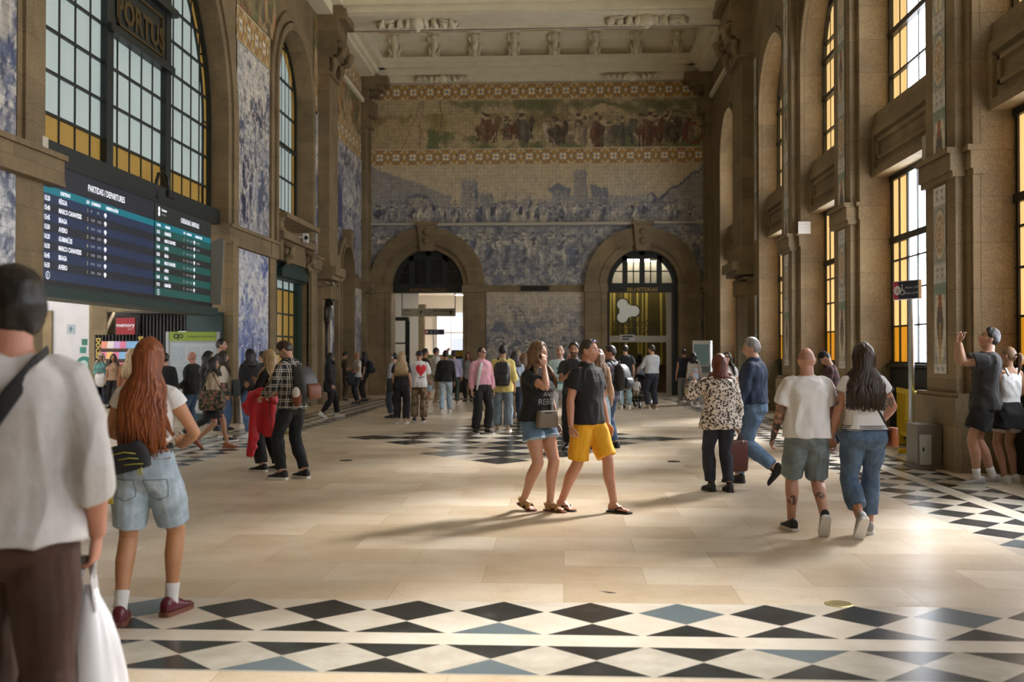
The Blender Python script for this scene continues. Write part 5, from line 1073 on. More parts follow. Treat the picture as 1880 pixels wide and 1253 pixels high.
class Person:
    def __init__(s, pos, H, face, sex='m', feet=None, lean=0, side=0, twist=0, head=(0,0), arms=(None,None), fat=1.0, skin=(.42,.24,.155), vox=.011, hairc=(.02,.014,.01), label='', fx=None, group=None, eyes=False, stubble=0, tattoos=(), makeup=0, bald=False):
        s.T = TORSO_F if sex == 'f' else TORSO_M; s.sex = sex; s.fat = fat; s.k = H/1.75; s.vox = vox; s.pos = V(pos); s.rz = R(face); s.skin = skin; s.hairc = hairc; s.label = label; s.group = group; s.stubble = stubble; s.tattoos = tattoos; s.bald = bald
        s.near = vox <= .0085
        hw = .086 if sex == 'm' else .088; sw = .166 if sex == 'm' else .146; s.lf = 1.0 if sex == 'm' else .93
        feet = feet or [(-.11,.02,0,8,0), (.11,-.02,0,-8,0)]; s.feet = feet
        cx = sum(f[0] for f in feet)/2*.6; cy = sum(f[1] for f in feet)/2; s.ank = [V((f[0], f[1], f[2]+.101)) for f in feet]
        pz = .93
        for sg, a in zip((-1, 1), s.ank):
            d = math.hypot(a.x-(cx+sg*hw), a.y-cy); pz = min(pz, a.z+math.sqrt(max(.01, .848**2-d*d))+.005)
        s.P = V((cx, cy, pz)); s.lean = R(lean); s.side = R(side); s.tw = R(twist)
        s.hip = [s.P+V((sg*hw, 0, -.005)) for sg in (-1, 1)]
        s.knee = [s.ik(h, a, .43, .425, V((math.sin(R(-f[3]))*1.0, 1, .0))) for h, a, f in zip(s.hip, s.ank, feet)]
        s.sh = [s.sp(V((sg*sw, -.008, 1.395))) for sg in (-1, 1)]
        s.neck = s.sp(V((0, -.004, 1.49))); s.hyaw, s.hpit = R(head[0]), R(head[1])
        s.HM = Matrix.Rotation(s.tw*.5+s.hyaw, 3, 'Z') @ Matrix.Rotation(-s.hpit-s.lean*.5, 3, 'X')
        s.hc = s.neck+V((0, 0, 0))+ (Matrix.Rotation(-s.lean*.7-s.hpit*.4, 3, 'X') @ V((0, .018, .122)))
        s.el = []; s.wr = []; s.hd = []; s.arms = arms
        for i, sg in enumerate((-1, 1)):
            a = arms[i] or {}
            w = a.get('hand', (sg*(sw+.075), .045, .83)); w = V(w)
            if a.get('rel'): w = s.hc+V(a['rel'])
            pole = V(a.get('pole', (sg*.6, -1, -.25)))
            e = s.ik(s.sh[i], w, .285, .255, pole); s.el.append(e)
            dd = (w-s.sh[i]); 
            if dd.length > .535: w = s.sh[i]+dd.normalized()*.535
            s.wr.append(w); s.hd.append(a)
        s.body()
    def ik(s, a, b, l1, l2, pole):
        d = b-a; L = min(d.length, l1+l2-.004); u = d.normalized(); c = (l1*l1+L*L-l2*l2)/(2*l1*L); c = max(-1, min(1, c))
        p = pole-u*pole.dot(u); p = p.normalized() if p.length > 1e-4 else u.orthogonal()
        return a+u*(l1*c)+p*(l1*math.sqrt(1-c*c))
    def sp(s, p):
        """from the upright pose into the posed spine; p.z measured for a pelvis at .93"""
        z = p.z-.93; t = max(0, min(1, z/.45))
        q = V((p.x*math.cos(s.tw*t)-p.y*math.sin(s.tw*t), p.x*math.sin(s.tw*t)+p.y*math.cos(s.tw*t), z))
        if z > 0: q = Matrix.Rotation(-s.lean, 3, 'X') @ Matrix.Rotation(s.side, 3, 'Y') @ q
        return s.P+q
    def ring(s, z, ex=0, n=28, wx=0):
        w, f, b = interp(s.T, z); k = s.fat if z < 1.36 else 1+(s.fat-1)*.4
        w = w*(1+(k-1)*.8)+ex+wx; f = f*k*(1+(k-1)*.6)+ex; b = b*(1+(k-1)*.5)+ex; pts = []
        for i in range(n):
            a = 2*PI*i/n; c, q = math.cos(a), math.sin(a); e = .85
            x = w*math.copysign(abs(c)**e, c); y = (f if q > 0 else b)*math.copysign(abs(q)**e, q); pts.append(s.sp(V((x, y, z))))
        return pts
    def torso(s, mb, zs, ex, n=28):
        mb.loft([s.ring(z, ex(z) if callable(ex) else ex, n) for z in zs])
    def limb(s, j, t):
        a, b, c = j; return a.lerp(b, t) if t <= 1 else b.lerp(c, t-1)
    def arm(s, mb, i, t0, t1, ex=lambda t: 0, n=14, root=True):
        j = (s.sh[i], s.el[i], s.wr[i]); ts = [t for t in (0,.12,.3,.5,.7,.85,.95,1.0,1.05,1.15,1.3,1.5,1.75,2.0) if t0 <= t < t1-.02]+[t1]
        pts = [s.limb(j, t) for t in ts]; rad = [interp(ARM, t)[0]*s.lf*(1+(s.fat-1)*.5)+ex(t) for t in ts]
        if root and t0 == 0:
            c = s.sp(V((0, -.008, 1.400))); pts = [s.sh[i].lerp(c, .55)+V((0,0,.005)), s.sh[i].lerp(c, .22)+V((0,0,.008))]+pts; rad = [rad[0]*.95, rad[0]*1.0]+rad
        mb.tube(pts, rad, n)
    def leg(s, mb, i, t0, t1, ex=lambda t: 0, n=16, squash=1.0):
        j = (s.hip[i], s.knee[i], s.ank[i]); ts = [t for t in (0,.15,.3,.5,.7,.85,.95,1.0,1.05,1.15,1.35,1.5,1.7,1.85,2.0) if t0 <= t < t1-.02]+[t1]
        pts = []; rad = []
        for t in ts:
            p = s.limb(j, t); f = V((0, 1, 0)); r = interp(LEG, t)[0]*(1+(s.fat-1)*.6)*(1.03 if s.sex == 'f' and t < .7 else 1)*(1 if t < 1.2 else (.97 if s.sex == 'f' else 1))+ex(t)
            if 1.1 < t < 1.75 and ex(t) < .012: p = p+V((0, -.014*math.sin((t-1.1)/.65*PI), 0))
            pts.append(p); rad.append(r)
        c = s.hip[i]; pts = [c+V((0,0,.10))]+pts; rad = [rad[0]*.9]+rad; mb.tube(pts, rad, n)
    def footM(s, i):
        x, y, z, yaw, pit = s.feet[i]; return Matrix.Translation(s.ank[i]) @ Matrix.Rotation(R(yaw), 4, 'Z') @ Matrix.Rotation(R(-pit), 4, 'X')
    def hand(s, mb, i, n=8):
        a = s.hd[i]; sg = (-1, 1)[i]; w = s.wr[i]; fo = (w-s.el[i]).normalized()
        d = V(a['dir']).normalized() if 'dir' in a else (fo+V((0,.15,0))).normalized()
        nrm = V(a.get('palm', (-sg, 0, 0))); nrm = (nrm-d*nrm.dot(d)); nrm = nrm.normalized() if nrm.length > .05 else d.orthogonal(); lat = d.cross(nrm)*sg  # towards the thumb
        if lat.dot(V(a.get('thumb', (0,1,.2)))) < 0 and 'thumb' in a: lat = -lat
        c = a.get('curl', .45); q = .92 if s.sex == 'f' else 1.0
        mb.tube([w-fo*.03, w, w+d*.03*q, w+d*.06*q, w+d*.085*q], [(.018,.024),(.016,.026),(.017,.036),(.016,.041),(.012,.040)], 12, ref=tuple(nrm))
        for k, (o, L) in enumerate(((.030,.070), (.010,.078), (-.010,.073), (-.029,.057))):
            p = w+d*(.08*q)+lat*(o*q); pts = [p-d*.012, p]; cur = d+lat*(o*1.2); cur.normalize(); ck = c*(1+.12*k) if not isinstance(c, (tuple, list)) else c[k]
            for seg, f_ in ((.45,.7), (.32,1.0), (.25,.7)):
                ang = ck*f_; ax = cur.cross(nrm).normalized(); cur = Matrix.Rotation(ang, 3, ax) @ cur; pts.append(pts[-1]+cur*(L*q*seg))
            mb.tube(pts, [.0095*q,.0098*q,.0088*q,.008*q,.0068*q], n)
        p = w+d*(.022*q)+lat*(.026*q); t1 = (d*.75+lat*.75+nrm*.35).normalized(); t2 = (d*.95+lat*.25+nrm*.45*max(.4, c if not isinstance(c, (tuple, list)) else .6)).normalized()
        mb.tube([p-lat*.012-d*.01, p, p+t1*.034*q, p+t1*.034*q+t2*.030*q, p+t1*.034*q+t2*.052*q], [.013,.0135,.0105,.0095,.0075], n)
        s.palm = getattr(s, 'palm', {}); s.palm[i] = (w+d*.075+nrm*.022, d, nrm, lat)
    def bare_foot(s, mb, i):
        M = s.footM(i); rings = []
        for y, w, zt in ((-.058,.018,-.045), (-.05,.028,-.015), (-.02,.033,.02), (.02,.036,.005), (.07,.040,-.028), (.115,.043,-.048), (.135,.040,-.056)):
            rings.append([M @ V((w*math.cos(a), y, (-.082+zt)/2+(zt+.082)/2*math.sin(a))) for a in [2*PI*k/14 for k in range(14)]])
        mb.loft(rings); sg = (1, -1)[i]
        for k in range(5):
            x = sg*(.031-.0155*k); L = (.062,.052,.046,.038,.03)[k]; r = (.0125,.0095,.009,.0085,.0085)[k]
            mb.tube([M @ V((x, .115, -.066)), M @ V((x, .135, -.065)), M @ V((x, .135+L*.5, -.068)), M @ V((x, .135+L*.8, -.073))], [r, r, r*.95, r*.7], 8)
    def body(s):
        mb = MB(); ZT = [.80,.84,.88,.93,.98,1.03,1.08,1.14,1.2,1.26,1.32,1.37,1.41,1.44,1.465,1.48]
        s.torso(mb, ZT, lambda z: -.004-.012*max(0, min(1, (1.02-z)/.06))-.06*max(0, min(1, (.885-z)/.095))**1.3); nb = s.neck
        mb.tube([s.sp(V((0,-.006,1.42))), nb, nb.lerp(s.hc, .5)+V((0,-.004,0)), s.hc+s.HM @ V((0,-.012,-.04))], [(.068,.066),(.061,.062),(.057,.057),(.058,.058)] if s.sex == 'm' else [(.048,.05),(.046,.046),(.044,.044),(.048,.048)], 16)
        hd = MB(); rings = [[s.hc+s.HM @ head_pt(2*PI*j/40, -PI/2+.02+(PI-.04)*i/30) for j in range(40)] for i in range(31)]; hd.loft(rings)
        for sg in (-1, 1):
            E = s.HM @ Matrix.Rotation(sg*R(-18), 3, 'Z'); hd.ell(s.hc+s.HM @ V((sg*.076, -.012, -.004)), (.008,.019,.030), 10, 8, M=E); hd.ell(s.hc+s.HM @ V((sg*.080, -.018, .006)), (.007,.016,.020), 10, 8, M=E)
        mb.add(hd.v, hd.f)
        for i in (0, 1):
            s.arm(mb, i, 0, 2.0); s.leg(mb, i, 0, 2.0, lambda t: -.016*max(0, min(1, (.46-t)/.1)))
            M = s.footM(i)
            if s.feet_bare: s.bare_foot(mb, i)
            else: mb.tube([s.ank[i]+V((0,0,.02)), M @ V((0,.01,-.03)), M @ V((0,.07,-.055))], [.036,.034,.028], 10)
        hb = MB()
        for i in (0, 1): s.hand(hb, i)
        if s.near: mb.add(hb.v, hb.f)
        me = remesh(mb, s.vox, 2 if s.near else 2, .4)
        if not s.near:
            b = MB(); b.v = [tuple(v.co) for v in me.vertices]; b.f = [tuple(p.vertices) for p in me.polygons]; b.add(hb.v, hb.f)
            bpy.data.meshes.remove(me); me = bpy.data.meshes.new('person'); me.from_pydata(b.v, [], b.f); me.update()
            me.polygons.foreach_set('use_smooth', [True]*len(me.polygons))
        me.name = 'person'; me.materials.clear(); me.materials.append(SKIN)
        P = coords(me); n = len(P); C = np.ones((n, 4), dtype=np.float32); C[:, :3] = s.skin
        Q = (P-np.array(s.hc)) @ np.array(s.HM)
        x, y, z = Q[:, 0], Q[:, 1], Q[:, 2]; hm = (np.abs(x) < .1)*(np.abs(y) < .13)*(np.abs(z) < .13)
        def tint(m, c): m = np.clip(m, 0, 1)[:, None]; C[:, :3] = C[:, :3]*(1-m)+np.array(c)*m
        fr = hm*(y > .04); sk = np.array(s.skin)
        tint(fr*np.exp(-(x/.024)**4-((z+.064)/.011)**4), sk*np.array((1.0,.62,.60)) if s.sex == 'm' else (.40,.10,.10))
        for q in (-1, 1):
            tint(fr*np.exp(-((x-q*.033)/.019)**4-((z-.034-.004*np.cos(x*30))/.006)**2)*.85, np.array(s.hairc)*1.2+.01)
            tint(fr*np.exp(-((x-q*.031)/.016)**4-((z-.012)/.0075)**2)*.8, (.10,.06,.045)); tint(hm*np.exp(-((x-q*.045)/.02)**2-((z+.025)/.02)**2)*.3*(y > .02), sk*np.array((1.1,.75,.7)))
        if s.stubble: tint(hm*(z < -.03)*(y > -.01)*s.stubble*(1-np.exp(-(x/.022)**4-((z+.064)/.011)**4)), np.array(s.hairc)*1.5+.01)
        if s.bald: tint(hm*(z > .01)*(z < .075)*(y < .05)*.22, np.array(s.hairc)*2+.03)
        for (c, r, st) in s.tattoos:
            d = np.linalg.norm((P-np.array(c))/np.array(r), axis=1); tint((d < 1)*(n3(P, (42,42,42)) > -.10)*st, (.03,.035,.04))
        a = me.color_attributes.new('Col', 'FLOAT_COLOR', 'POINT'); a.data.foreach_set('color', C.ravel())
        s.o = link('person', me, None, s.pos, s.rz); s.o.scale = (s.k,)*3
        tag(s.o, s.label, 'person', s.group)
    feet_bare = False
    # ---- clothing
    def garment(s, name, mb, m, amp=.004, smooth=5, cut=None, vox=None, label=None, sl=0.0):
        me = remesh(mb, vox or max(s.vox, .007)*1.0, smooth, .5); me.name = name
        if cut:
            import bmesh
            bm = bmesh.new(); bm.from_mesh(me); bmesh.ops.delete(bm, geom=[f for f in bm.faces if cut(f.calc_center_median())], context='FACES'); bm.to_mesh(me); bm.free()
        if s.near or amp > .0045: folds(me, amp, sum(map(ord, s.label)) % 17)
        me.materials.clear(); me.materials.append(m); me.polygons.foreach_set('use_smooth', [True]*len(me.polygons))
        o = link(name, me, s.o); o.data.update()
        if label: o['label'] = label
        if not cut: s.tuck(me, sl)
        return o
    def tuck(s, gm, sl=0.0):
        """keep the skin under the cloth"""
        G = coords(gm); lo, hi = G.min(0)-.01, G.max(0)+.01; bv = BVHTree.FromPolygons([V(q) for q in G], [tuple(q.vertices) for q in gm.polygons]); P = coords(s.o.data)
        skip = np.zeros(len(P), bool)
        for i in (0, 1):
            tip = s.wr[i]+(s.wr[i]-s.el[i]).normalized()*.2
            for a, b, t0 in ((s.sh[i], s.el[i], 0), (s.el[i], s.wr[i], 1), (s.wr[i], tip, 2)):
                a = np.array(a); d = np.array(b)-a; t = np.clip(((P-a) @ d)/(d @ d), 0, 1); dist = np.linalg.norm(P-a-t[:, None]*d, axis=1); skip |= (dist < .075)*(t+t0 > sl-.04)*((dist < .06)+(t+t0 > .5))
        for i in np.nonzero(((P > lo) & (P < hi)).all(1) & ~skip)[0]:
            v = V(P[i]); q, n, _, d = bv.find_nearest(v, .06)
            if q is None or abs(n.z) > .75: continue
            sd = (v-q).dot(n)
            if -.006 < sd < .05: P[i] = v-n*(sd+.009)
        s.o.data.vertices.foreach_set('co', P.ravel()); s.o.data.update()
    def top(s, name, m, hem=.90, neck=1.475, sl=.62, ex=.014, hx=.026, sx=(.018,.034), amp=.005, cut=None, n=28, label=None, belly=0):
        mb = MB(); zs = [hem+(1.36-hem)*k/9 for k in range(10)]+[1.40, 1.43, 1.455, neck]
        zs = sorted(set(round(z, 4) for z in zs if hem <= z <= neck))
        e = lambda z: (ex+(hx-ex)*max(0, min(1, (1.15-z)/(1.15-hem+1e-6))) if z < 1.15 else ex)*(1 if z < 1.42 else max(.3, (1.5-z)/.08))+belly*math.exp(-((z-1.05)/.12)**2)
        s.torso(mb, zs, e, n)
        for i in (0, 1):
            if sl: s.arm(mb, i, 0, sl, lambda t: (sx[0]*.5+(sx[1]-sx[0]*.5)*min(1, t/sl)**.7))
        return s.garment(name, mb, m, amp, cut=cut, label=label, sl=sl or .4)
    def trousers(s, name, m, t1=1.93, top=1.0, ex=(.008,.014,.02), amp=.005, hipx=.008, label=None):
        mb = MB(); s.torso(mb, [.79,.82,.85,.88,.92,.96,top], lambda z: hipx-.075*max(0, min(1, (.885-z)/.095))**1.3)
        for i in (0, 1):
            f = lambda t: ex[0]+(ex[1]-ex[0])*t if t <= 1 else ex[1]+(ex[2]-ex[1])*(t-1)
            if isinstance(t1, (tuple, list)): s.leg(mb, i, 0, t1[i], f)
            else: s.leg(mb, i, 0, t1, f)
        return s.garment(name, mb, m, amp, label=label)
    def shorts(s, name, m, t1=.85, ex=(.012,.035), top=1.0, amp=.005, label=None, hipx=.010):
        mb = MB(); s.torso(mb, [.79,.82,.85,.88,.92,.96,top], lambda z: hipx-.075*max(0, min(1, (.885-z)/.095))**1.3)
        for i in (0, 1): s.leg(mb, i, 0, t1, lambda t: .004+ex[0]*min(1,t*4)+(ex[1]-ex[0])*t/t1)
        return s.garment(name, mb, m, amp, label=label)
    def skirt(s, name, m, z1=.55, fl=.06, top=1.02):
        mb = MB(); zs = [z1, .65, .72, .80, .88, .94, top]; s.torso(mb, sorted(z for z in set(zs) if z >= z1), lambda z: .012+fl*max(0, (.93-z)/(.93-z1))); return s.garment(name, mb, m, .006)
    def belt(s, z=.99, m=None):
        b = MB(); r0 = s.ring(z-.015, .016); r1 = s.ring(z+.015, .016); b.loft([r0, r1], cap=False); return b.build('belt', m or BLACK, s.o, True)
    def collar(s, m, h=.035):
        b = MB(); c = s.neck; rings = []
        for dz, r in ((-.025,.075), (.0,.072), (.022,.068), (.010,.082), (-.02,.092)):
            rings.append([c+V((r*math.cos(a), r*.95*math.sin(a)-.004-.0*dz, dz+(.0 if math.sin(a) < .6 else -.018))) for a in [2*PI*k/24 for k in range(24)]])
        return b.loft(rings, cap=False).build('collar', m, s.o, True)
    def shoes(s, upper, sole=None, style='sneaker', socks=None, lace=None):
        for i in (0, 1):
            M = s.footM(i)
            if socks:
                b = MB(); a = s.ank[i]; up = (s.knee[i]-a).normalized(); b.tube([M @ V((0,.0,-.03)), a, a+up*.05, a+up*.10], [.043,.041,.042,.046], 14); b.build('sock', socks, s.o, True)
            if style in ('flipflop', 'sandal'):
                b = MB(); out = [(-.075,.022), (-.06,.036), (-.02,.040), (.04,.042), (.10,.050), (.15,.050), (.185,.040), (.205,.02)]
                rg = [[M @ V((w, y, -.100)), M @ V((w, y, -.084)), M @ V((-w, y, -.084)), M @ V((-w, y, -.100))] for y, w in out]; b.loft(rg); so = b.build('shoe', sole or upper, s.o)
                b = MB()
                if style == 'flipflop':
                    for sg in (-1, 1): b.tube([M @ V((.006, .135, -.075)), M @ V((sg*.025, .10, -.038)), M @ V((sg*.044, .055, -.055)), M @ V((sg*.047, .03, -.085))], [(.006,.004)]+[(.009,.005)]*3, 8)
                else:
                    b.tube([M @ V((-.05,.07,-.08)), M @ V((-.03,.08,-.035)), M @ V((.03,.10,-.04)), M @ V((.05,.11,-.08))], [(.02,.006)]*4, 8, ref=(0,1,0)); b.tube([M @ V((-.05,.12,-.08)), M @ V((-.03,.10,-.04)), M @ V((.03,.05,-.02)), M @ V((.05,.03,-.08))], [(.018,.006)]*4, 8, ref=(0,1,0))
                    b.tube([M @ V((-.045,.02,-.07)), M @ V((-.04,-.04,-.03)), M @ V((0,-.075,-.02)), M @ V((.04,-.04,-.03)), M @ V((.045,.02,-.07))], [(.008,.005)]*5, 8)
                b.build('strap', upper, so, True); continue
            b = MB(); rings = []
            for y, w, zt in ((-.082,.018,-.03), (-.075,.032,.008), (-.05,.040,.022), (-.01,.043,.012), (.04,.044,-.008), (.09,.047,-.030), (.14,.046,-.042), (.175,.036,-.050), (.195,.016,-.062)):
                ring = []
                for k in range(16):
                    a = 2*PI*k/16; c, q = math.cos(a), math.sin(a); z0 = -.088
                    ring.append(M @ V((w*math.copysign(abs(c)**.7, c)*(1 if q < .3 else 1-.25*(q-.3)), y, z0+(zt-z0)*(.5+.5*math.copysign(abs(q)**.8, q)))))
                rings.append(ring)
            b.loft(rings); b.tube([M @ V((0,-.015,0)), M @ V((0,-.02,.03))], [(.046,.040),(.044,.040)], 16) if style == 'boot' else None
            o = b.build('shoe', upper, s.o, True)
            if sole:
                b = MB(); out = [(-.088,.022), (-.08,.036), (-.05,.044), (0,.045), (.05,.046), (.10,.051), (.15,.050), (.185,.038), (.204,.016)]
                b.loft([[M @ V((w, y, -.100)), M @ V((w*1.02, y, -.070)), M @ V((-w*1.02, y, -.070)), M @ V((-w, y, -.100))] for y, w in out]); b.build('sole', sole, o)
            if lace:
                b = MB()
                for k in range(4): y = .045+.022*k; z = -.006-.011*k; b.tube([M @ V((-.022,y,z-.004)), M @ V((0,y+.004,z+.005)), M @ V((.022,y,z-.004))], .0035, 6)
                b.build('laces', lace, o, True)
    def h(s, p): return s.hc+s.HM @ V(p)
    def hair(s, m, style='short', length=None, n=None, wave=.012, width=1.0, part_front=True, seed=1, lift=0, name='hair', front=True):
        b = MB(); rg = hair_shell(style if style in ('short', 'crop', 'nape') else 'long', seed=seed); b.loft([[s.hc+s.HM @ p for p in r] for r in rg])
        rs = random.Random(seed)
        if length:
            n = n or (110 if s.near else 44); r0 = .0125 if s.near else .021; endz = s.neck.z-length
            for k in range(n):
                u = (k+.5)/n; a = (u-.5)*2; th = PI+a*2.05*width; th = th if front else PI+a*1.5*width; lay = rs.random()
                p0 = s.h(head_pt(th, .85)*1.08); p1 = s.h(head_pt(th, .1)*(1.13+.07*lay)); p2 = s.h(head_pt(th, -.45)*(1.25+.10*lay)+V((0,-.01,-.02)))
                sideness = math.sin(th)*-1; ca = math.cos(th)
                zz = endz+rs.uniform(-.02,.05)*(length/.3)+.25*length*(abs(a)**3)*.5
                sx_ = (.060+.055*lay)*-1*math.sin(th+PI)*(1+.5*length); 
                def back(x, z):
                    w_, f_, b_ = interp(s.T, max(1.0, min(1.5, z-s.P.z+.93))); xx = max(-.98, min(.98, x/(w_+.04))); return (b_+.028+.02*lay)*math.sqrt(1-xx*xx)
                x0 = math.sin(th)*(.095+.02*lay); pts = [p0, p1, p2]; zb = min(p2.z, s.neck.z+.03); q = 4
                fr = 1 if ca > .35 else 0
                for j in range(1, q+1):
                    f = j/q; z = p2.z+(zz-p2.z)*f; x = x0*(1+.5*f)+rs.uniform(-1, 1)*wave*f+wave*math.sin(9*f+k)
                    if ca > .1: y = interp([(0,p2.y), (.5, s.sp(V((0,0,max(1.0,z-s.P.z+.93)))).y+.11), (1, s.sp(V((0,0,max(1.0,z-s.P.z+.93)))).y+.135)], f)[0]
                    else: y = s.sp(V((0,0,max(1.0, min(1.5, z-s.P.z+.93))))).y-back(x, z); y = y if f > .3 else p2.y*(1-f/.3)+y*(f/.3)
                    pts.append(V((s.hc.x*(1-f)+s.P.x*f*.0+x+s.hc.x*f, y-lift*f, z)))
                b.tube(pts, [r0*.7, r0*1.1, r0*1.2]+[r0*1.25]*(q-2)+[r0*.9, r0*.25], 6)
        return b.build(name, m, s.o, True)
    def ponytail(s, m, length=.22, z=.0, bun=False):
        b = MB(); c = V((0, -.105, .03+z))
        if bun: b.ell(s.h(c+V((0,-.02,0))), (.042,.04,.042)); 
        else: b.tube([s.h(c), s.h(c+V((0,-.03,.012))), s.h(c+V((0,-.052,-.005))), s.h(c+V((.004,-.058,-.05))), s.h(c+V((.006,-.05,-length*.6))), s.h(c+V((.01,-.035,-length)))], [.016,.024,.030,.030,.024,.006], 12)
        return b.build('ponytail', m, s.o, True)
    def cap(s, m, brim=True, back=False, hat=False):
        b = MB(); rings = []
        for i in range(9):
            ph = .38+(PI/2-.42)*i/8; rings.append([s.h(head_pt(2*PI*j/28, ph)*1.13+V((0,0,.012))) for j in range(28)])
        b.loft(rings)
        if brim:
            g = -1 if back else 1; arc = [(.085*math.sin(a), g*(.085*math.cos(a))) for a in [-1.1+2.2*k/10 for k in range(11)]]
            top = [s.h((x, y*1.15, .052)) for x, y in arc]; far = [s.h((x*1.05, y*1.15+g*(.075*math.cos(x/.085*1.2)), .036)) for x, y in arc]; lo = [p+V((0,0,-.006)) for p in far]; b.loft([top, far, lo, [p+V((0,0,-.006)) for p in top]], cap=False, closed=False)
        if hat:
            r1 = [s.h(head_pt(2*PI*j/28, .36)*1.14+V((0,0,.012))) for j in range(28)]; r2 = [s.h(head_pt(2*PI*j/28, .15)*1.62+V((0,0,-.005))) for j in range(28)]; b.loft([r1, r2, [p+V((0,0,-.005)) for p in r2]], cap=False)
        return b.build('hat' if hat else 'cap', m, s.o, True)
    def glasses(s, m, up=0, lens=True, frame=None):
        b = MB(); z = .012+up; y = .093-.04*min(1, up*12); 
        tl = s.HM @ Matrix.Rotation(R(55) if up else 0, 3, 'X')
        if up: y, z = .066, .108
        for sg in (-1, 1): b.ell(s.h((sg*.034, y, z)), (.032,.007,.022), 14, 8, M=tl @ Matrix.Rotation(R(-12*sg), 3, 'Z'))
        o = b.build('sunglasses', m, s.o, True); b = MB(); b.tube([s.h((-.01, y, z+.006)), s.h((.01, y, z+.006))], .004, 6)
        for sg in (-1, 1): b.tube([s.h((sg*.060, y-.004, z+.008)), s.h((sg*.080, .03, z+.006)), s.h((sg*.082, -.03, z-.002))], .004, 6)
        b.build('frame', frame or BLACK, o, True); return o
    def eyes(s):
        for sg in (-1, 1):
            b = MB(); c = V((sg*.031, .0665, .012)); b.ell(s.h(c), (.0135,.0125,.0085), 12, 8); e = b.build('eye', mat('eye white', (.62,.58,.55), .2), s.o, True)
            b = MB(); b.ell(s.h(c+V((0,.0090,0))), (.0068,.0045,.0068), 10, 6); b.build('iris', mat('iris', (.035,.03,.03), .15), e, True)
    # ---- things the person carries: top-level objects placed with the person
    def thing(s, name, label, cat): o = empty(name, s.pos, s.rz); o.scale = (s.k,)*3; return tag(o, label, cat)
    def hang(s, mb, name, m, parent=None, smooth=True): return mb.build(name, m, parent, smooth)
    def phone(s, i, label, c=(.02,.02,.022), up=(0,0,1), d=None):
        p, dd, n, lat = s.palm[i]; u = V(d).normalized() if d else lat; w = n.cross(u).normalized(); n2 = u.cross(w)
        M = Matrix.Translation(p) @ Matrix((u, w, n2)).transposed().to_4x4(); b = MB(); b.box(-.036,.036,-.074,.074,-.004,.004, M=M)
        o = b.build('phone', mat('phone %s' % str(c), c, .3), None, False, s.pos, s.rz); o.scale = (s.k,)*3; tag(o, label, 'phone'); b = MB(); b.box(-.033,.033,-.070,.070,.004,.005, M=M); b.build('screen', mat('phone screen', (.02,.02,.025), .1, emit=(.25,.27,.3), es=.5), o); return o
    def backpack(s, label, m, z=1.22, ex=.03, size=1.0, pocket=None, strap=None, off=0):
        t = s.thing('backpack', label, 'backpack'); c = s.sp(V((off, 0, z))); yb = interp(s.T, z)[2]+ex; B = (Matrix.Rotation(-s.lean, 3, 'X') @ Matrix.Rotation(s.tw*.6, 3, 'Z'))
        L = lambda p: c+B @ V(p); b = MB(); rings = []
        for zz, w, d in ((-.24,.10,.05), (-.22,.14,.085), (-.1,.155,.105), (.05,.15,.095), (.15,.135,.075), (.20,.10,.05), (.215,.05,.03)):
            w *= size; d *= size; zz *= size; rings.append([L((w*math.copysign(abs(math.cos(a))**.6, math.cos(a)), -yb-d+d*math.copysign(abs(math.sin(a))**.6, math.sin(a)), zz)) for a in [2*PI*k/20 for k in range(20)]])
        b.loft(rings); b.build('pack', m, t, True); b = MB(); rings = []
        for zz, w, d in ((-.21,.09,.02), (-.19,.115,.04), (-.06,.12,.045), (-.02,.11,.02)):
            w *= size; d *= size; zz *= size; rings.append([L((w*math.cos(a), -yb-.19*size-d*.6+d*math.sin(a), zz)) for a in [2*PI*k/18 for k in range(18)]])
        b.loft(rings); b.build('pocket', pocket or m, t, True)
        for sg in (-1, 1):
            b = MB(); q = lambda x, y, z_: s.sp(V((x, y, z_)))
            fz = interp(s.T, 1.30)[1]+.032
            b.tube([L((sg*.07, -yb-.0, .15*size)), q(sg*.088, -.06, 1.475), q(sg*.105, .02, 1.485), q(sg*.115, .085, 1.42), q(sg*.125, fz*.92, 1.30), q(sg*.15, .05, 1.15), L((sg*.12, -yb+.02, -.17*size))], [(.022,.007)]*7, 8, ref=(1,0,0)); b.build('strap', strap or m, t, True)
        b = MB(); b.tube([L((-.03,-yb-.01,.2*size)), L((-.025,-yb-.02,.25*size)), L((.025,-yb-.02,.25*size)), L((.03,-yb-.01,.2*size))], .008, 8); b.build('handle', strap or m, t, True); return t
    def sling(s, t, m, a, b_, side, wd=.018, ex=.026):
        """strap over one shoulder, down across to the other hip; side = shoulder side"""
        b = MB(); f = []; 
        for k in range(13):
            th = 2*PI*k/12; 
            zc = a+(b_-a)*(.5-.5*math.cos(th)); x = side*.105*math.cos(th)-side*0*.01
            w, fr, bk = interp(s.T, zc); w = w*s.fat; xx = side*(.10+(-.19-.10)*(.5-.5*math.cos(th)))
            xx = max(-w-.02, min(w+.02, xx)); r = math.sqrt(max(0, 1-(xx/(w+.03))**2)); y = (fr*s.fat if math.sin(th) > 0 else bk)+ex; y = y*r*math.copysign(min(1, abs(math.sin(th))*1.6), math.sin(th)) if True else 0
            f.append(s.sp(V((xx, y, zc))))
        b.tube(f, [(wd,.005)]*13, 8, ref=(0,0,1)); return b.build('strap', m, t, True)
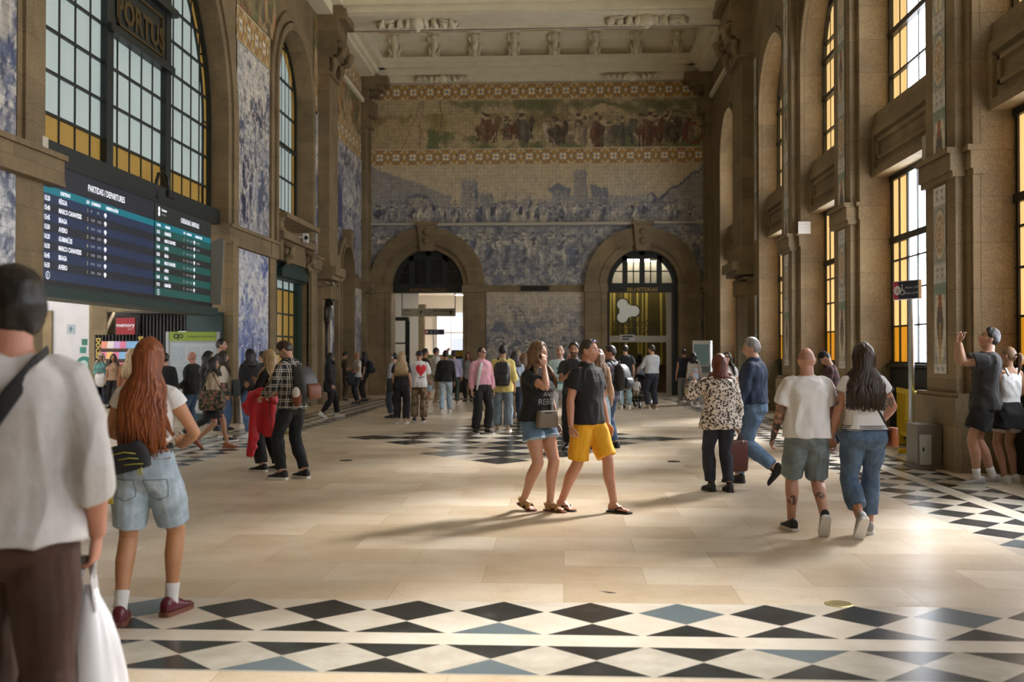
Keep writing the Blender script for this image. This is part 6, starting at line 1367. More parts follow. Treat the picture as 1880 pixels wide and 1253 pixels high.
def box_bag(t, name, m, c, sx, sy, sz, rz=0, taper=.9, tilt=0):
    b = MB(); M = Matrix.Translation(c) @ Matrix.Rotation(rz, 4, 'Z') @ Matrix.Rotation(tilt, 4, 'Y'); rings = []
    for z, k in ((-1,.86), (-.92,.97), (-.3,1.02), (.3,.98), (.9,taper), (1,taper*.9)):
        rings.append([M @ V((sx*k*math.copysign(abs(math.cos(a))**.35, math.cos(a)), sy*k*math.copysign(abs(math.sin(a))**.45, math.sin(a)), sz*z)) for a in [2*PI*j/28 for j in range(28)]])
    return b.loft(rings).build(name, m, t, True)
def person(px, py, H, face, label, **k):
    bare = k.pop('bare', False); Person.feet_bare = bare
    p = Person(ground(px, py) if py else px, H, face, label=label, **k); Person.feet_bare = False; return p
# ------------------------------------------------------------------ wardrobe
FAIR = (.47,.27,.18); TAN = (.38,.20,.115); WARM = (.43,.235,.145); PALE = (.52,.32,.23); RUDDY = (.46,.22,.15)
BLK = cloth('black cotton', (.0065,.0065,.007)); DGREY = cloth('charcoal cotton', (.024,.023,.023)); WHT = cloth('white cotton', (.68,.67,.66), .05); CRM = cloth('cream cotton', (.56,.50,.42), .08); LGREY = cloth('light grey knit', (.46,.45,.44), .1); MGREY = cloth('mid grey knit', (.23,.23,.24), .1)
NAVY = cloth('navy cotton', (.015,.018,.03)); BROWN = cloth('brown wool', (.06,.03,.02)); OLIVE = cloth('olive brown', (.06,.045,.025)); BEIGE = cloth('beige cotton', (.38,.30,.20)); TEAL = cloth('teal knit', (.13,.30,.28)); PINK = cloth('pink shirt', (.62,.32,.38)); YELL = cloth('pale yellow shirt', (.66,.53,.18)); CYAN = cloth('pale cyan tee', (.45,.60,.60)); LILAC = cloth('lilac shirt', (.35,.33,.48)); LBLUE = cloth('light blue shirt', (.38,.47,.58)); MUST = cloth('mustard yellow twill', (.72,.36,.012), .12); REDJ = cloth('red nylon', (.52,.012,.025), .2, .5); TAND = cloth('tan top', (.35,.22,.14))
JEANS = denim('blue denim', (.055,.095,.17)); JEANL = denim('pale denim', (.32,.42,.50)); JEANG = denim('grey blue denim', (.17,.215,.25)); JEAND = denim('dark denim', (.02,.03,.05)); JEANB = denim('washed blue denim', (.10,.17,.27)); JEANK = denim('black denim', (.008,.009,.012)); DSHIRT = denim('navy chambray', (.022,.036,.075)); JEANS2 = denim('light wash shorts denim', (.36,.45,.52)); SHORTD = denim('grey shorts denim', (.15,.19,.20))
PLAID = plaid('black and cream plaid', (.05,.05,.05), (.012,.012,.013), (.55,.52,.46), .092, .40); PLAIDB = plaid('blue grey plaid', (.07,.075,.10), (.035,.04,.06), (.2,.21,.26), .1); PLAIDR = plaid('dark red plaid', (.05,.012,.018), (.015,.01,.014), (.13,.06,.06), .12)
def leo(t):
    co = t.coord(); n = t.node('ShaderNodeTexNoise'); n.inputs['Scale'].default_value = 14; t.l(co, n.inputs['Vector']); mixv = t.node('ShaderNodeMix', data_type='VECTOR'); mixv.inputs[0].default_value = .035; t.l(co, mixv.inputs[4]); t.l(n.outputs['Color'], mixv.inputs[5])
    v = t.node('ShaderNodeTexVoronoi', feature='F1'); v.inputs['Scale'].default_value = 36; t.l(mixv.outputs[1], v.inputs['Vector']); d = v.outputs['Distance']
    br = t.noise(co, 26, 2); ring = t.math('MULTIPLY', t.math('MULTIPLY', t.math('GREATER_THAN', d, .16), t.math('LESS_THAN', d, .50)), t.math('GREATER_THAN', br, .40))
    t.col(t.mix(ring, (.62,.55,.48), (.015,.012,.012))); cloth_bump(t)
LEO = mat('leopard print', rough=.8, fn=leo)
def camo(t): t.col(t.ramp(t.noise(t.coord(), 13, 3), [(.38, (.09,.055,.03)), (.48, (.30,.22,.14)), (.58, (.16,.11,.06)), (.68, (.36,.28,.19))], 'CONSTANT')); cloth_bump(t)
CAMO = mat('brown camouflage', rough=.85, fn=camo)
def floral(t):
    c = t.ramp(t.noise(t.coord(), 15, 3, .6), [(.36, (.012,.014,.010)), (.46, (.06,.07,.03)), (.53, (.22,.14,.08)), (.58, (.32,.07,.08)), (.64, (.05,.06,.03))], 'CONSTANT'); t.col(c)
FLORAL = mat('dark floral fabric', rough=.7, fn=floral)
LEATH = lambda n, c: mat(n, c, .45)
SOLE = mat('white rubber', (.62,.61,.58), .6); SOLEB = mat('black rubber', (.015,.015,.015), .6); GUM = mat('gum rubber', (.16,.06,.035), .6); SHW = mat('white leather', (.60,.58,.55), .45); SHB = mat('black suede', (.012,.012,.013), .6); SHBURG = mat('burgundy leather', (.10,.008,.02), .28); SHG = mat('grey mesh shoe', (.28,.27,.26), .6); SHBE = mat('beige suede', (.36,.27,.18), .7); SHT = mat('tan leather', (.28,.08,.035), .45)
SOCKW = cloth('white sock', (.66,.65,.63), .05)
H_DK = hair_mat('black hair', (.010,.008,.007)); H_BR = hair_mat('dark brown hair', (.030,.016,.009), (.13,.06,.026)); H_RED = hair_mat('copper hair', (.24,.060,.013), (.52,.19,.05)); H_BLD = hair_mat('blonde hair', (.40,.27,.13), (.62,.46,.26)); H_LB = hair_mat('light brown hair', (.16,.085,.038), (.38,.22,.10)); H_GRY = hair_mat('grey hair', (.24,.23,.22), (.42,.41,.40)); H_AUB = hair_mat('auburn hair', (.12,.03,.012), (.26,.075,.028)); H_WHT = hair_mat('ash blonde hair', (.45,.36,.24), (.6,.5,.36))  # dark brown hair: paler strand colour also includes painted sun highlights
SUNG = mat('dark lens', (.012,.012,.014), .08); SUNB = mat('mirror blue lens', (.05,.06,.22), .08, .6)
HB = (.02,.014,.01)
def deco(p, name, pts_mb, m, label=None):
    o = pts_mb.build(name, m, p.o); 
    if label: o['label'] = label
    return o
def project(p, garment, mb, dirv, off=.004):
    """lay a flat drawing (x across, z up, in person space) on the garment, looking along dirv"""
    me = garment.data; bv = BVHTree.FromPolygons([v.co for v in me.vertices], [tuple(q.vertices) for q in me.polygons]); d = V(dirv).normalized(); out = []
    for v in mb.v:
        h = bv.ray_cast(V(v)-d*1.0, d); out.append(tuple((h[0]-d*off) if h[0] else V(v)))
    mb.v = out; return mb
def subdiv_text(s, size, align='CENTER', bold=0):
    import bmesh
    vs, fs = text_mesh(s, size, align, bold); bm = bmesh.new(); V_ = [bm.verts.new(v) for v in vs]
    for f in fs:
        try: bm.faces.new([V_[i] for i in f])
        except ValueError: pass
    bmesh.ops.triangulate(bm, faces=bm.faces); bmesh.ops.subdivide_edges(bm, edges=[e for e in bm.edges if e.calc_length() > .02], cuts=2); bm.verts.index_update()
    r = [tuple(v.co) for v in bm.verts], [tuple(v.index for v in f.verts) for f in bm.faces]; bm.free(); return r
# ------------------------------------------------------------------ foreground
p = person((-1.83, 3.2, 0), None, 1.90, 14, 'person at lower left edge in pale grey sweater carrying a white plastic bag', fat=1.08, vox=.0065, skin=RUDDY, head=(38, 4), twist=6,
    arms=({'hand': (-.26,.18,.90)}, {'hand': (.235,.10,.90), 'pole': (.5,-1,0), 'dir': (-.12,.10,-1), 'palm': (-1,.1,0), 'thumb': (0,1,0), 'curl': .75}), feet=[(-.12,.18,0,6,0), (.12,-.12,0,-6,0)])
p.top('sweater', LGREY, hem=.90, sl=1.42, ex=.022, hx=.036, sx=(.020,.026), amp=.007); p.trousers('trousers', cloth('dark brown corduroy', (.045,.019,.012)), ex=(.014,.03,.03)); p.hair(H_DK, 'nape'); p.shoes(SHB, SOLE); p.eyes()
t = p.thing('shoulder_bag', 'dark shoulder bag strap across the back of the pale grey sweater', 'bag'); p.sling(t, BLK, 1.475, 1.0, 1, .026, .052); box_bag(t, 'body', BLK, V((-.30,.05,.93)), .05, .12, .11)
pm, d, n, lat = p.palm[1]
t = p.thing('plastic_bag', 'white translucent plastic carrier bag hanging from the hand at lower left', 'bag'); b = MB(); rr = random.Random(3); rings = []
PLB = mat('white plastic film', (.78,.79,.82), .3); PLB.node_tree.nodes['Principled BSDF'].inputs['Transmission Weight'].default_value = .25
cz = pm.z-.06
for z, w, dd in ((0,.022,.02), (-.04,.035,.03), (-.10,.062,.045), (-.18,.085,.065), (-.28,.105,.085), (-.38,.12,.10), (-.44,.11,.09), (-.455,.06,.05)):
    ph = rr.uniform(0, 6); rings.append([pm+V((w*math.cos(a)*(1+.10*math.sin(5*a+ph*.3)+.05*math.sin(9*a)), dd*math.sin(a)*(1+.12*math.sin(4*a+1)), z-.09)) for a in [2*PI*k/40 for k in range(40)]])
b.loft(rings); b.build('body', PLB, t, True); 
for sg in (-1, 1):
    b = MB(); b.tube([pm+V((sg*.03,.02,-.16)), pm+V((sg*.022,.01,-.07)), pm+V((sg*.01,0,0)), pm+V((sg*.018,-.02,-.07)), pm+V((sg*.03,-.02,-.17))], [(.02,.004)]*5, 10); b.build('handle', PLB, t, True)
# copper haired woman
p = person(268, 1139, 1.70, 4, 'person with long copper hair, cropped white top and pale denim shorts, seen from behind', sex='f', vox=.0065, skin=(.47,.235,.12), hairc=(.2,.06,.02), head=(6, 8),
    arms=({'hand': (-.13,.30,1.07), 'pole': (-1,-.45,-.5), 'dir': (.4,1,.2), 'palm': (.3,0,1), 'curl': .6}, {'hand': (.13,.28,1.05), 'pole': (1,-.45,-.5), 'dir': (-.4,1,.2), 'palm': (-.3,0,1), 'curl': .6}), feet=[(-.125,-.09,0,14,0), (.115,.13,0,-18,0)])
p.top('crop_top', WHT, hem=1.105, sl=.30, ex=.010, hx=.012, sx=(.012,.016), amp=.003, cut=lambda c: (c.y < -.02 and abs(c.x) < .125-.02*((c.z-1.15)/.3) and c.z > 1.165) or (c.z > 1.40 and abs(c.x) < .10))
sh = p.shorts('denim_shorts', JEANS2, t1=.84, ex=(.016,.040), top=1.045, amp=.004, hipx=.015); p.hair(H_RED, 'long', length=.46, n=170, wave=.016, width=.80, seed=5, front=False); p.shoes(SHBURG, GUM, socks=SOCKW, lace=mat('burgundy lace', (.14,.02,.03), .6))
b = MB(); 
for x in (-.105, .085):
    nn = 8; P_ = [(x-.065,.88), (x+.065,.88), (x+.06,.77), (x,.745), (x-.06,.77)]
    for (xa, za), (xb, zb_) in zip(P_, P_[1:]+P_[:1]):
        for k in range(nn):
            f0, f1 = k/nn, (k+1)/nn; dx, dz = xb-xa, zb_-za; L_ = math.hypot(dx, dz); ox, oz = -dz/L_*.0025, dx/L_*.0025
            q = [(xa+dx*f0-ox, 0, za+dz*f0-oz), (xa+dx*f1-ox, 0, za+dz*f1-oz), (xa+dx*f1+ox, 0, za+dz*f1+oz), (xa+dx*f0+ox, 0, za+dz*f0+oz)]; b.add(q, [(0,1,2,3)])
project(p, sh, b, (0,1,0), .002); b.build('pocket_seam', mat('dark stitch', (.12,.16,.20), .8), sh)
b = MB(); n_ = 6
for k in range(n_): b.add([(.075+.08*k/n_,0,1.0), (.075+.08*(k+1)/n_,0,1.0), (.075+.08*(k+1)/n_,0,1.045), (.075+.08*k/n_,0,1.045)], [(0,1,2,3)])
project(p, sh, b, (0,1,0), .003); b.build('leather_patch', mat('brown patch', (.16,.065,.03), .6), sh)
p.phone(0, 'phone held in front of the copper haired woman', up=(0,0,1))
t = p.thing('hip_bag', 'black hip bag with yellow cords hanging on the copper haired woman, at her lower back', 'bag'); box_bag(t, 'body', cloth('black ripstop', (.012,.013,.014)), p.sp(V((-.06,-.19,1.02))), .13, .06, .085, .0, .8, -.25)
b = MB(); 
for k in range(3): b.tube([p.sp(V((-.13+.03*k,-.245,1.04-.03*k))), p.sp(V((-.05+.03*k,-.26,1.06-.035*k))), p.sp(V((.02+.02*k,-.245,1.05-.03*k)))], .003, 6)
b.tube([p.sp(V((.03,-.24,.97))), p.sp(V((.035,-.25,.92))), p.sp(V((.055,-.25,.93))), p.sp(V((.045,-.24,.98)))], .005, 6); b.build('cord', mat('lime cord', (.42,.40,.06), .6), t, True)
b = MB(); r0 = p.ring(1.06, .02, 32); r1 = p.ring(1.085, .02, 32); b.loft([r0, r1], cap=False); b.build('strap', BLK, t, True)
b = MB(); b.tube([p.sp(V((-.145,-.185,.925))), p.sp(V((-.15,-.215,.88))), p.sp(V((-.155,-.21,.80))), p.sp(V((-.157,-.195,.745)))], [(.022,.006)]*4, 10, ref=(1,0,0)); tag(b.build('ribbon', mat('yellow ribbon', (.52,.36,.03), .6), t, True), 'yellow strip hanging from the hip bag')
# ------------------------------------------------------------------ plaid man and blonde woman with the red jacket
p = person(540, 880, 1.80, 66, 'person in black and cream plaid shirt with grey and brown backpack, head bent down', vox=.0075, skin=FAIR, lean=7, head=(14, 36), arms=({'hand': (-.15,.38,1.02), 'dir': (.3,1,-.3), 'palm': (.6,0,-1), 'curl': .9, 'pole': (-.7,-.9,-.5)}, {'hand': (.10,.40,1.03), 'dir': (-.3,1,-.2), 'palm': (-.6,0,-1), 'curl': .9, 'pole': (.6,-.9,-.6)}), feet=[(-.12,.10,0,8,0), (.12,-.06,0,-8,0)], stubble=.3)
p.top('plaid_shirt', PLAID, hem=.88, sl=1.70, ex=.020, hx=.030, sx=(.022,.028), amp=.006); p.collar(PLAID); p.trousers('jeans', JEANK, ex=(.010,.020,.028)); p.hair(H_BR, 'short'); p.shoes(SHB, SOLE, lace=BLK); p.eyes()
t = p.backpack('grey backpack with brown pockets on the plaid shirted man', mat('grey nylon', (.045,.045,.05), .45), z=1.17, size=1.02, pocket=mat('rust brown nylon', (.16,.055,.025), .55), strap=mat('dark strap', (.04,.042,.046), .6))
b = MB(); c = p.sp(V((-.16,-.20,1.0))); b.ell(c, (.05,.07,.12)); b.build('side_pocket', mat('rust brown nylon'), t, True); b = MB(); b.ell(c+V((-.03,-.01,.06)), (.035,.055,.07)); b.build('bottle_label', SHW, t, True)
pm_ = p
p = person(503, 866, 1.66, 74, 'person with long blonde hair holding up a phone, mostly behind the plaid shirted man', sex='f', vox=.0085, skin=FAIR, head=(0, 8), arms=({'hand': (-.08,.37,1.20), 'dir': (.2,.9,.6), 'palm': (.8,0,.3), 'curl': .35, 'pole': (-.8,-.5,-1)}, {'hand': (.10,.34,1.24), 'dir': (0,.7,.9), 'palm': (-.8,.2,0), 'curl': .25, 'pole': (.8,-.5,-1)}), feet=[(-.1,.14,0,5,0), (.1,-.02,0,-5,0)])
p.top('jacket', BLK, hem=.82, sl=1.75, ex=.022, hx=.035, sx=(.022,.026)); p.trousers('wide_jeans', JEANK, ex=(.010,.035,.055)); p.hair(H_BLD, 'long', length=.28, width=.9); p.shoes(SHB, SOLE); p.phone(0, 'phone held up by the blonde woman beside the plaid shirted man')
# red jacket draped over the forearms
b = MB(); c = ground(487, 868); c = V((c.x, c.y-.25, 0))
b.tube([c+V((-.12,.05,1.02)), c+V((.0,-.02,1.06)), c+V((.16,-.05,1.03)), c+V((.22,-.02,.95))], [(.07,.09),(.09,.11),(.09,.1),(.06,.07)], 14, ref=(0,0,1))
b.tube([c+V((.08,-.02,1.06)), c+V((.09,-.05,.9)), c+V((.10,-.05,.74)), c+V((.13,-.04,.6)), c+V((.15,-.03,.52))], [(.09,.12),(.09,.14),(.08,.14),(.07,.12),(.05,.07)], 14)
b.tube([c+V((-.02,-.04,1.04)), c+V((-.02,-.08,.86)), c+V((-.05,-.07,.62)), c+V((-.08,-.06,.40)), c+V((-.10,-.05,.25))], [(.07,.08),(.065,.075),(.06,.07),(.06,.065),(.05,.055)], 12)
b.tube([c+V((-.12,.02,1.0)), c+V((-.16,-.03,.9)), c+V((-.13,-.04,.80))], [(.06,.06),(.07,.07),(.05,.05)], 12)
me = remesh(b, .009, 4); folds(me, .014, 2, (8,8,4)); me.materials.clear(); me.materials.append(REDJ); me.polygons.foreach_set('use_smooth', [True]*len(me.polygons)); o = link('jacket', me); tag(o, 'bright red jacket draped over an arm beside the plaid shirted man', 'jacket')
b = MB(); b.tube([c+V((.17,-.14,1.0)), c+V((.19,-.18,.8)), c+V((.2,-.15,.6))], [(.008,.004)]*3, 6); b.build('zip', BLK, o)
# ------------------------------------------------------------------ the couple in the middle
p = person(985, 938, 1.73, -132, 'person in black lettered tee and denim shorts covering her face with one hand', sex='f', vox=.006, skin=(.49,.265,.175), hairc=(.2,.1,.05), head=(14, 2), fat=1.1, eyes=True,
    arms=({'hand': (-.27,.05,.83), 'curl': .9}, {'rel': (.045,.125,-.125), 'pole': (.35,.7,-1.0), 'dir': (-.12,-.08,1), 'palm': (-.1,-1,0), 'thumb': (1,0,0), 'curl': .22}), feet=[(-.075,.12,0,4,0), (.075,-.10,.035,-4,16)], bare=True)
tee = p.top('tee', BLK, hem=.93, sl=.55, ex=.018, hx=.036, sx=(.018,.032), amp=.005, belly=.01); sh = p.shorts('denim_shorts', JEANB, t1=.44, ex=(.014,.030), top=1.0); p.hair(H_LB, 'long', length=.24, n=190, wave=.006, width=1.0, seed=8); p.shoes(mat('mustard strap', (.34,.19,.03), .5), GUM, 'sandal'); p.eyes()
b = MB()
for s_, z, h in (('YOU', 1.245, .05), ('AND', 1.185, .06), ('REBEL', 1.10, .085)):
    vs, fs = subdiv_text(s_, h, 'CENTER'); b.add([(-x, 1, z+y) for x, y, _ in vs], fs)
project(p, tee, b, (0,-1,0)); b.build('lettering', mat('grey print', (.36,.35,.34), .7), tee)
b = MB()
for i in (0, 1):
    j = (p.hip[i], p.knee[i], p.ank[i]); a_, c_ = p.limb(j, .40), p.limb(j, .46); r = interp(LEG, .42)[0]*1.1+.036; b.tube([a_, c_], r, 20)
b.build('frayed_cuff', denim('frayed denim', (.30,.38,.45)), sh, True)
t = p.thing('crossbody_bag', 'olive grey crossbody bag on the front of the black lettered tee', 'bag'); p.sling(t, mat('olive strap', (.06,.05,.035), .6), 1.46, 1.0, -1, .013, .030); olv = mat('olive nylon', (.15,.12,.085), .6); box_bag(t, 'body', olv, p.sp(V((.06,.195,.955))), .12, .045, .085, -.25); b = MB(); b.tube([p.sp(V((-.05,.215,1.02))), p.sp(V((.06,.25,1.02))), p.sp(V((.16,.20,1.02)))], .004, 6); b.build('zip', BLK, t)
p = person(1078, 939, 1.775, -130, 'person in black polo shirt and yellow shorts holding hands, sunglasses on the head', vox=.006, skin=(.47,.235,.15), head=(20, 0), fat=1.06, eyes=True, stubble=.10, arms=({'hand': (-.26,.06,.84)}, {'hand': (.285,.02,.825), 'pole': (.5,-1,-.1), 'palm': (-1,.2,0), 'thumb': (0,1,0), 'curl': .9, 'dir': (0,.15,-1)}), feet=[(-.12,.24,0,6,0), (.115,-.23,.01,-6,8)], bare=True)
tee = p.top('polo_shirt', BLK, hem=.885, sl=.60, ex=.016, hx=.024, sx=(.017,.032), amp=.005, neck=1.47); p.collar(BLK); p.shorts('shorts', MUST, t1=.93, ex=(.016,.040), top=.99, amp=.006); p.hair(hair_mat('cropped brown hair', (.045,.03,.02)), 'crop'); p.shoes(SHB, SOLEB, 'flipflop'); p.eyes(); p.glasses(SUNB, up=.085)
for k in range(3):
    b = MB(); b.ell((0,0,0), (.006,.004,.006), 8, 6); q = MB(); q.v = [(.0, 1, 1.43-.045*k)]; project(p, tee, q, (0,-1,0), .002); b.v = [tuple(V(v)+V(q.v[0])) for v in b.v]; b.build('button', SHW, tee)
# ------------------------------------------------------------------ right hand couple
p = person(1478, 978, 1.67, 2, 'person with bald head in white tee and grey denim shorts, tattooed arms, seen from behind', vox=.006, skin=(.46,.245,.165), fat=1.12, bald=True, head=(-2, 2), arms=({'hand': (-.305,.03,.83), 'pole': (-.6,-1,0), 'curl': .6}, {'hand': (.27,.04,.84), 'palm': (-.3,-1,0), 'curl': .8}), feet=[(-.10,.10,0,10,0), (.10,-.27,.10,-6,52)],
    tattoos=[((-.27,-.02,1.12), (.10,.14,.14), .55), ((-.30,-.0,.93), (.10,.12,.12), .95), ((.26,-.02,1.12), (.1,.14,.14), .5), ((.28,0,.93), (.1,.12,.12), .75), ((-.10,.02,.30), (.05,.09,.05), .8), ((.10,-.12,.36), (.05,.09,.05), .7)])
p.top('tee', WHT, hem=.90, sl=.70, ex=.022, hx=.032, sx=(.024,.044), amp=.006, belly=.012); p.shorts('denim_shorts', SHORTD, t1=1.0, ex=(.018,.038), amp=.006); p.shoes(SHB, SOLE, lace=SHW)
p = person(1584, 984, 1.70, -2, 'person with long dark brown hair, white tee and cropped jeans, seen from behind', sex='f', vox=.006, skin=(.42,.21,.13), fat=1.16, head=(16, 2), arms=({'hand': (-.275,.04,.84), 'pole': (-.6,-1,0), 'palm': (.2,-1,0), 'curl': .8}, {'hand': (.24,.24,1.02), 'pole': (1,-.6,-.5), 'dir': (-.6,.8,.2), 'palm': (0,-.5,-1)}), feet=[(-.085,-.24,.10,6,52), (.085,.12,0,-10,0)],
    tattoos=[((-.235,-.03,1.22), (.05,.06,.07), .8), ((.235,-.03,1.20), (.04,.05,.06), .7)])
tee = p.top('tee', WHT, hem=.965, sl=.36, ex=.018, hx=.024, sx=(.018,.026), amp=.005); p.trousers('cropped_jeans', denim('mid blue denim', (.075,.125,.20)), t1=(1.72,1.80), ex=(.010,.018,.042), top=1.0, hipx=.012); p.hair(H_BR, 'long', length=.34, n=190, wave=.015, width=.95, seed=11, lift=.02); p.shoes(SHG, SOLE, lace=SHW)
b = MB()
for k in range(3): r0 = p.ring(.968+.016*k, .0275-.001*k, 40); r1 = p.ring(.975+.016*k, .0275-.001*k, 40); b.loft([r0, r1], cap=False)
b.build('hem_stripe', mat('navy stripe', (.05,.05,.06), .8), tee)
b = MB()
for i in (0, 1):
    for k in range(2): j = (p.sh[i], p.el[i], p.wr[i]); b.tube([p.limb(j, .325+.03*k), p.limb(j, .337+.03*k)], interp(ARM, .3)[0]*.98+.030, 18, cap=False)
b.build('cuff_stripe', mat('navy stripe'), tee, True); p.glasses(SUNG)
t = p.thing('crossbody_bag', 'small orange brown leather bag at the hip of the brunette in white tee', 'bag'); p.sling(t, BLK, 1.47, 1.0, -1, .014, .032); box_bag(t, 'body', LEATH('cognac leather', (.30,.075,.02)), p.sp(V((.245,-.015,.90))), .035, .09, .085)
# ------------------------------------------------------------------ leopard blouse, denim shirt
p = person(1322, 903, 1.60, 14, 'person with auburn bob and leopard print blouse, brown tote at the side, seen from behind', sex='f', vox=.0075, fat=1.30, skin=RUDDY, head=(12, -2), arms=({'hand': (-.25,.22,1.42), 'pole': (-1,.1,-1), 'dir': (.1,.3,1), 'palm': (.3,-1,0), 'curl': .7}, {'hand': (.27,.06,.80), 'curl': 1.0}), feet=[(-.10,.06,0,6,0), (.10,-.06,0,-6,0)])
p.top('blouse', LEO, hem=.80, sl=1.62, ex=.028, hx=.055, sx=(.030,.050), amp=.008); p.trousers('trousers', NAVY, ex=(.006,.012,.028)); p.hair(H_AUB, 'long', length=.05, n=130, wave=.004, width=1.0, seed=3, front=False); p.shoes(SHB, SOLEB, 'boot'); p.phone(0, 'phone raised by the auburn haired woman in leopard print', d=(1,0,0))
t = p.thing('tote_bag', 'dark red brown leather tote hanging beside the leopard print blouse', 'bag'); lt = LEATH('oxblood leather', (.085,.018,.012)); c = p.palm[1][0]; box_bag(t, 'body', lt, c+V((.0,-.0,-.36)), .165, .065, .20, .1, 1.0)
for y in (-.045, .045): b = MB(); b.tube([c+V((-.08,y,-.18)), c+V((-.05,y*.6,-.06)), c+V((0,y*.3,-.015)), c+V((.05,y*.6,-.06)), c+V((.08,y,-.18))], .008, 8); b.build('handle', lt, t, True)
b = MB(); b.tube([c+V((-.08,-.055,-.19)), c+V((-.08,-.072,-.17))], .012, 8); b.tube([c+V((.08,-.055,-.19)), c+V((.08,-.072,-.17))], .012, 8); b.build('buckle', STEEL, t)
p = person(1384, 891, 1.82, 62, 'person with grey hair in dark blue denim shirt and jeans striding left', vox=.0075, fat=1.14, skin=FAIR, hairc=(.2,.19,.18), head=(12, 3), lean=3, arms=({'hand': (-.25,.14,.86)}, {'hand': (.26,.0,.84)}), feet=[(-.09,-.27,.13,4,48), (.09,.22,0,-4,0)], stubble=.08)
p.top('denim_shirt', DSHIRT, hem=.97, sl=1.88, ex=.022, hx=.028, sx=(.024,.030), amp=.007); p.collar(DSHIRT); p.trousers('jeans', JEANB, ex=(.014,.024,.034), amp=.007); p.belt(.985); p.hair(H_GRY, 'short'); p.shoes(SHB, SOLEB); p.eyes()
# ------------------------------------------------------------------ photographer at the right edge and his companion
p = person(1816, 893, 1.93, 78, 'person in charcoal tee and black shorts photographing with raised phone at right edge', vox=.007, skin=FAIR, head=(0, -20), lean=-4, arms=({'hand': (-.06,.30,1.575), 'pole': (-.25,1,-.9), 'dir': (.05,-.12,1), 'palm': (.2,-1,0), 'curl': .7}, {'hand': (.05,.31,1.585), 'pole': (.25,1,-.9), 'dir': (-.05,-.12,1), 'palm': (-.2,-1,0), 'curl': .7}), feet=[(-.11,.14,0,12,0), (.11,-.06,0,-10,0)])
p.top('tee', DGREY, hem=.84, sl=.60, ex=.026, hx=.040, sx=(.028,.048), amp=.007); p.shorts('shorts', BLK, t1=.74, ex=(.022,.055)); p.hair(H_DK, 'short'); p.shoes(SHG, SOLE, socks=SOCKW, lace=SHW); p.eyes(); p.phone(0, 'phone raised high by the person in charcoal tee at right edge', d=(1,0,0))
p = person(1857, 889, 1.70, 18, 'person in white tank top and pale shorts behind the photographer at right edge', sex='f', vox=.0085, skin=TAN, head=(20, -6), arms=({'hand': (-.05,.22,1.0), 'pole': (-1,-.2,-.3)}, {'hand': (.12,.25,.98), 'pole': (1,-.3,-.3)}), feet=[(-.1,.0,0,6,0), (.1,.06,0,-6,0)])
p.top('tank_top', WHT, hem=1.02, neck=1.40, sl=0, ex=.008, hx=.010); b = MB(); [b.tube([p.sp(V((q*.085,.085,1.37))), p.sp(V((q*.085,.04,1.455))), p.sp(V((q*.082,-.04,1.465))), p.sp(V((q*.075,-.095,1.37)))], [(.016,.005)]*4, 8, ref=(1,0,0)) for q in (-1, 1)]; b.build('strap', WHT, p.o, True); p.shorts('shorts', CRM, t1=.62, ex=(.014,.035)); p.skirt('tied_jacket', BLK, .70, .05, 1.04); p.hair(H_LB, 'crop'); p.ponytail(H_LB, .25); p.shoes(SHW, SOLE)
# ------------------------------------------------------------------ people further off
SIT = None
def crowd(px, py, H, face, label, top=None, bot=None, hair=None, shoes=None, vox=.012, **k):
    p = person(px, py, H, face, label, vox=vox, **k)
    if top: n, m, kw = top; p.top(n, m, amp=.006, **kw)
    if bot:
        n, m, kw = bot
        if n == 'shorts': p.shorts(n, m, **kw)
        elif n == 'skirt': p.skirt(n, m, **kw)
        else: p.trousers(n, m, **kw)
    if hair: p.hair(hair[0], hair[1], **(hair[2] if len(hair) > 2 else {}))
    if shoes: p.shoes(*shoes)
    return p
LS = dict(sl=1.88, ex=.018, hx=.026, sx=(.02,.024)); TS = dict(sl=.62, ex=.016, hx=.028, sx=(.018,.034)); JK = dict(sl=1.9, ex=.032, hx=.04, sx=(.034,.036), hem=.84)
LONG = lambda L=.3, **k: dict(length=L, **k)
ST = dict(ex=(.010,.020,.028)); WD = dict(ex=(.012,.035,.055)); SL = dict(ex=(.006,.008,.012))
# group beneath the board
p = crowd(353, 796, 1.66, 82, 'person with bald head in black jacket facing left beside the timetable stand', ('jacket', BLK, JK), ('jeans', JEANS, ST), None, (SHB, SOLEB), skin=RUDDY, fat=1.15, bald=True, arms=({'hand': (-.1,.22,1.0)}, {'hand': (.1,.24,1.0)}))
p = crowd(383, 813, 1.70, -84, 'person with black hair and sunglasses in black striding right beneath the board', ('jacket', BLK, JK), ('leggings', BLK, SL), (H_DK, 'long', LONG(.22)), (SHB, SOLE), sex='f', skin=FAIR, feet=[(-.08,.32,0,0,-6), (.08,-.36,.12,0,42)], vox=.010); p.glasses(SUNG)
p = crowd(392, 824, 1.56, -80, 'person in beige cardigan and short black skirt stepping right with a floral bag', ('cardigan', BEIGE, dict(LS, hem=.76)), ('skirt', BLK, dict(z1=.60)), (H_DK, 'long', LONG(.12)), (SHT, GUM), sex='f', skin=TAN, vox=.010, feet=[(-.07,.24,0,0,0), (.07,-.28,.09,0,40)])
t = p.thing('floral_bag', 'big dark floral bag on the shoulder of the person in beige cardigan', 'bag'); box_bag(t, 'body', FLORAL, V((.29,.02,.93)), .11, .24, .19, 0, .8); b = MB(); b.tube([V((.30,-.16,1.08)), p.sh[1]+V((.03,-.03,.06)), p.sh[1]+V((.03,.03,.06)), V((.30,.2,1.08))], .012, 8); b.build('strap', FLORAL, t, True)
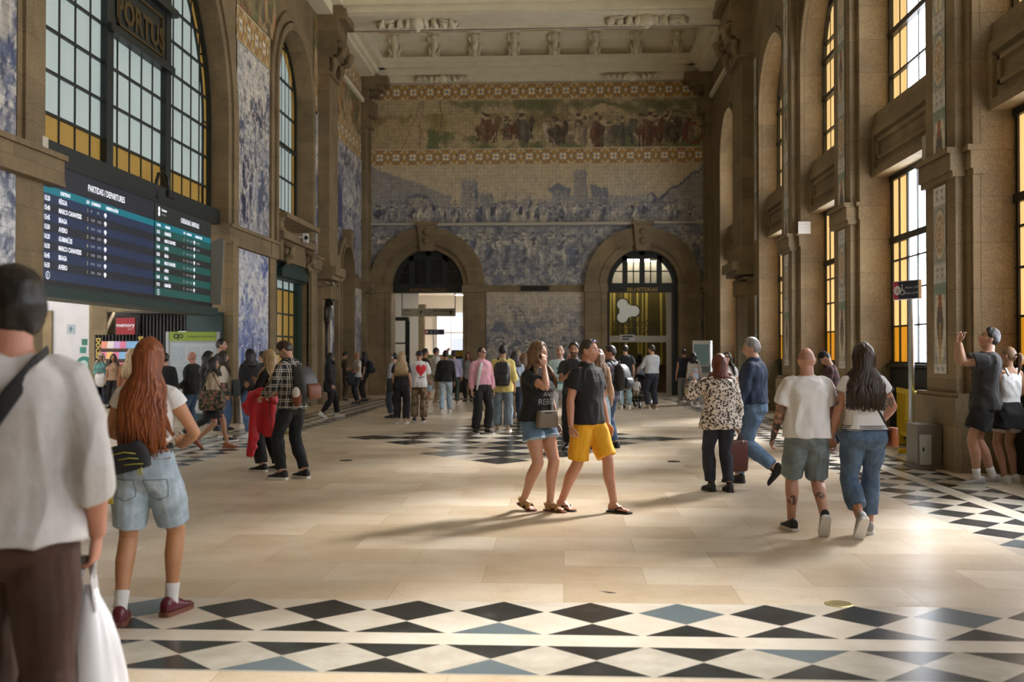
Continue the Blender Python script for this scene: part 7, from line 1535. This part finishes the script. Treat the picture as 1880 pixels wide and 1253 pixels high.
p = crowd(405, 791, 1.92, -86, 'person, tall with short dark hair, behind the brunette in cream blouse', ('sweater', NAVY, LS), ('trousers', NAVY, ST), (H_DK, 'short'), (SHB, SOLEB), skin=FAIR)
p = crowd(408, 803, 1.66, -62, 'person with long brown hair in cream blouse and blue jeans beneath the board', ('blouse', CRM, dict(LS, hem=.92)), ('jeans', JEANS, WD), (H_BR, 'long', LONG(.26)), (SHBE, SOLE), sex='f', skin=FAIR, vox=.010, head=(-15, 0))
t = p.thing('floral_bag', 'smaller floral bag in front of the brunette in cream blouse', 'bag'); box_bag(t, 'body', FLORAL, V((.25,-.10,.98)), .09, .17, .13)
p = crowd(460, 803, 1.70, 42, 'person in black hooded top and blue jeans looking away beside the blue tiles', ('hooded_top', BLK, dict(JK, hem=.92)), ('jeans', JEANS, ST), (H_DK, 'long', LONG(.10, front=False)), (SHW, SOLE), sex='f', skin=FAIR, fat=1.1, vox=.010, feet=[(-.1,-.16,0,6,0), (.1,.2,0,-6,0)], arms=(None, {'hand': (.1,.3,1.1)}))
t = p.thing('shoulder_bag', 'dark quilted shoulder bag at the side of the person in black hooded top', 'bag'); box_bag(t, 'body', cloth('dark quilted', (.03,.03,.032)), V((-.30,.03,.98)), .05, .14, .16); p.sling(t, BLK, 1.48, 1.05, 1, .012, .045)
p = crowd(482, 780, 1.66, 70, 'person in dark coat behind the black hooded top', ('coat', DGREY, JK), ('jeans', JEAND, ST), (H_DK, 'short'), (SHB, SOLEB), skin=FAIR)
p = crowd(186, 749, 1.63, 195, 'person with ash blonde hair and sunglasses in teal knit near the newsstand', ('sweater', TEAL, LS), ('jeans', JEAND, ST), (H_WHT, 'long', LONG(.10)), (SHW, SOLE), sex='f', skin=FAIR, vox=.013, arms=({'hand': (-.1,.24,1.08)}, {'hand': (.1,.24,1.08)})); p.glasses(SUNG)
b = MB(); b.tube([(0,.28,1.08), (-.02,.31,.95), (-.03,.30,.78), (-.02,.28,.68)], [(.14,.06),(.17,.07),(.15,.06),(.08,.04)], 14, ref=(1,0,0)); o = b.build('jacket', WHT, None, True, p.pos, p.rz); o.scale = (p.k,)*3; tag(o, 'white jacket carried over the arm of the person in teal knit', 'jacket')
p = crowd(208, 750, 1.60, 190, 'person in brown top beside the teal knit, near the newsstand', ('top', TAND, TS), ('trousers', BLK, ST), (H_BR, 'long', LONG(.15)), (SHB, SOLEB), sex='f', skin=TAN, vox=.013)
p = crowd(240, 800, 1.70, 10, 'person with straight blonde hair standing right behind the copper haired woman', ('jacket', cloth('rust jacket', (.20,.075,.03)), JK), ('jeans', JEAND, ST), (H_BLD, 'long', LONG(.34)), (SHB, SOLEB), sex='f', skin=FAIR)
p = crowd(302, 800, 1.62, 8, 'person in black jacket half hidden by the copper haired woman', ('jacket', BLK, JK), ('trousers', BLK, ST), (H_DK, 'short'), (SHB, SOLEB), skin=FAIR)
# by the left wall
p = crowd(606, 767, 1.63, -72, 'person in long dark coat and sunglasses walking right near the bronze memorial', ('coat', cloth('dark wool coat', (.018,.018,.02)), dict(JK, hem=.70)), ('trousers', BLK, ST), (H_DK, 'long', LONG(.06)), (SHW, SOLE), sex='f', skin=FAIR, vox=.010, fat=1.12, feet=[(-.08,.2,0,0,-4), (.08,-.22,.04,0,26)]); p.glasses(SUNG)
p = crowd(628, 736, 1.69, -50, 'person in olive brown clothes facing the wall beside the niche door', ('jacket', OLIVE, JK), ('trousers', OLIVE, ST), (H_DK, 'short'), (SHB, SOLEB), skin=TAN, head=(0, 30), lean=6)
p = crowd(656, 742, 1.67, 118, 'person with bald head in light grey tee near the far left corner', ('tee', LGREY, TS), ('trousers', NAVY, ST), None, (SHB, SOLEB), skin=TAN, bald=True, arms=({'hand': (-.15,.26,1.05)}, {'hand': (.1,.28,1.15)}))
b = MB(); b.tube([V((-.14,.25,1.08)), V((-.18,.28,.85)), V((-.2,.25,.62))], [(.12,.06),(.15,.07),(.10,.05)], 12); o = b.build('jacket', NAVY, None, True, p.pos, p.rz); o.scale = (p.k,)*3; tag(o, 'dark jacket hanging over the arm of the person in light grey tee', 'jacket')
p = crowd(669, 738, 1.67, 95, 'person in black with dark backpack behind the bald one in light grey tee', ('tee', BLK, TS), ('trousers', BLK, ST), (H_DK, 'long', LONG(.1)), (SHB, SOLEB), sex='f', skin=TAN); p.backpack('dark backpack worn near the far left corner', NAVY)
# before the left doorway
p = crowd(737, 778, 1.66, 2, 'person with long blonde hair all in black, seen from behind before the left doorway', ('tee', BLK, TS), ('wide_trousers', BLK, WD), (H_BLD, 'long', LONG(.34, front=False, n=70)), (SHBE, SOLE), sex='f', skin=FAIR, vox=.010, fat=1.05)
t = p.thing('shoulder_bag', 'black shoulder bag on the left side of the blonde in black', 'bag'); box_bag(t, 'body', BLK, V((-.29,.0,.93)), .06, .16, .16); p.sling(t, BLK, 1.48, 1.02, 1, .012, .03)
p = crowd(724, 768, 1.64, 60, 'person in grey shirt with headphones half hidden behind the blonde in black', ('shirt', MGREY, LS), ('trousers', JEAND, ST), (H_DK, 'short'), (SHB, SOLEB), skin=FAIR); b = MB(); b.tube([p.h((-.085,0,.0)), p.h((-.075,0,.10)), p.h((0,0,.145)), p.h((.075,0,.10)), p.h((.085,0,.0))], .01, 8); [b.ell(p.h((q*.088,-.01,-.005)), (.02,.035,.04)) for q in (-1, 1)]; b.build('headphones', LGREY, p.o, True)
p = crowd(769, 775, 1.70, 2, 'person in white tee with a big red heart on the back and camouflage trousers', None, ('trousers', CAMO, WD), (H_DK, 'short'), (SHB, SOLE), skin=TAN, vox=.009, head=(25, 38), lean=5, arms=({'hand': (-.12,.28,1.1)}, {'hand': (.1,.28,1.1)}))
tee = p.top('tee', WHT, hem=.84, sl=.85, ex=.026, hx=.034, sx=(.03,.05), amp=.005); b = MB(); hp = [(.085*(16*math.sin(a)**3)/16, .085*(13*math.cos(a)-5*math.cos(2*a)-2*math.cos(3*a)-math.cos(4*a))/14) for a in [2*PI*k/40 for k in range(40)]]
for k in range(40):
    for r0, r1 in ((0,.35),(.35,.7),(.7,1)): (xa, za), (xb, zb_) = hp[k], hp[(k+1) % 40]; q = [(xa*r0*1.5+.06,-1,za*r0*1.7+1.26), (xb*r0*1.5+.06,-1,zb_*r0*1.7+1.26), (xb*r1*1.5+.06,-1,zb_*r1*1.7+1.26), (xa*r1*1.5+.06,-1,za*r1*1.7+1.26)]; b.add(q, [(0,1,2,3)])
project(p, tee, b, (0,1,0), .006); b.build('heart_print', mat('red print', (.62,.015,.02), .6), tee)
b = MB(); [b.add([(.0+.03*k,-1,1.06+.005*k), (.03+.03*k,-1,1.065+.005*k), (.03+.03*k,-1,1.085+.005*k), (.0+.03*k,-1,1.075+.005*k)], [(0,1,2,3)]) for k in range(5)]; project(p, tee, b, (0,1,0), .006); b.build('print', BLK, tee)
p = crowd(780, 757, 1.75, -66, 'person with dark hair in black tee and pale shorts behind the red heart tee', ('tee', BLK, TS), ('shorts', JEANL, {}), (H_DK, 'short'), (SHW, SOLE), skin=TAN); p.backpack('small crimson backpack behind the red heart tee', mat('crimson nylon', (.16,.01,.025), .5), size=.85)
p = crowd(800, 742, 1.80, -66, 'person in dark cap and white shirt pointing up inside the left doorway', ('shirt', WHT, TS), ('trousers', BEIGE, ST), (H_BR, 'short'), (SHBE, SOLE), skin=RUDDY, arms=({'hand': (-.2,.44,1.62), 'dir': (0,.5,1), 'pole': (-.5,0,-1)}, None)); p.cap(NAVY)
p = crowd(818, 760, 1.70, 4, 'person in black jacket and pale jeans walking away toward the left doorway', ('jacket', BLK, dict(JK, hem=.88)), ('jeans', JEANL, ST), (H_DK, 'short'), (SHW, SOLE), skin=TAN, vox=.010, feet=[(-.1,-.12,0,4,0), (.1,.14,0,-4,0)])
p = crowd(833, 744, 1.70, 12, 'person in lilac shirt and dark green trousers beyond the black jacket', ('shirt', LILAC, LS), ('trousers', cloth('dark green twill', (.03,.05,.035)), ST), (H_BR, 'short'), (SHBE, SOLE), skin=FAIR)
p = crowd(860, 738, 1.66, 170, 'person with reddish hair in grey top beside the cash machine', ('top', MGREY, dict(LS, hem=.8)), ('trousers', BLK, ST), (H_AUB, 'long', LONG(.15)), (SHB, SOLEB), sex='f', skin=FAIR)
p = crowd(884, 797, 1.75, -150, 'person in pink shirt and black wide trousers looking up to the right', ('shirt', PINK, dict(LS, hem=.98, sl=1.85)), ('wide_trousers', BLK, WD), (H_DK, 'crop'), (SHB, SOLE), skin=FAIR, vox=.0085, head=(28, -8), feet=[(-.12,.04,0,10,0), (.12,-.03,0,-10,0)]); p.collar(PINK); p.glasses(SUNG); p.eyes()
b = MB(); b.tube([p.sp(V((.06,.13,1.42))), p.sp(V((.11,.14,1.25))), p.sp(V((.14,.13,1.05))), p.sp(V((.15,.10,.88)))], [(.03,.01),(.038,.012),(.034,.012),(.02,.008)], 10, ref=(1,0,0)); b.build('scarf', LGREY, p.o, True)
p = crowd(923, 793, 1.79, 0, 'person in loose pale yellow shirt and grey jeans wearing a black backpack', ('shirt', YELL, dict(sl=1.35, ex=.034, hx=.05, sx=(.034,.05), hem=.80)), ('jeans', JEANG, WD), (H_DK, 'short'), (SHBE, SOLE), skin=TAN, vox=.0085, head=(0, 8)); p.backpack('black backpack on the pale yellow shirt', mat('black leather look', (.014,.015,.016), .4), z=1.18, ex=.045, size=1.08)
p = crowd(945, 780, 1.66, 8, 'person in light blue shirt and dark jeans right of the yellow shirt', ('shirt', LBLUE, LS), ('jeans', JEAND, ST), (H_BR, 'long', LONG(.12)), (SHB, SOLEB), sex='f', skin=FAIR)
t = p.thing('shoulder_bag', 'brown shoulder bag on the person in light blue shirt', 'bag'); box_bag(t, 'body', BROWN, V((.28,-.02,.95)), .06, .15, .13); p.sling(t, BROWN, 1.48, 1.02, -1, .012, .03)
p = crowd(952, 768, 1.68, 180, 'person wearing a round beige hat in the middle crowd', ('top', TAND, LS), ('trousers', BEIGE, ST), (H_BR, 'short'), (SHB, SOLEB), sex='f', skin=FAIR); p.cap(BEIGE, brim=False, hat=True)
p = crowd(962, 776, 1.62, 20, 'person with brown hair in tan top just left of the black lettered tee', ('top', TAND, TS), ('jeans', JEAND, ST), (H_LB, 'long', LONG(.2)), (SHBE, SOLE), sex='f', skin=FAIR)
p = crowd(976, 771, 1.62, 168, 'person with wavy brown hair facing the camera behind the black lettered tee', ('top', BROWN, LS), ('trousers', BLK, ST), (H_BR, 'long', LONG(.25)), (SHB, SOLEB), sex='f', skin=FAIR)
# between and behind the couple
p = crowd(1028, 805, 1.78, 178, 'person with shaved head in pale cyan tee behind the couple', None, ('trousers', LGREY, ST), None, (SHB, SOLEB, 'sandal'), skin=PALE, bald=True, vox=.009, stubble=.15, bare=True)
tee = p.top('tee', CYAN, **TS, amp=.004); b = MB(); [b.add([(-.06,1,z), (.06,1,z), (.06,1,z+h), (-.06,1,z+h)], [(0,1,2,3)]) for z, h in ((1.28,.05), (1.2,.03), (1.12,.02), (1.02,.05))]; project(p, tee, b, (0,-1,0), .008); b.build('print', mat('teal print', (.05,.22,.28), .7), tee); p.eyes()
p = crowd(1054, 826, 1.80, 172, 'person with dark beard in charcoal tee holding a phone behind the polo shirt', ('tee', DGREY, TS), ('trousers', BLK, ST), (H_DK, 'short'), (SHB, SOLEB), skin=TAN, stubble=.8, vox=.009, arms=({'hand': (-.08,.28,1.2), 'curl': .7}, {'hand': (.08,.28,1.2), 'curl': .7})); p.eyes(); p.phone(1, 'phone held at the chest by the bearded person in charcoal tee')
p = crowd(1047, 788, 1.62, 185, 'person with bald head and ruddy face between cyan and charcoal tees', ('shirt', TAND, LS), ('trousers', NAVY, ST), None, (SHB, SOLEB), skin=RUDDY, bald=True)
p = crowd(1099, 829, 1.68, -14, 'person with long curly brown hair, tan sweater and pale jeans right behind the polo shirt', ('sweater', TAND, dict(LS, hem=.95)), ('jeans', JEANL, ST), (H_LB, 'long', LONG(.36, wave=.03)), (SHB, SOLE), sex='f', skin=FAIR, vox=.009)
p = crowd(1122, 824, 1.75, 60, 'person in blue grey plaid shirt and dark jeans with black backpack, facing left', ('plaid_shirt', PLAIDB, dict(LS, hem=.80)), ('jeans', JEANS, ST), (H_DK, 'short'), (SHB, SOLEB), skin=TAN, vox=.0085, head=(25, 4), arms=({'hand': (-.2,.26,1.0)}, {'hand': (.1,.28,1.0)})); p.collar(DGREY); p.backpack('black backpack on the blue grey plaid shirt', mat('black nylon', (.013,.013,.014), .5), size=1.0)
# before the right doorway
p = crowd(1148, 752, 1.86, 8, 'person in black tee and pale jeans before the ticket office', ('tee', BLK, TS), ('jeans', denim('pale teal denim', (.22,.32,.34)), ST), (H_DK, 'short'), (SHW, SOLE), skin=FAIR, vox=.010, fat=1.1, head=(0, 6))
p = crowd(1197, 752, 1.86, 28, 'person in grey sweater and navy trousers pushing a stroller', ('sweater', cloth('heather sweater', (.40,.42,.43)), dict(LS, hem=.98, ex=.03)), ('trousers', NAVY, ST), (H_BR, 'short'), (SHBE, SOLE), skin=FAIR, vox=.010, fat=1.18, head=(25, 0), arms=({'hand': (-.24,.30,1.05)}, {'hand': (.1,.32,1.05)}))
g = ground(1172, 750); st = empty('baby_stroller', (g.x, g.y+.25, 0), R(150)); tag(st, 'black four wheeled stroller beside the person in grey sweater', 'stroller')
b = MB(); b.tube([(-.22,-.42,.98), (-.22,-.2,.75), (-.24,.35,.2)], .014, 8); b.tube([(.22,-.42,.98), (.22,-.2,.75), (.24,.35,.2)], .014, 8); b.tube([(-.22,-.42,.98), (.22,-.42,.98)], .018, 8)
for q in (-1, 1): b.tube([(q*.23,-.1,.66), (q*.25,-.38,.16)], .012, 8); b.tube([(q*.23,.1,.45), (q*.23,-.3,.4)], .01, 8)
b.build('frame', BLACK, st, True)
b = MB(); b.box(-.2,.2,-.15,.2,.42,.5); b.tube([(0,-.15,.45), (0,-.26,.75), (0,-.3,.95)], [(.2,.03)]*3, 10, ref=(1,0,0)); b.tube([(0,.2,.46), (0,.34,.28)], [(.18,.03)]*2, 10, ref=(1,0,0)); b.build('seat', DGREY, st, True)
b = MB(); rings = [[(.25*math.cos(a), -.3+.34*math.sin(c_)*math.sin(a)*1.0, .82+.30*math.sin(a)*math.cos(c_)) for a in [PI*k/10 for k in range(11)]] for c_ in (-.3, .1, .5, .9)]; b.loft(rings, cap=False, closed=False); b.build('hood', cloth('navy hood', (.03,.04,.06)), st, True)
b = MB(); b.box(-.18,.18,-.3,.15,.18,.34); b.build('basket', BLK, st)
for x in (-.26, .26):
    for y, r in ((.38,.10), (-.38,.13)):
        w = MB(); w.tube([(x-.018,y,r), (x+.018,y,r)], r, 20); wo = w.build('wheel', SOLEB, st, True); w = MB(); w.tube([(x-.021,y,r), (x+.021,y,r)], r*.5, 14); w.build('hub', STEEL, wo, True)
c = Person((g.x-.02, g.y+.25, .06), .86, 170, feet=[(-.09,.36,.36,0,-20), (.09,.38,.36,0,-20)], skin=FAIR, vox=.014, label='small child in a sun hat and white top sitting in the stroller', sex='f'); c.top('top', WHT, sl=1.2); c.trousers('trousers', BEIGE, t1=1.9); c.shoes(SHBE, SOLE); c.cap(NAVY, brim=False, hat=True); c.hair(H_LB, 'crop')
p = crowd(1256, 743, 1.76, 12, 'person in dark vest and grey trousers beside the ticket machine', ('vest', NAVY, dict(JK, sl=.2)), ('trousers', MGREY, ST), (H_BR, 'crop'), (SHW, SOLE), skin=FAIR, feet=[(-.08,.08,0,0,0), (.08,-.1,0,0,0)])
p = crowd(1275, 745, 1.64, 4, 'person in white sweater and grey jeans leaning to the ticket machine', ('sweater', CRM, dict(LS, hem=.95)), ('jeans', JEANG, SL), (H_DK, 'long', LONG(.1)), (SHW, SOLE), sex='f', skin=TAN, lean=10)
q = at_y(1118, 700, 40.6); p = crowd((q.x, 40.6, 0), None, 1.66, 20, 'person dimly seen inside the ticket office, left behind the glass', ('top', OLIVE, LS), ('trousers', BLK, ST), (H_BR, 'short'), (SHB, SOLEB), skin=FAIR)
q = at_y(1174, 700, 40.8); p = crowd((q.x, 40.8, 0), None, 1.66, 10, 'person with long hair dimly seen inside the ticket office, behind the stroller', ('top', MGREY, LS), ('trousers', BLK, ST), (H_BR, 'long', LONG(.2)), (SHB, SOLEB), sex='f', skin=FAIR)
# right side
p = crowd(1335, 800, 1.63, 172, 'person with black hair, sunglasses and white top looking up behind the leopard blouse', ('top', WHT, TS), ('trousers', JEANL, ST), (H_DK, 'long', LONG(.26)), (SHB, SOLEB), sex='f', skin=FAIR, vox=.009, head=(0, -18)); p.glasses(SUNG); p.eyes()
p = crowd(1388, 762, 1.62, 160, 'person in cream top leaning by the far right pilaster with black backpack', ('top', CRM, LS), ('skirt', JEANG, dict(z1=.5)), (H_DK, 'long', LONG(.15)), (SHB, SOLEB), sex='f', skin=TAN, vox=.010, arms=({'hand': (-.1,.24,1.12)}, {'hand': (.1,.24,1.12)})); p.backpack('black backpack of the person in cream top by the far right pilaster', BLK)
p = crowd(1534, 828, 1.68, 68, 'person in cap and dark red plaid shirt bending over a phone by the right window', ('plaid_shirt', PLAIDR, LS), ('jeans', JEAND, ST), (H_DK, 'crop'), (SHW, SOLE), skin=FAIR, vox=.009, head=(0, 42), lean=10, arms=({'hand': (-.1,.30,1.08), 'curl': .7}, {'hand': (.08,.30,1.08), 'curl': .7})); p.cap(BLK); p.phone(1, 'phone in the hands of the person in dark red plaid')
# ------------------------------------------------------------------ light
wd = bpy.data.worlds.new('sky'); SC.world = wd; wd.use_nodes = True
bgn = wd.node_tree.nodes['Background']; bgn.inputs[0].default_value = (.85,.92,1.0,1); bgn.inputs[1].default_value = 2.6
sl = bpy.data.lights.new('sun', 'SUN'); sl.energy = 66; sl.angle = R(14); sl.color = (1.0,.96,.90); so = bpy.data.objects.new('sun', sl); COL.objects.link(so)
so.rotation_euler = Vector((.68*math.cos(R(40)), .73*math.cos(R(40)), math.sin(R(40)))).to_track_quat('Z', 'Y').to_euler()
SC.view_settings.view_transform = 'Standard'; SC.view_settings.look = 'None'; SC.view_settings.gamma = 1; SC.view_settings.exposure = .08
cy = SC.cycles
cy.use_denoising = True; cy.max_bounces = 8; cy.diffuse_bounces = 5; cy.glossy_bounces = 3; cy.transmission_bounces = 4; cy.transparent_max_bounces = 8
cy.sample_clamp_indirect = 6; cy.caustics_reflective = False; cy.caustics_refractive = False
